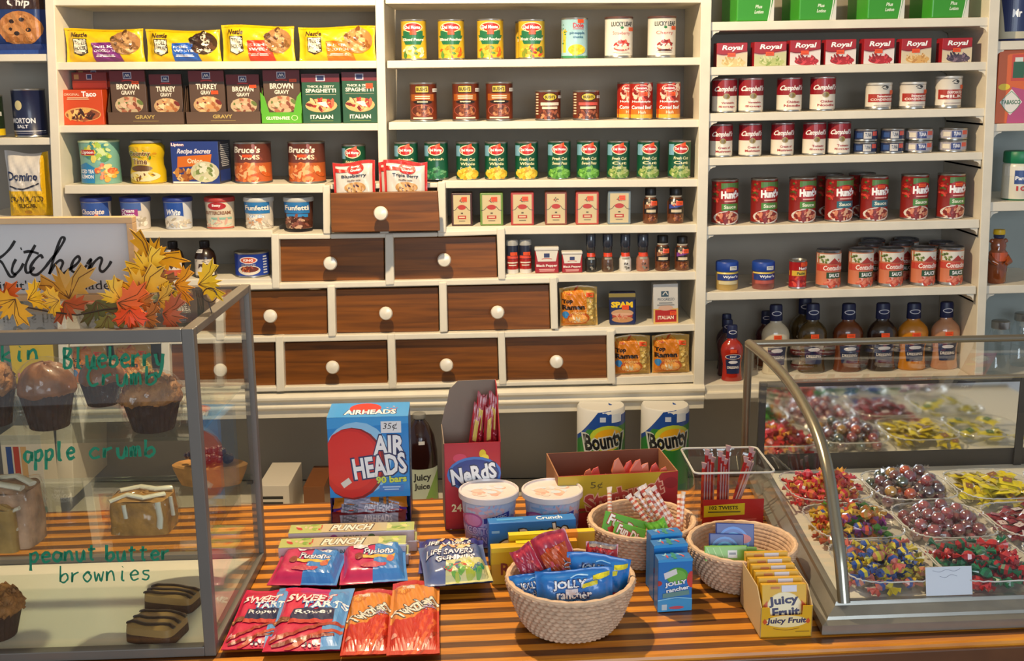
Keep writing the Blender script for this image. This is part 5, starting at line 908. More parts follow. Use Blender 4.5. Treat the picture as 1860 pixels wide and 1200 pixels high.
def standp(nm, cat, lab, tl, tr, Y, H, T_, col, ops, rx=.25, seed=1, grp=None, crimp='lt', st=None, flat=False, **k):
    k.setdefault('wrinkle', .0014)
    """a pack leaning in a basket: its top corners in the picture, its distance Y, height H, leaning back by rx"""
    a, b = at(*tl, Y), at(*tr, Y); W = (b-a).length; ry = -math.atan2(b.z-a.z, b.x-a.x)
    o = pillow(nm, W, H, T_, col, ops, st, crimp, seed, **k) if not flat else box_b(nm, T_, col, ops, st)(W, H)
    R3 = Matrix.Rotation(ry, 3, 'Y') @ Matrix.Rotation(-rx, 3, 'X')
    o.rotation_euler = R3.to_euler(); o.location = (a+b)/2-R3 @ Vector((0, 0, H)); tag(o, lab, cat, grp); return o
jr = [T('JOLLY', .22, .16, .66, .37, '#eef2f6', o='#16306a', b=.04), T('rancher', .26, .37, .72, .54, '#eef2f6', o='#16306a', b=.035), T('GUMMIES', .26, .58, .72, .72, '#c8d0dc', o='#2a5aa0', b=.025), ('p', [(.60, .26), (.80, .20), (.80, .28), (.60, .34)], '#d8cc2a'), ('p', [(.74, .12), (.96, .07), (.96, .15), (.74, .20)], '#d8cc2a'), ('s', [(.45, .12), (.55, .09), (.68, .11)], .012, '#8ac0f0'), ('f', .82, .75, .2, .2, ['#a81c24', '#c83038', '#7a1418'], 14), ('f', .1, .85, .14, .12, ['#d8c84a', '#b8a82a'], 8)]
Jb = '#1b74c4'
cy1 = B1[0].y
standp('gummy_bag', 'bag', 'pink red candy bag at the back left of the front basket', (925, 1004), (962, 984), cy1+.012, .075, .016, '#b8304a', [('f', .5, .5, .4, .4, ['#c84a5a', '#d86a6a', '#a82440'], 14)], .3, 21, 'red candy bags in the front basket')
standp('gummy_bag', 'bag', 'orange and pink candy bag standing highest in the front basket', (962, 981), (1024, 955), cy1+.022, .10, .018, '#b8344a', [('p', [(.1, .3), (.9, .2), (.8, .9), (.2, .8)], '#c8501c'), ('f', .5, .45, .3, .25, ['#e05a6a', '#d8481c', '#e87a5a'], 10), T('JOLLY', .45, .6, .95, .74, '#e8dce4', o='#2a2a3a', rot=70)], .3, 22, 'red candy bags in the front basket')
standp('gummy_bag', 'bag', 'clear-topped red candy bag at the back right of the front basket', (1064, 984), (1123, 986), cy1+.045, .07, .018, '#c02c38', [('r', .1, .0, .95, .12, '#8a7a78'), ('f', .4, .2, .3, .1, ['#d84a50', '#a8202c'], 8)], .3, 23, 'red candy bags in the front basket')
standp('gummy_bag', 'bag', 'blue fruit gummy bag behind the front one, leaning right', (1030, 1001), (1147, 1013), cy1+.0, .095, .022, Jb, jr, .12, 24, 'blue gummy bags')
standp('gummy_bag', 'bag', 'blue fruit gummy bag at the left of the front basket', (924, 1049), (1000, 1030), cy1-.022, .07, .02, Jb, jr, .12, 25, 'blue gummy bags')
standp('gummy_bag', 'bag', 'blue fruit gummy bag in the middle front of the basket', (971, 1036), (1113, 1030), cy1-.040, .082, .024, Jb, jr+[('r', .38, .34, .54, .46, '#d8d0d4')], .12, 26, 'blue gummy bags')
# middle basket: dip packets and candy sticks
c2 = B2[0]
fd = [('p', [(.12, .5), (.4, .2), (.6, .3), (.25, .8)], '#c03020'), T('Fun Dip', .1, .15, .9, .58, '#f4f2ee', o='#a8281c', b=.035, rot=-12), ('f', .6, .78, .3, .15, ['#d8482c', '#e8e0d8', '#c03a28'], 12)]
standp('dip_packet', 'packet', 'bright green candy dip packet at the left of the middle basket', (1100, 927), (1176, 948), c2.y-.01, .06, .003, '#5aa82a', fd, .5, 31, 'green dip packets', flat=True)
standp('dip_packet', 'packet', 'bright green candy dip packet lying in front of the other one', (1118, 946), (1174, 962), c2.y-.035, .05, .003, '#62b030', fd, .5, 32, 'green dip packets', flat=True)
standp('dip_packet', 'packet', 'bright green candy dip packet behind the small blue boxes', (1172, 952), (1206, 938), c2.y-.02, .075, .008, '#62b030', [('s', [(.1, .2), (.5, .3), (.9, .15)], .06, '#8ad04a'), ('f', .3, .5, .2, .2, ['#3a8ac8', '#8ad0e8'], 6)], .4, 33, 'green dip packets')
def stick(tx, ty, bx, by, Yt, Yb, i, lab):
    a = at(bx, by, Yb); b = at(tx, ty, Yt); L = (b-a).length; w = .0042; mb = MB()
    w1 = M('#e8d8cc', .35, coat=.4); w2 = M('#c8584a', .35, coat=.4); w3 = M('#d88a6a', .35, coat=.4)
    n = 14
    for k in range(n):
        mb.tube([(0, 0, L*k/n), (0, 0, L*(k+1)/n)], w, [w1, w2, w1, w3][k % 4] if i % 3 else [w3, w1, w3, w1][k % 4], 8)
    o = mb.build('candy_stick'); MB().tube([(0, 0, L), (0, 0, L+.008)], [w*1.3, w*1.7], w1, 8, .35).build('wrapper_end', o)
    o.location = a; o.rotation_euler = (b-a).to_track_quat('Z', 'Y').to_euler(); tag(o, lab, 'candy stick', 'candy sticks in the middle basket')
SK = [(1107, 892, 1108, 935), (1145, 905, 1180, 955), (1152, 910, 1190, 960), (1160, 900, 1198, 955), (1166, 890, 1208, 955), (1172, 887, 1220, 962), (1180, 893, 1226, 958), (1190, 890, 1234, 965), (1234, 905, 1232, 965), (1241, 900, 1236, 966), (1157, 925, 1186, 965)]
for i, (tx, ty, bx, by) in enumerate(SK):
    lb = ('striped candy stick standing alone at the left of the middle basket' if i == 0 else ['pink striped candy stick, left one of the upright pair at the right rim', 'pink striped candy stick, right one of the upright pair at the right rim'][i-8] if i in (8, 9) else 'pink and white candy stick in the leaning bundle of the middle basket')
    stick(tx, ty, bx, by, c2.y+.02+.004*(i % 3), c2.y-.005+.004*(i % 4), i, lb)
# right basket: gum packs
c3 = B3[0]
blu = [('e', .45, .5, .42, .42, '#2a7ad0'), ('e', .45, .5, .36, .36, '#1c50a8'), ('e', .45, .5, .28, .28, '#3a9ae0'), ('e', .45, .5, .20, .22, '#1f5ab8'), ('r', .3, .42, .75, .62, '#d8d4dc')]
standp('gum_pack', 'packet', 'dark blue gum pack with a red flash, at the back of the right basket', (1300, 949), (1369, 951), c3.y+.012, .07, .010, '#17378c', blu[:4]+[('e', .66, .38, .26, .12, '#c8402c'), T('Orbit', .3, .32, .6, .44, '#d8d4e0')], .35, grp='blue gum packs', flat=True)
standp('gum_pack', 'packet', 'dark blue gum pack with light blue rings and a price label', (1288, 968), (1350, 970), c3.y-.006, .06, .010, '#17378c', blu, .35, grp='blue gum packs', flat=True)
gg = [('s', [(.05, .1), (.18, 1)], .012, '#c8e89a'), ('s', [(.2, .15), (.33, 1)], .012, '#c8e89a'), ('s', [(.35, .1), (.47, 1)], .012, '#c8e89a'), ('r', .54, .3, .76, .8, '#d8d8d4'), ('r', .57, .45, .73, .6, '#6a6a70')]
for i, (a, b, dy) in enumerate((((1292, 988), (1372, 991), -.006), ((1284, 992), (1366, 995), -.014))):
    pass
standp('gum_pack', 'packet', 'light green gum pack at the right, lowest of the green ones', (1300, 994), (1392, 999), c3.y-.026, .026, .008, '#6ea83a', [], .35, grp='green gum packs', flat=True)
standp('gum_pack', 'packet', 'light green gum pack in the middle of the right basket', (1290, 990), (1374, 993), c3.y-.038, .026, .008, '#78b83e', [], .35, grp='green gum packs', flat=True)
standp('gum_pack', 'packet', 'light green gum pack with a white price label at the front of the right basket', (1279, 991), (1356, 990), c3.y-.049, .026, .008, '#80bc44', gg, .35, grp='green gum packs', flat=True)
# small blue boxes in a file
jb = [('r', 0, 0, 1, .05, '#3a9ad8'), ('e', .55, .32, .32, .16, '#4a9a3a'), ('e', .55, .34, .26, .13, '#6ab04a'), ('e', .98, .40, .14, .16, '#c03a3a'), ('e', .02, .45, .1, .05, '#a8302c'), ('p', [(.16, .26), (.52, .18), (.56, .28), (.20, .38)], '#d8d8dc'), T('JOLLY', .20, .42, .84, .52, '#eef2f6', o='#16306a', b=.04, rot=8), T('rancher', .24, .53, .92, .61, '#eef2f6', o='#16306a', b=.035, rot=8), ('p', [(.14, .65), (.9, .60), (.92, .69), (.14, .74)], '#5a8a8a'), ('r', 0, .76, 1, 1, '#3a92c8'), ('s', [(0, .78), (.5, .74), (1, .77)], .03, '#8ac8e8'), ('r', .12, .86, .27, .97, '#b8c8d0'), ('e', .55, .93, .22, .03, '#c04a5a')]
for i, (pl, pr, ty, by) in enumerate((((1181, 1072), (1237, 1066), 972, 960), ((1186, 1090), (1247, 1085), 991, 977), ((1194, 1111), (1256, 1107), 1017, 1000))):
    loc, r, W, H, D = cbox(pl, pr, ty, by=by)
    D = .026; loc, r, W, H, D = cbox(pl, pr, ty, D=D)
    o = box_b('candy_box', D, '#1d74c0', jb, None, .0015)(W, H)
    art([('r', .3, .2, .7, .5, '#2a86d0'), ('f', .5, .4, .4, .25, ['#8ac0d8', '#c04a5a', '#4a9a6a'], 8), ('r', .45, 0, .55, 1, '#2a8a7a')], W, D, lambda x, z, off: Vector((x, -D/2+z, H+off)), 'top_print', o)
    setp(o, loc, r, ['rearmost of the three small blue candy boxes in a file', 'middle one of the three small blue candy boxes in a file', 'front one of the three small blue candy boxes in a file'][i], 'box', 'small blue candy boxes')
# yellow gum display
loc, r, W, H, D = cbox((1380, 1158), (1474, 1155), 1103, D=.128)
YL = M('#d8a414', .35, coat=.4); t = .0015; mb = MB(); Hs = H*1.55
pts = [(-W/2, H*.90), (-W/2, 0), (W/2, 0), (W/2, H*1.02), (W/2*.62, H*1.02), (W/2*.60, H*.72), (-W/2*.62, H*.70), (-W/2*.66, H*.98), (-W/2, H*.98)][1:]
mb.prism([Vector((x, -D/2, z)) for x, z in pts], [Vector((x, -D/2+t, z)) for x, z in pts], YL)
mb.box((-W/2, -D/2, 0), (W/2, D/2, t), YL).box((-W/2, D/2-t, 0), (W/2, D/2, Hs*.9), YL)
for s in (-1, 1):
    x0, x1 = (-W/2, -W/2+t) if s < 0 else (W/2-t, W/2)
    pp = [(-D/2, 0), (D/2, 0), (D/2, Hs*.93), (-D/2+.03, Hs*.93), (-D/2, H)]
    mb.prism([Vector((x0, y, z)) for y, z in pp], [Vector((x1, y, z)) for y, z in pp], M('#cdb284', .6))
jd = mb.build('gum_display'); setp(jd, loc, r, 'yellow open gum display box at the corner of the candy case', 'box')
art([('e', .5, .47, .40, .20, '#ecd8a0'), ('p', [(.08, .36), (.14, .48), (.08, .56), (.04, .47)], '#c8501c'), ('p', [(.92, .36), (.96, .47), (.92, .56), (.86, .48)], '#c8501c'), T('Juicy Fruit', .12, .34, .88, .58, '#2a2450', b=.035, sh=.1), ('s', [(.25, .70), (.5, .76), (.75, .70)], .01, '#8a5a10'), ('r', .68, .8, .95, .83, '#9a7410')], W, H*.98, on_flat(-D/2), 'label', jd)
jp = [('e', .5, .62, .40, .42, '#ecd8a0'), ('e', .5, .60, .36, .38, '#f0e0b8'), ('p', [(.02, .55), (.12, .42), (.12, .72)], '#c8501c'), ('p', [(.98, .55), (.88, .42), (.88, .72)], '#c8501c'), T('Juicy', .14, .30, .82, .58, '#2a2450', b=.04, rot=5), T('Fruit', .22, .60, .84, .86, '#2a2450', b=.04, rot=3), ('r', .44, .03, .78, .20, '#d8d4dc'), ('r', .2, .06, .4, .12, '#c0702c')]
for i in range(6):
    o = box_b('gum_pack', .012, '#dca818', jp, None, .001)(W*.86, .062)
    R3 = Matrix.Rotation(r, 3, 'Z') @ Matrix.Rotation(-.22, 3, 'X')
    o.rotation_euler = R3.to_euler(); o.location = loc+Matrix.Rotation(r, 3, 'Z') @ Vector((0, -D/2+.014+.021*i, .020+.002*i))
    tag(o, 'yellow gum pack standing in the yellow display, %s' % ['foremost', 'second from the front', 'third from the front', 'fourth from the front', 'fifth from the front', 'rearmost'][i], 'packet', 'yellow gum packs')
# chew carton with a tall back
loc, r, W, H, D = cbox((1013, 968), (1229, 956), 864, D=.15, px=1229)
Hb = at(1100, 818, loc.y+D/2).z-CS; t = .0025
CB_ = M('#7c4a34', .75, noise=.05); mb = MB(); FR = M('#a8242c', .4, coat=.3)
mb.box((-W/2, D/2-t, 0), (W/2, D/2, Hb), CB_).box((-W/2, -D/2, 0), (W/2, D/2, t), CB_).box((-W/2, -D/2, 0), (W/2, -D/2+t, H), FR)
for s in (-1, 1):
    x0, x1 = (-W/2, -W/2+t) if s < 0 else (W/2-t, W/2)
    pp = [(-D/2, 0), (D/2, 0), (D/2, Hb), (-D/2, H)]
    mb.prism([Vector((x0, y, z)) for y, z in pp], [Vector((x1, y, z)) for y, z in pp], M('#9a6a48', .7))
sb = mb.build('chew_carton'); setp(sb, loc, r, 'large brown cardboard carton with a yellow and red front holding orange chew packs', 'box')
art([('r', 0, 0, 1, .58, '#b89a1c'), ('p', [(.0, .62), (.3, .60), (.45, .36), (.6, .26), (.8, .24), (1, .10), (1, 1), (0, 1)], '#a02026'), ('s', [(.0, .64), (.3, .62), (.45, .38), (.6, .28), (.82, .26)], .012, '#6a4a14'), ('p', [(.78, .28), (.86, .02), (1, .0), (1, .5), (.9, .5)], '#a02026'), ('e', .94, .2, .06, .1, '#8a1a20'), T('Starburst', .22, .22, .88, .52, '#b03a34', o='#e0a48a', b=.04, rot=12), T('5¢', .27, .12, .37, .26, '#5a4a1a', b=0)], W, H, on_flat(-D/2), 'label', sb)
for i in range(10):
    px = [1052, 1066, 1080, 1094, 1118, 1140, 1156, 1170, 1186, 1203][i]; py = [872, 860, 856, 868, 841, 845, 842, 848, 850, 856][i]
    Yc = loc.y-D/2+.03+.012*(i % 3); p = at(px, py-5, Yc); mb = MB()
    c = [M('#d8684a', .35, coat=.4), M('#e0805c', .35, coat=.4), M('#d85a50', .35, coat=.4)][i % 3]
    w = .0145
    mb.prism([Vector((-w, -.007, -.10)), Vector((w, -.007, -.10)), Vector((w*.9, -.006, -.022)), Vector((-w*.9, -.006, -.022))], [Vector((-w, .007, -.10)), Vector((w, .007, -.10)), Vector((w*.9, .006, -.022)), Vector((-w*.9, .006, -.022))], c)
    mb.prism([Vector((-w*.9, -.006, -.022)), Vector((w*.9, -.006, -.022)), Vector((.5*w, -.001, .004)), Vector((-.2*w, -.001, 0))], [Vector((-w*.9, .006, -.022)), Vector((w*.9, .006, -.022)), Vector((.5*w, .001, .004)), Vector((-.2*w, .001, 0))], c)
    mb.box((-w*.6, -.0074, -.09), (w*.6, -.007, -.03), M('#e8c060', .4))
    o = mb.build('chew_pack'); o.location = (p.x, Yc, p.z); o.rotation_euler = (.1, -.25+.12*(i % 4), .1*(i % 3)); tag(o, 'orange pink chew pack standing in the brown carton, %s' % (ORD+['rightmost'])[i], 'candy pack', 'chew packs in the brown carton')
# clear bin of licorice twists
Rg = lambda pl, pr: None
bl_a, bl_b = atz(1262, 955, CS), atz(1384, 951, CS)
loc = (bl_a+bl_b)/2; W0 = (bl_b-bl_a).length; Wt = W0*1.12; Hk = at(1276, 851, loc.y-.01).z-CS; D0 = .085; Dt = .15
loc = loc+Vector((0, D0/2, 0)); g = glass('clear_plastic', (.96, .97, .97), .05); ms_ = MB()
def ring(w, d, z, rr=.012):
    out = []
    for cx, cy, a0 in ((w/2-rr, -d/2+rr, -90), (w/2-rr, d/2-rr, 0), (-w/2+rr, d/2-rr, 90), (-w/2+rr, -d/2+rr, 180)):
        for k in range(5):
            a = math.radians(a0+k*22.5); out.append(Vector((cx+rr*math.cos(a), cy+rr*math.sin(a), z)))
    return out
lv = [ring(W0, D0, 0), ring(W0*1.02, D0*1.05, Hk*.7), ring(Wt, Dt, Hk*.86), ring(Wt*1.04, Dt*1.04, Hk)]
n = len(lv[0]); vs = [p for L in lv for p in L]
ms_.add(vs, [(j*n+i, j*n+(i+1) % n, (j+1)*n+(i+1) % n, (j+1)*n+i) for j in range(3) for i in range(n)]+[tuple(range(n))], g, True)
bn = ms_.build('plastic_bin'); setp(bn, loc, .03, 'clear plastic bin of red licorice twists between the rope baskets and the candy case', 'bin')
MB().tube(lv[3], .0022, M('#c8c8c4', .15, coat=1), 6, closed=True).build('rim', bn)
art([('r', .10, .55, 1, .98, '#b01c1e'), ('p', [(.12, .66), (.72, .62), (.72, .82), (.12, .86)], '#d8c81c'), T('102 TWISTS', .2, .665, .62, .73, '#2a2a1a'), ('r', .18, .76, .66, .78, '#4a4a2a'), ('s', [(.5, .92), (.9, .90)], .015, '#d86a5a')], W0, Hk, lambda x, z, off: Vector((x, -D0/2*(1+.05*z/Hk)-off, z)), 'label', bn)
rd = M('#9a1c22', .3, coat=.5); wrp = M('#b89aa0', .25, coat=.6)
for i in range(12):
    x = [-.052, -.044, -.036, -.026, -.018, -.010, -.002, .006, .026, .034, .042, .048][i]; mb = MB(); L = .108+.012*((i*5) % 3); lean = (.03 if i > 7 else 0)
    mb.tube([(0, 0, 0), (lean*.5, .002, L*.5), (lean, .0, L)], .0036, rd if i % 3 else M('#b8342c', .3, coat=.5), 7).tube([(lean, 0, L), (lean+.001, 0, L+.012)], [.0036, .007], wrp, 7, .4).tube([(.003, -.003, .01), (lean+.003, -.002, L*.9)], .0015, wrp, 5)
    o = mb.build('licorice_twist'); o.location = loc+Vector((x*.95-(.02 if lean else 0), -.018+.012*(i % 4), .004)); tag(o, 'wrapped red licorice twist standing in the clear bin', 'candy stick', 'licorice twists in the clear bin')
# ---- things on the low back counter
put('juice', 'juice_bottle', 'bottle', 'dark juice bottle with grey cap behind the blue candy bar box', 'BC', 729, 795, 750, lathe_b('juice_bottle', [(.88, 0), (.98, .02), (1, .05), (.97, .3), (.97, .55), (.95, .66), (.8, .80), (.5, .90), (.3, .94), (.3, .96)], ['#26100f']*9, [('r', .0, .47, .97, .88, '#b8c4b4'), ('p', [(.5, .88), (.97, .50), (.97, .88)], '#7aa04a'), T('Juicy', .34, .51, .82, .59, '#20242c'), T('Juice', .36, .60, .78, .67, '#20242c'), ('f', .6, .81, .36, .07, ['#b8242c', '#8a1a20', '#d84a4a'], 16), ('r', .5, .22, .66, .25, '#c8c8cc')], lid=([(.34, .955), (.36, .96), (.36, .995), (.3, 1), (0, 1)], '#8a8a86', 'cap'), ro=.12))
tow = [('p', [(.40, .03), (1, .0), (1, .26), (.0, .32), (.0, .26)], '#1c4a9c'), ('p', [(0, .30), (.2, .18), (1, .15), (1, .75), (.75, .95), (.6, 1), (0, 1), (0, .9)], '#2a7a34'), ('r', .68, .05, .88, .12, '#e8ecf0'), ('r', .44, .07, .56, .11, '#c8d4e8'), ('e', .6, .25, .36, .11, '#b8c83a'), ('e', .62, .26, .30, .09, '#e0a81c'), T('Bounty', .14, .20, .95, .38, '#16181c', o='#c8ccc8', b=.04, rot=9), ('p', [(.7, .9), (.75, .66), (.95, .66), (.88, .84)], '#1f6a4a')]
for i, (x0, x1) in enumerate(((1048, 1135), (1164, 1251))):
    put('towel', 'paper_towel_roll', 'paper towels', ['blue and green wrapped paper towel roll, the left one under the ledge', 'blue and green wrapped paper towel roll, the right one under the ledge'][i], 'BC', x0, x1, 731+i*-4, lathe_b('paper_towel_roll', [(.98, 0), (1, .01), (1, .97), (.95, .985), (.3, .985)], ['#dcdad4']*4, tow, ro=.5), group='paper towel rolls')
put('ubox', 'white_carton', 'box', 'small white carton with printed black lines beside the glass case', 'BC', 470, 526, 882, box_b('white_carton', .22, '#d8d0c2', bars(.1, .25, .8, .45, 2, '#2a2a2a')+[T('ULINE', .3, .5, .8, .8, '#2a2a2a')]), D=.22)
put('cbd', 'cardboard_piece', 'cardboard', 'brown cardboard box lying flat behind the counter, right of the white carton', 'BC', 552, 590, 884, box_b('cardboard_piece', .2, '#7a4a28', []), D=.2, deep=.05)
put('sbox', 'striped_box', 'box', 'white box with blue red and tan stripes seen through the glass case', 'BC', 2, 76, 790, box_b('striped_box', .1, '#cfc8b8', [('r', .12, .12, .26, .62, '#2a4a8a'), ('r', .30, .12, .44, .62, '#b0402c'), ('r', .48, .12, .62, .62, '#c8a06a'), ('r', 0, .75, 1, 1, '#5a8a84')]), D=.1)
# ---------------------------------------------------------------- glass bakery case on the left
FRM = M('#77716a', .4, .35, noise=.05, sc=12)
GL = glass('clear_glass', (.95, .965, .96), .015)
A0 = atz(398, 1191, CS); B0 = atz(480, 1012, CS); A0.x = B0.x = (A0.x+B0.x)/2; zt = at(375, 597, A0.y).z
gc = empty('bakery_case', 'glass bakery case with a grey metal frame and green handwriting on its front', 'display case', (A0.x, A0.y, CS))
th = math.atan2(.018, .337); ex = Vector((-math.cos(th), -math.sin(th), 0)); ey = Vector((0, 1, 0)); DC = B0.y-A0.y; WC = .62; HC = zt-CS
def loc2(a, b, z): return Vector((A0.x, A0.y, CS))+ex*a+ey*b+Vector((0, 0, z))
def beam(nm, a0, a1, b0, b1, z0, z1, mat=FRM, par=gc, bev=.0015):
    L = [loc2(a0, b0, 0), loc2(a1, b0, 0), loc2(a1, b1, 0), loc2(a0, b1, 0)]; o_ = par.location
    A = [Vector((p.x-o_.x, p.y-o_.y, z0)) for p in L]; B = [Vector((p.x-o_.x, p.y-o_.y, z1)) for p in L]
    return MB().prism(B, A, mat).build(nm, par, bev)
w = .018
for a, b in ((0, 0), (0, DC-w), (WC, 0), (WC, DC-w)):
    beam('corner_post', a-w if a else 0, a if a else w, b, b+w, 0, HC)
for b in (0, DC-w):
    beam('frame_rail', w, WC-w, b, b+w, HC-w*1.1, HC); beam('frame_rail', w, WC-w, b, b+w, 0, w if b else .016)
for a in (0, WC-w):
    beam('frame_rail', a, a+w, w, DC-w, HC-w*.7, HC); beam('frame_rail', a, a+w, w, DC-w, 0, w)
beam('base_panel', w, WC-w, w, DC-w, .002, .008, M('#ddd8c6', .45, coat=.4))
beam('front_pane', w*.6, WC-w*.6, .005, .008, w*.8, HC-w*.5, GL, gc, 0)
beam('side_pane', .005, .008, w*.6, DC-w*.6, w*.8, HC-w*.5, GL, gc, 0)
beam('top_pane', w*.5, WC-w*.5, w*.5, DC-w*.5, HC-.006, HC-.003, GL, gc, 0)
S1 = at(360, 791, A0.y+.02).z-CS; S3 = at(371, 993, A0.y+.02).z-CS
for z in (S1, S3):
    sh = beam('glass_shelf', .012, WC-.012, .016, DC-.018, z-.006, z, glass('shelf_glass', (.90, .94, .92), .03), gc, .001)
    for b in (.03, DC-.04): beam('shelf_clip', .008, .018, b-.004, b+.004, z-.012, z-.0065, M('#2a2a28', .5), gc, 0)
# green handwriting on the front pane (single-line letters)
HW = {'a': [[(.9, .8), (.3, .95), (.1, .4), (.5, .0), (.85, .4), (.9, .9), (.95, .05)]], 'b': [[(.15, 1.7), (.15, .1), (.2, .6), (.7, .9), (.9, .4), (.5, 0), (.15, .15)]], 'c': [[(.9, .8), (.5, 1), (.1, .5), (.4, 0), (.95, .15)]], 'e': [[(.1, .5), (.9, .6), (.6, 1), (.15, .6), (.4, 0), (.95, .15)]],
      'i': [[(.5, 1), (.45, .1), (.7, 0)], [(.5, 1.35), (.55, 1.4)]], 'k': [[(.15, 1.7), (.15, 0)], [(.8, .95), (.2, .45), (.9, 0)]], 'l': [[(.4, 1.7), (.4, .1), (.7, 0)]], 'm': [[(.05, 1), (.1, 0), (.15, .7), (.35, 1), (.45, 0), (.5, .7), (.75, 1), (.85, 0)]], 'n': [[(.1, 1), (.1, 0), (.2, .7), (.6, 1), (.8, .5), (.85, 0)]], 'o': [[(.5, 1), (.1, .5), (.5, 0), (.9, .5), (.5, 1), (.8, .9)]],
      'p': [[(.15, 1), (.15, -.8)], [(.15, .8), (.7, 1), (.85, .5), (.5, .05), (.15, .25)]], 'r': [[(.15, 1), (.15, 0), (.25, .7), (.8, 1)]], 's': [[(.85, .9), (.3, .9), (.3, .6), (.8, .4), (.6, 0), (.1, .1)]], 't': [[(.45, 1.5), (.4, .2), (.7, 0)], [(.1, 1.05), (.85, 1.1)]], 'u': [[(.1, 1), (.2, .1), (.6, 0), (.85, 1), (.9, 0)]], 'w': [[(.05, 1), (.2, 0), (.45, .8), (.7, 0), (.95, 1)]], 'y': [[(.1, 1), (.35, .2), (.6, .2)], [(.9, 1), (.7, -.4), (.3, -.9), (.1, -.5)]],
      'B': [[(.15, 1.7), (.15, 0)], [(.1, 1.6), (.8, 1.5), (.5, .95), (.15, .9), (.85, .6), (.7, .05), (.1, 0)]], 'C': [[(.9, 1.5), (.4, 1.6), (.1, .8), (.4, 0), (.95, .2)]]}
GM = M('#157a58', .6)
def pane_pt(px, py):
    n = Vector((-ex.y, ex.x, 0)); P0 = loc2(0, .0042, 0); d = ray(px, py); O = Vector((0, 0, ZC)); t = (P0-O).dot(n)/d.dot(n); return O+d*t
def write(word, x0, x1, yb0, yb1, h, wd, nm='handwriting'):
    mb = MB(); n = len(word.replace(' ', '')); cwid = (x1-x0)/len(word); n2 = Vector((-ex.y, ex.x, 0)).normalized()*-1
    if n2.y > 0: n2 = -n2
    for i, chh in enumerate(word):
        if chh == ' ': continue
        for st in HW[chh]:
            pts = [pane_pt(x0+cwid*(i+.05+.85*a), yb0+(yb1-yb0)*(i+a)/len(word)-h*b) for a, b in curve2(st, 4)]
            pts = [p-gc.location for p in pts]
            v, f = [], []
            for j, p in enumerate(pts):
                a = pts[max(j-1, 0)]; b = pts[min(j+1, len(pts)-1)]; t = (b-a).normalized(); s_ = t.cross(n2).normalized()*(wd/2*(.8+.4*random.random()))
                v += [p+s_, p-s_]
            mb.add(v, [(2*j, 2*j+1, 2*j+3, 2*j+2) for j in range(len(pts)-1)], GM)
    return mb.build(nm, gc)
write('kin', 0, 72, 657, 652, 18, .0042); write('Blueberry', 113, 300, 668, 664, 22, .0046); write('Crumb', 156, 288, 700, 698, 20, .0040)
write('apple', 42, 138, 840, 832, 20, .0046); write('crumb', 160, 285, 832, 828, 18, .0046); write('peanut', 52, 178, 1022, 1016, 18, .0042); write('butter', 190, 312, 1018, 1016, 17, .0042); write('brownies', 106, 276, 1058, 1052, 18, .0028)
# baked goods
CR_ = M('#8a5a30', .8, noise=.35, sc=60, bump=.6); DK = M('#3f2718', .7, noise=.2, sc=50, bump=.3); TP = M('#a06a34', .65, noise=.4, sc=60, bump=.8)
PW = glass('cling_film', (.97, .97, .97), .012, 1.25, .05)
def crinkle(o, Rr, H, seed, k=1.12):
    rnd = random.Random(seed); f = [rnd.random()*6 for _ in range(4)]
    def fn(u, v):
        a = u*6.28318; z = H*(v*1.0 if v < .55 else .55+.51*math.sin((v-.55)/.45*1.5708)); pr = (.72+.42*v if v < .55 else .95*math.cos((v-.55)/.45*1.5)+.02)
        rr = Rr*k*pr*(1+.045*math.sin(a*9+v*11+f[0])+.04*math.sin(a*17-v*19+f[1])); return Vector((rr*math.sin(a), -rr*math.cos(a), z))
    return MB().grid(fn, 60, 26, PW).build('cling_wrap', o, ang=25)
def muffin_mesh(Rr, H, top, cup, crumb, seed, wrapped=True):
    rnd = random.Random(seed); f = [rnd.random()*6 for _ in range(3)]
    def cupf(u, v):
        a = u*6.28318; rr = Rr*(.66+.26*v)*(1+.02*math.sin(a*28)); return Vector((rr*math.sin(a), -rr*math.cos(a), v*H*.55))
    def dome(u, v):
        a = u*6.28318; t = v*1.5708; rr = Rr*(1.0 if v > 0 else .92)*max(0, math.cos(t))**.75*(1+.05*math.sin(a*3+f[0])); z = H*.52+H*.46*math.sin(t)
        b = .0022*(math.sin(a*11+v*13+f[1])*math.sin(v*21+a*5)) if crumb else .0008*math.sin(a*7+v*9+f[1])
        return Vector((rr*math.sin(a)*(1+b*8), -rr*math.cos(a)*(1+b*8), z+b*2))
    mb = MB().grid(dome, 44, 16, top); mb.add([(Rr*.92*math.sin(i*6.283/20), -Rr*.92*math.cos(i*6.283/20), H*.52) for i in range(20)], [tuple(range(20))[::-1]], top)
    if crumb:
        for i in range(40):
            a = rnd.random()*6.28; t = rnd.random()**.6*1.3; r_ = Rr*max(0, math.cos(t))**.75; z = H*.52+H*.46*math.sin(t); s = .0035+.003*rnd.random()
            c = Vector((r_*math.sin(a), -r_*math.cos(a), z)); mb.add([c+Vector(v)*s for v in ((1, 0, 0), (-1, 0, 0), (0, 1, 0), (0, -1, 0), (0, 0, 1), (0, 0, -1))], [(0, 2, 4), (2, 1, 4), (1, 3, 4), (3, 0, 4), (2, 0, 5), (1, 2, 5), (3, 1, 5), (0, 3, 5)], top, True)
    o = mb.build('muffin', ang=60); MB().grid(cupf, 84, 4, cup).build('paper_cup', o)
    if wrapped: crinkle(o, Rr, H, seed)
    return o
def on_case(x0, x1, y0, dy, zlev):
    Y = A0.y+dy; z = CS+zlev+.0005; a = at((x0+x1)/2, y0+40, Y); W = at(x1, y0+40, Y).x-at(x0, y0+40, Y).x; H = at((x0+x1)/2, y0, Y).z-z
    return Vector((a.x, Y, z)), W, H
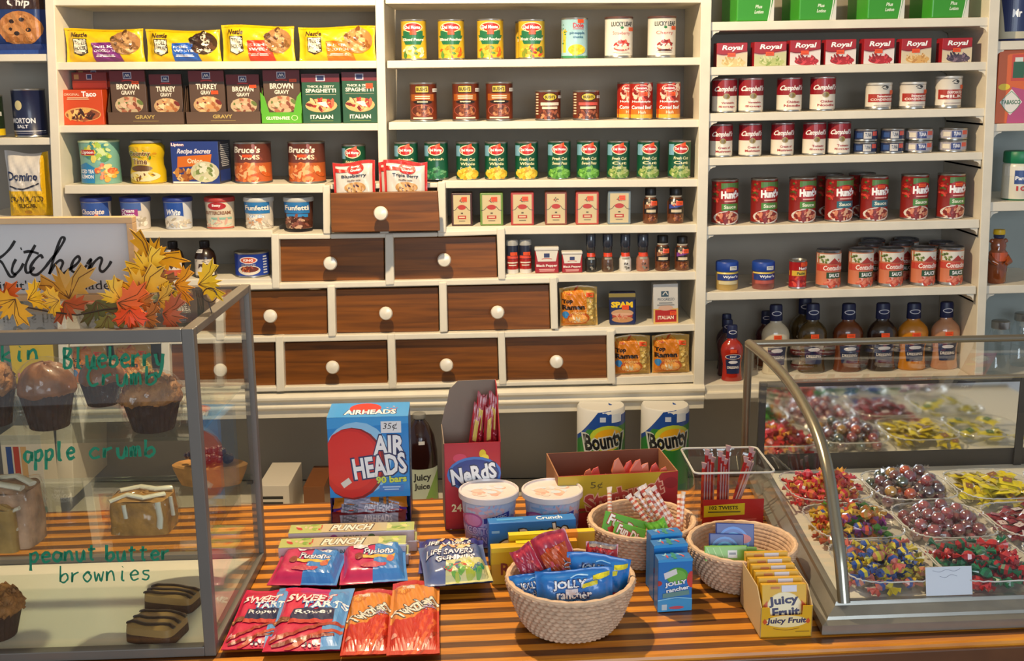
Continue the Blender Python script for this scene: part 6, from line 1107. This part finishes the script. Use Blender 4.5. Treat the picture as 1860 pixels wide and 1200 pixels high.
MT = M('#8a5220', .5, noise=.3, sc=40, bump=.3, coat=.25)
for i, (x0, x1, y0, dy, lv_, top, cr, lb) in enumerate(((30, 136, 656, .075, S1, MT, 0, 'wrapped glossy brown muffin in a dark cup, left of the crumb muffin'), (142, 226, 652, .20, S1, MT, 0, 'dark wrapped muffin at the back of the upper glass shelf'), (218, 332, 678, .06, S1, TP, 1, 'wrapped crumb-topped muffin at the right of the upper glass shelf'), (-62, 28, 655, .09, S1, TP, 1, 'wrapped muffin cut off by the left edge, on the upper glass shelf'), (-62, 42, 1066, .06, .008, TP, 1, 'crumb muffin in a dark paper cup on the case floor at the left edge'))):
    L, W, H = on_case(x0, x1, y0, dy, lv_); o = muffin_mesh(W/2/1.03, H, top, DK, cr, 40+i, i != 4); o.location = L; tag(o, lb, 'muffin', 'muffins in the glass case')
# iced slice
def slab_cake(nm, lab, cat, x0, x1, y0, dy, lev, D, body, icing, seed, wrap=True, rot=0):
    L, W, H = on_case(x0, x1, y0, dy, lev); rnd = random.Random(seed)
    def bodyf(u, v):
        a = u*6.28318; cx = abs(math.cos(a))**.45*math.copysign(1, math.cos(a)); sx = abs(math.sin(a))**.45*math.copysign(1, math.sin(a)); r_ = 1+.02*math.sin(a*7+seed)+.015*math.sin(v*9+a*3)
        k = 1-.05*v**3; return Vector((-cx*W/2*r_*k, -sx*D/2*r_*k, H*v*.9))
    mb = MB().grid(bodyf, 40, 8, body)
    def top(u, v):
        a = u*6.28318; cx = abs(math.cos(a))**.45*math.copysign(1, math.cos(a)); sx = abs(math.sin(a))**.45*math.copysign(1, math.sin(a)); k = .95*(1-v)
        return Vector((-cx*W/2*k, -sx*D/2*k, H*(.9+.08*math.sin(v*1.57)+.02*math.sin(a*5+v*8))))
    mb.grid(top, 40, 8, body); mb.add([bodyf(i/20, 0) for i in range(20)], [tuple(range(20))], body)
    o = mb.build(nm, ang=60)
    if icing:
        m2 = MB()
        for pts, r_ in icing: m2.tube([Vector((a*W, b*D, H*c)) for a, b, c in curve2(pts, 4)] if False else [Vector((a*W, b*D, H*c)) for a, b, c in pts], r_, icing_m, 8, .5)
        m2.build('icing', o)
    if wrap:
        def wf(u, v):
            a = u*6.28318; c = bodyf(u, min(v*1.3, 1)) if v < .77 else top(u, (v-.77)/.24); q = 1.07+.035*math.sin(a*13+v*15)+.03*math.sin(a*23-v*9)
            return Vector((c.x*q, c.y*q, c.z*1.05+.001))
        MB().grid(wf, 70, 22, PW).build('cling_wrap', o, ang=25)
    o.location = L+Vector((0, 0, .001)); o.rotation_euler = (0, 0, rot); return tag(o, lab, cat)
icing_m = M('#e6dcc4', .4, coat=.4)
slab_cake('cake_slice', 'wrapped brown cake slice with white icing on the lower glass shelf', 'cake', 208, 316, 893, .10, S3, .075, M('#b5823f', .7, noise=.3, sc=60, bump=.4), [([(-.45, -.4, .9), (-.2, -.2, 1.0), (.1, -.35, .98), (.4, -.1, .98)], .006), ([(-.4, .1, .98), (-.1, .3, 1.0), (.2, .1, 1.02), (.42, .3, .97)], .007), ([(-.2, -.49, .85), (-.16, -.53, .5)], .006), ([(.35, -.45, .9), (.4, -.53, .5), (.38, -.53, .25)], .008), ([(.48, -.1, .9), (.52, -.15, .4)], .006)], 3)
slab_cake('cinnamon_roll', 'wrapped light and dark pastry at the left edge of the lower glass shelf', 'pastry', -70, 70, 874, .05, S3, .08, M('#b89070', .7, noise=.5, sc=30, bump=.3), [([(-.5, -.4, .95), (0, -.2, 1.02), (.4, -.3, .96)], .008), ([(0, -.5, .8), (.2, -.52, .6), (.4, -.5, .7)], .006), ([(-.2, .1, 1.0), (.2, .2, 1.02), (.45, .0, .95)], .008), ([(.1, -.52, .3), (.35, -.5, .35)], .005)], 4)
slab_cake('banana_bread', 'small pale pastry half wrapped below the larger one at the left edge', 'pastry', -20, 32, 915, .012, S3, .03, M('#b08a4a', .7, noise=.3, sc=30), None, 6)
# berry pie at the back
L, W, H = on_case(325, 462, 806, DC-.07, S3)
o = MB().lathe([(W*.40, 0), (W*.48, H*.35), (W*.50, H*.48), (W*.46, H*.52), (0, H*.5)], 36, M('#b8803f', .7, noise=.25, sc=40, bump=.3), sy=.45, cap=True).build('berry_tart'); L.x -= .012
mb = MB(); rnd = random.Random(5)
for i in range(26):
    a = rnd.random()*6.28; r_ = W*.33*math.sqrt(rnd.random()); s = .006+.004*rnd.random(); mb.lathe([(0, -s), (s*.7, -s*.7), (s, 0), (s*.7, s*.7), (0, s)], 10, M('#3c2430', .3, coat=.5), (r_*math.cos(a), r_*math.sin(a)*.45, H*.55+s*.6+.012*rnd.random()), cap=False)
mb.build('berries', o); o.location = L; tag(o, 'tan crusted tart with dark berries at the back right of the lower glass shelf', 'tart')
# brownies with dark stripes
ic = M('#a37e48', .4, noise=.1, sc=20, coat=.4)
def brownie(x0, x1, y0, y1, lab, seed):
    f = atz((x0+x1)/2-10, y1, CS+.0085); W = at(x1-14, y1, f.y).x-at(x0, y1, f.y).x; H = .026; D = (atz((x0+x1)/2, y0, CS+.0085+H).y-f.y)
    def fn(u, v):
        a = u*6.28318; cx = abs(math.cos(a))**.35*math.copysign(1, math.cos(a)); sx = abs(math.sin(a))**.35*math.copysign(1, math.sin(a)); return Vector((-cx*W/2*(1-.04*v*v), -sx*D/2*(1-.04*v*v), H*v))
    def tp(u, v):
        p = fn(u, 1); return Vector((p.x*(1-v), p.y*(1-v), H+.004*math.sin(min(1, v*3)*1.57)))
    mb = MB().grid(fn, 44, 6, M('#4a2c18', .6, noise=.25, sc=60, bump=.4)); mb.add([fn(i/24, 0) for i in range(24)], [tuple(range(24))], M('#4a2c18', .6, noise=.25, sc=60, bump=.4))
    o = mb.build('brownie', ang=60); MB().grid(tp, 44, 6, ic).grid(lambda u, v: fn(u, .55+.45*v)*1.004, 44, 3, ic).build('caramel_icing', o, ang=60)
    m2 = MB()
    for k, q in enumerate((-.30, .0, .32)):
        m2.tube([Vector((W*(-.5+j/9), D*(q+.05*math.sin(j*.9+k+seed)), H+.0045-.004*(j in (0, 9)))) for j in range(10)], .0038, M('#2c170d', .35, coat=.6), 8, .5)
    m2.build('chocolate_stripe', o)
    o.location = Vector((f.x, f.y+D/2, CS+.009)); o.rotation_euler = (0, 0, -.22); return tag(o, lab, 'brownie', 'brownies on the case floor')
brownie(230, 340, 1108, 1172, 'front caramel-topped brownie with dark stripes', 1)
brownie(262, 372, 1064, 1112, 'rear caramel-topped brownie with dark stripes touching the front one', 2)
# ---------------------------------------------------------------- framed sign on the case
WD = wood_mat('light_frame_wood', '#c8a070', '#dcb88a', 3, 30, .5, .1)
Ys = A0.y+DC*.62; zs = CS+HC+.001
TR_, x1s = at(243, 393, Ys), at(243, 393, Ys).x; Hs_ = TR_.z-zs; Wsn = .46; sgn = empty('framed_sign', 'wood-framed white sign with black script lettering, standing on the glass case behind the leaves', 'sign', (x1s-Wsn/2, Ys, zs))
fw = .010; dpt = .022
for a, b, c, d in ((-Wsn/2, Wsn/2, Hs_-fw, Hs_), (-Wsn/2, Wsn/2, 0, fw), (Wsn/2-fw, Wsn/2, fw, Hs_-fw), (-Wsn/2, -Wsn/2+fw, fw, Hs_-fw)):
    MB().box((a, -dpt/2, c), (b, dpt/2, d), WD).build('frame_strip', sgn, .001)
MB().box((-Wsn/2+fw, dpt/2-.006, fw), (Wsn/2-fw, dpt/2-.002, Hs_-fw), M('#c9c8c8', .6)).build('sign_board', sgn)
KI = [[(105, 530), (70, 585), (20, 635), (-30, 665)], [(-60, 560), (-70, 700), (-80, 780)], [(-30, 665), (10, 680), (45, 740), (70, 780), (95, 782), (112, 762)], [(112, 660), (92, 700), (84, 745), (105, 765), (140, 735), (165, 690)], [(148, 588), (152, 592)], [(248, 560), (205, 640), (180, 705), (185, 752), (215, 748), (240, 715)], [(165, 612), (215, 605), (272, 622)],
      [(300, 655), (285, 632), (245, 665), (215, 715), (222, 762), (262, 768), (310, 725), (345, 680)], [(345, 680), (405, 605), (450, 530), (448, 508), (425, 520), (385, 630), (345, 765)], [(345, 765), (380, 705), (420, 668), (442, 685), (425, 735), (442, 762), (480, 735)], [(480, 735), (530, 702), (560, 665), (548, 640), (515, 672), (500, 730), (528, 752), (580, 732), (612, 700)], [(612, 695), (640, 660), (632, 700), (618, 752)], [(618, 752), (655, 690), (698, 650), (716, 665), (700, 725), (722, 748), (760, 712), (782, 674)]]
mb = MB(); Yb = Ys+dpt/2-.0064
for st in KI:
    P_ = [at(a/3.87, 300+b/3.87, Yb)-sgn.location for a, b in curve2(st, 6)]
    if len(st) == 2: P_ = [P_[0]+Vector((-.001, 0, 0)), P_[0]+Vector((.0012, 0, .0006))]
    v = []
    for j, p in enumerate(P_):
        t = (P_[min(j+1, len(P_)-1)]-P_[max(j-1, 0)]).normalized(); s_ = t.cross(Vector((0, 1, 0))).normalized()*.0022*(1+.12*math.sin(j*.5)); v += [p+s_, p-s_]
    mb.add(v, [(2*j, 2*j+1, 2*j+3, 2*j+2) for j in range(len(P_)-1)], M('#1c1a1a', .6))
mb.build('script_lettering', sgn)
def onpx(x0, y0, x1, y1, txt):
    a = at(x0, y1, Yb)-sgn.location; b = at(x1, y0, Yb)-sgn.location
    o = art([T(txt, 0, 0, 1, 1, '#1f1d1d', b=0)], b.x-a.x, b.z-a.z, lambda x, z, off: Vector((a.x+(b.x-a.x)/2+x, a.y-off, a.z+z)), 'small_lettering', sgn)
onpx(-62, 508, 205, 530, 'r for it, it\'s homemade.')
# autumn leaf garland
LF = [(0, 1), (.10, .62), (.26, .74), (.22, .48), (.55, .60), (.62, .78), (.72, .52), (.98, .50), (.70, .28), (.86, .08), (.48, .06), (.52, -.14), (.26, -.02), (.05, -.1)]
LF = LF+[(-a, b) for a, b in LF[::-1][:-1]]
gar = empty('leaf_garland', 'garland of orange, yellow and olive maple leaves lying on the glass case', 'garland', (A0.x-.2, A0.y+.03, zs))
def leaf(px, py, s, rot, c, dy, fold=.5, tilt_=.3):
    s *= 1.15; p = at(px, py, A0.y+dy); m_ = M(c, .6, noise=.10, sc=30); mb = MB(); e = .0005
    R3 = Matrix.Rotation(math.radians(rot), 3, 'Y') @ Matrix.Rotation(tilt_, 3, 'X')
    def tf(a, b, k): return p-gar.location+R3 @ Vector((a*s, fold*s*abs(a)*.6+.12*s*math.sin(b*3+px)+k, (b-.3)*s))
    n = len(LF); c0 = (0, .25)
    v = [tf(*c0, 0)]+[tf(a, b, 0) for a, b in LF]+[tf(*c0, e)]+[tf(a, b, e) for a, b in LF]
    f = [(0, 1+i, 1+(i+1) % n) for i in range(n)]+[(n+1, n+2+(i+1) % n, n+2+i) for i in range(n)]+[(1+i, n+2+i, n+2+(i+1) % n, 1+(i+1) % n) for i in range(n)]
    mb.add(v, f, m_)
    vm = M('#6a3f1c', .7)
    for q in ((0, .95), (.62, .7), (-.62, .7), (.9, .48), (-.9, .48)): mb.tube([tf(0, -.05, -.0006), tf(q[0]*.5, .25+(q[1]-.05)*.35, -.0006), tf(*q, -.0006)], .0005*s/.04, vm, 5)
    return mb.build('leaf', gar)
for a in ((18, 556, .034, -140, '#f0a51c', .03), (62, 540, .024, 70, '#f8b81c', .05, .7), (96, 548, .022, -100, '#f4b01c', .04, .7), (118, 520, .046, -15, '#c08c2c', .09), (122, 560, .03, 150, '#b0481c', .05), (178, 562, .034, 160, '#5f5a2c', .05), (205, 540, .03, -70, '#f0bc24', .06), (232, 556, .038, 110, '#f4641c', .03), (236, 575, .026, 180, '#f44a10', .02), (250, 520, .044, -20, '#e8b01c', .08), (262, 545, .026, 60, '#a86a24', .05), (288, 505, .026, 20, '#8a5a20', .10), (278, 462, .048, 30, '#fcb41c', .13), (262, 480, .034, -30, '#fcc424', .12), (300, 522, .022, 60, '#e6c02c', .1), (330, 519, .03, 95, '#fca420', .11, .9), (376, 514, .032, 80, '#fcc824', .12, .9), (300, 545, .022, 90, '#d8a030', .05), (272, 580, .026, 100, '#c8702c', .02), (312, 572, .032, 100, '#b85a34', .04), (196, 585, .026, 170, '#7a6a2a', .02), (2, 540, .03, -30, '#c85a1c', .07)): leaf(*a)
wm = M('#3a2a20', .5); wr = MB()
def wp(px, py, dy): return at(px, py, A0.y+dy)-gar.location
wr.tube([wp(*q) for q in ((0, 548, .05), (40, 556, .05), (90, 566, .05), (140, 572, .045), (190, 562, .05), (250, 556, .05), (290, 548, .06), (316, 530, .08))], .0013, wm, 6)
c = wp(381, 536, .12); wr.tube([c+Vector((.011*math.cos(i*.35), 0, .011*math.sin(i*.35))) for i in range(18)], .0009, wm, 6).tube([c+Vector((-.003, 0, -.011)), c+Vector((.002, 0, -.03)), c+Vector((-.004, 0, -.044))], .0009, wm, 6)
wr.build('wire', gar)
# ---------------------------------------------------------------- curved candy case on the right
SI = M('#9a9890', .32, .7, noise=.08, sc=20); DKm = M('#3a3734', .4, .4)
R0_ = atz(1496, 1153, CS); tr = math.atan2(.02, .334); rx_ = Vector((math.cos(tr), math.sin(tr), 0)); ry_ = Vector((.035, .9994, 0))
kc = empty('candy_case', 'low glass candy case with a curved front and thick silver tube edge', 'display case', R0_)
def rl(a, b, z): return rx_*a+ry_*b+Vector((0, 0, z))
def rbeam(nm, a0, a1, b0, b1, z0, z1, mat, bev=.0015, par=kc):
    L = [(a0, b0), (a1, b0), (a1, b1), (a0, b1)]
    return MB().prism([rl(*p, z1) for p in L], [rl(*p, z0) for p in L], mat).build(nm, par, bev)
WR, DR = .95, .70
prof = [(0, 0), (-.004, .003), (-.004, .018), (.006, .023), (.008, .028), (.022, .040), (.024, .046), (.035, .046), (.035, 0)]
fm = MB(); A = [rl(b, b, z) for b, z in prof]; B = [rl(WR, b, z) for b, z in prof]; fm.prism(B, A, SI, False).build('base_moulding', kc)
A = [rl(b, b, z) for b, z in prof]; B = [rl(b, DR, z) for b, z in prof]; MB().prism(A, B, SI).build('base_moulding', kc)
rbeam('case_floor', .034, WR, .034, DR-.01, .0, .040, M('#d9d5c8', .5))
rbeam('back_rail', .01, WR, DR-.03, DR-.012, .040, .085, DKm)
TB = [(1533, 1094, 1.700), (1526, 1010, 1.725), (1516, 936, 1.765), (1505, 860, 1.812), (1488, 796, 1.880), (1463, 740, 1.975), (1432, 692, 2.10), (1396, 653, 2.23), (1361, 624, 2.352)]
TP_ = [at(*q)-R0_ for q in TB]; x0t = sum(p.x for p in TP_)/len(TP_)
sm = [Vector(p) for p in curve2([tuple(p) for p in TP_], 4)]
MB().tube(sm, .0102, M('#a39f90', .25, .9), 14).build('tube_edge', kc)
pt = TP_[-1]; MB().tube([pt+Vector((0, .004, .004)), Vector((pt.x, pt.y+.004, .03))], .0085, M('#8a7d66', .3, .8), 10).build('back_post', kc)
MB().tube([pt, pt+rx_*WR], .0075, M('#8f887a', .3, .8), 10).build('top_rail', kc)
# curved pane follows the tube, then a silver rail across it
def cp(u, v):
    k = v*(len(sm)-1); i = min(int(k), len(sm)-2); p = sm[i].lerp(sm[i+1], k-i); return p+rx_*(.004+u*(WR-.01))
MB().grid(cp, 2, 36, glass('curved_glass', (.96, .97, .97), .012)).build('curved_pane', kc)
p6 = TP_[6]+Vector((0, .02, -.006)); MB().tube([p6+rx_*.0, p6+rx_*WR], .006, M('#a8a39a', .3, .8), 10, .6).build('cross_rail', kc)
# side pane under the tube
sp = MB(); lo = [Vector((p.x, p.y, .046)) for p in sm]; sp.add([*sm, *lo], [(i, i+1, len(sm)+i+1, len(sm)+i) for i in range(len(sm)-1)], glass('side_glass', (.97, .98, .98), .01)); sp.build('side_pane', kc)
# mirrored sliding back with dark frame
mm = bpy.data.materials.new('mirror'); mm.use_nodes = True; b_ = mm.node_tree.nodes['Principled BSDF']; b_.inputs['Metallic'].default_value = 1; b_.inputs['Roughness'].default_value = .06; b_.inputs['Base Color'].default_value = (.86, .86, .84, 1)
ym = DR-.035; ml = at(1386, 800, R0_.y+ym).x-R0_.x-.020; mr = at(1847, 800, R0_.y+ym+.03).x-R0_.x-.024; mt = at(1600, 702, R0_.y+ym).z-R0_.z
rbeam('mirror', ml, mr, ym, ym+.004, .080, mt, mm, 0)
rbeam('mirror_frame', ml-.016, ml, ym-.003, ym+.008, .04, mt+.012, DKm); rbeam('mirror_frame', mr, mr+.018, ym-.003, ym+.008, .04, mt+.012, DKm)
rbeam('mirror_frame', ml, mr, ym-.003, ym+.008, mt, mt+.012, DKm); rbeam('mirror', mr+.019, mr+.3, ym, ym+.004, .080, mt, mm, 0)
# handwritten card
cfl, cfr = atz(1684, 1084, CS+.047), atz(1768, 1081, CS+.047)
W = (cfr-cfl).length; H = at(1700, 1030, cfl.y+.012).z-CS-.047
o = MB().box((-W/2, -.0004, 0), (W/2, .0004, H), M('#d4d8e2', .7)).build('note_card'); art([('s', [(.15, .12), (.3, .18), (.45, .10), (.62, .16), (.75, .08)], .008, '#7a7f94'), ('s', [(.3, .32), (.42, .38), (.55, .28), (.68, .34)], .008, '#7a7f94')], W, H, on_flat(-.0004), 'handwriting', o)
o.location = (cfl+cfr)/2+Vector((0, .004, 0)); o.rotation_euler = (-.25, 0, tr); tag(o, 'white note card with faint handwriting leaning inside the candy case front', 'card')
# trays and their candies
PL = glass('tray_plastic', (.95, .96, .96), .07)
def tray(cx, cy, w, d, lab):
    mb = MB(); H = .028; n = 72
    def fn(u, v):
        a = u*6.28318; cx_ = abs(math.cos(a))**.55*math.copysign(1, math.cos(a)); sx_ = abs(math.sin(a))**.55*math.copysign(1, math.sin(a)); k = .86+.16*v+.02*(v > .9)*math.sin(a*30)
        return Vector((cx_*w/2*k, sx_*d/2*k, H*v))
    mb.grid(fn, n, 5, PL); mb.add([fn(i/36, 0) for i in range(36)], [tuple(range(36))], PL)
    o = mb.build('candy_tray'); MB().tube([fn(i/72, 1) for i in range(72)], .0014, M('#c8c8c4', .12, coat=1), 5, closed=True).build('rim', o)
    o.scale = (1, 1, 1); o.location = (cx, cy, CS+.0405+.0012); o.rotation_euler = (0, 0, tr); return tag(o, lab, 'tray', 'clear candy trays')
_c = {}
def candy_mesh(kind, c1, c2):
    k = (kind, c1, c2)
    if k in _c: return _c[k]
    a = M(c1, .22, coat=.8); b = M(c2, .2, coat=.8) if c2 else a; mb = MB(); clear = glass('candy_wrapper', (.9, .88, .88), .16, 1.4, .1)
    if kind == 'twist':
        s = .0078; mb.lathe([(.002, -s*1.1), (s*.85, -s*.6), (s, 0), (s*.8, s*.6), (.002, s*1.1)], 6, [a, b, a, b])
        for q in (-1, 1):
            v = [Vector((0, 0, q*s*.9))]; n = 7
            for i in range(n): t = -.95+1.9*i/(n-1); v.append(Vector((.0115*math.sin(t)*1.1, .0030*(-1)**i, q*(s*.9+.013*math.cos(t*.8)))))
            mb.add(v, [(0, i+1, i+2) for i in range(n-1)], b if kind == 'twist' and c2 else a)
    elif kind == 'ball':
        s = .0098; mb.lathe([(0, -s), (s*.7, -s*.72), (s, 0), (s*.7, s*.72), (0, s)], 12, a, cap=False)
        for q in (-1, 1):
            v = [Vector((0, 0, q*s*.8))]; n = 6
            for i in range(n): t = -1+2*i/(n-1); v.append(Vector((.010*math.sin(t), .003*(-1)**i, q*(s*.9+.010*math.cos(t)))))
            mb.add(v, [(0, i+1, i+2) for i in range(n-1)], clear)
        mb.lathe([(0, -s*1.12), (s*.82, -s*.8), (s*1.14, 0), (s*.82, s*.8), (0, s*1.12)], 12, clear, cap=False)
    elif kind == 'flat':
        w, t, L = .016, .0045, .034
        mb.grid(lambda u, v: Vector(((u-.5)*w, -t*math.sin(u*3.14)*math.sin(v*3.14), (v-.5)*L)), 6, 8, a).grid(lambda u, v: Vector(((.5-u)*w, t*math.sin(u*3.14)*math.sin(v*3.14), (v-.5)*L)), 6, 8, a)
        for q in (-1, 1): mb.add([Vector((-w*.5, 0, q*L*.5)), Vector((w*.5, 0, q*L*.5)), Vector((w*.62, .002, q*L*.66)), Vector((0, -.002, q*L*.64)), Vector((-w*.62, .002, q*L*.66))], [(0, 1, 2, 3, 4)], a)
        mb.add([Vector((-w*.35, -t*.95, -L*.2)), Vector((w*.35, -t*.95, -L*.2)), Vector((w*.35, -t*.95, L*.2)), Vector((-w*.35, -t*.95, L*.2))], [(0, 1, 2, 3)], b)
    o = mb.build('wrapped_candy', ang=50 if kind != 'twist' else 25); me = o.data; bpy.data.objects.remove(o); _c[k] = me; return me
def fill(cx, cy, w, d, kind, cols, n, lab, grp, seed, nm='wrapped_candy'):
    rnd = random.Random(seed); placed = []
    big = .030 if kind == 'flat' else .019
    tries = 0
    for i in range(n):
        lvl = 0 if i < n*.5 else (1 if i < n*.85 else 2); k = (.78, .66, .42)[lvl]; best = None
        for _ in range(14):
            a = (rnd.random()*2-1)*w/2*k; b = (rnd.random()*2-1)*d/2*k; dm = min([math.hypot(a-p[0], b-p[1]) for p in placed if p[2] == lvl] or [1])
            if best is None or dm > best[0]: best = (dm, a, b)
        placed.append((best[1], best[2], lvl)); c = cols[i % len(cols)]
        o = bpy.data.objects.new(nm, candy_mesh(kind, *c)); S.collection.objects.link(o)
        p = Vector((cx, cy, CS+.0405))+rx_*best[1]+ry_*best[2]+Vector((0, 0, .0135+lvl*(.015 if kind != 'flat' else .010)+.002*rnd.random()))
        o.scale = (1.28,)*3; o.location = p; o.rotation_euler = (math.pi/2+(rnd.random()-.5)*(.9 if kind != 'flat' else .6)-(1.2 if kind == 'flat' and 0 else 0), (rnd.random()-.5)*.6, rnd.random()*6.28) if kind != 'flat' else (-math.pi/2+(rnd.random()-.5)*.7, (rnd.random()-.5)*.7, rnd.random()*6.28)
        tag(o, lab, 'candy', grp)
X1, X2, X3, X4 = .636, .806, .978, 1.145; Ya, Yb_, Yc_ = 1.808, 1.990, 2.180
tw_, td = .162, .168
JB = [('#c8b82a', '#1f4a9c'), ('#1f4a9c', '#d8c02a'), ('#c87a5a', '#d8c83a'), ('#1f4a9c', '#c8685a')]
MX = [('#d8541c', 0), ('#7a2a3c', 0), ('#4a2a4a', 0), ('#a83a48', 0), ('#c89a2c', 0), ('#5a2030', 0), ('#2a4a34', 0), ('#8a3a5a', 0)]
for cx, cy, kind, cols, n, lt, lc in (
    (X1, Ya, 'twist', JB, 54, 'clear tray of blue and yellow candies at the front left of the candy case', 'blue and yellow twisted candy in the front left tray'),
    (X1, Yb_, 'twist', [('#d87a2c', '#c89a3c'), ('#3a8a2c', '#3a8a2c'), ('#c8a02c', '#b0402c'), ('#c84a2c', '#7a2a7a'), ('#2a4a9c', '#d8b83a')], 52, 'clear tray of orange, green and purple candies, second from the front on the left', 'orange, green or purple twisted candy in the second left tray'),
    (X1, Yc_, 'twist', [('#c8283c', '#d84a5a'), ('#d86a3a', '#c83a3c'), ('#c8283c', '#d8a03a')], 50, 'clear tray of red and coral candies at the back left of the candy case', 'red or coral twisted candy in the back left tray'),
    (X2, Ya, 'twist', [('#a81c24', '#a81c24'), ('#0f5a3c', '#1a7a50'), ('#b8242a', '#b8242a'), ('#a81c24', '#0f5a3c')], 54, 'clear tray of shiny red and green candies behind the note card', 'shiny red or green foil candy in the front middle tray'),
    (X2, Yb_, 'ball', [('#9a3448', 0), ('#b04a5c', 0), ('#8a2c40', 0)], 46, 'clear tray of pink candies in the middle of the candy case', 'clear-wrapped pink candy ball in the middle tray'),
    (X2, Yc_, 'ball', MX, 50, 'clear tray of mixed dark candy balls at the back middle of the candy case', 'clear-wrapped candy ball of mixed dark colours in the back middle tray'),
    (X3, Ya, 'flat', [('#1f3f9c', '#2a5ab8')], 14, 'clear tray of blue candy packs at the front right of the candy case', 'blue flat candy pack in the front right tray'),
    (X3, Yb_, 'flat', [('#7a1c2c', '#d8c8cc'), ('#8a2438', '#a84a5a')], 30, 'clear tray of dark red candy packs, second from the front on the right', 'dark red flat candy pack in the second right tray'),
    (X3, Yc_, 'flat', [('#d8c41c', '#8a5a3a'), ('#e0d02a', '#c8b01c')], 40, 'clear tray of bright yellow candy packs at the back right of the candy case', 'bright yellow flat candy pack in the back right tray'),
    (X4, Ya, 'flat', [('#7a2a7a', '#e8e0e8'), ('#d8d0dc', '#7a2a7a')], 8, 'clear tray of purple and white candy packs at the far front right', 'purple and white candy pack seen in the mirror'),
    (X4, Yb_, 'flat', [('#c8c02a', '#3a6a2c')], 10, 'clear tray of yellow-green candy packs, second on the far right', 'yellow-green candy pack seen in the mirror, further one'),
    (X4, Yc_, 'flat', [('#d0c42c', '#3a6a2c')], 12, 'clear tray of yellow-green candy packs at the far back right', 'yellow-green candy pack seen in the mirror, nearer one')):
    tray(cx, cy, tw_, td, lt); fill(cx, cy, tw_, td, kind, cols, n, lc, lt.replace('clear tray of ', 'pieces of '), int(cx*100+cy*10), 'candy_pack' if kind == 'flat' else 'wrapped_candy')
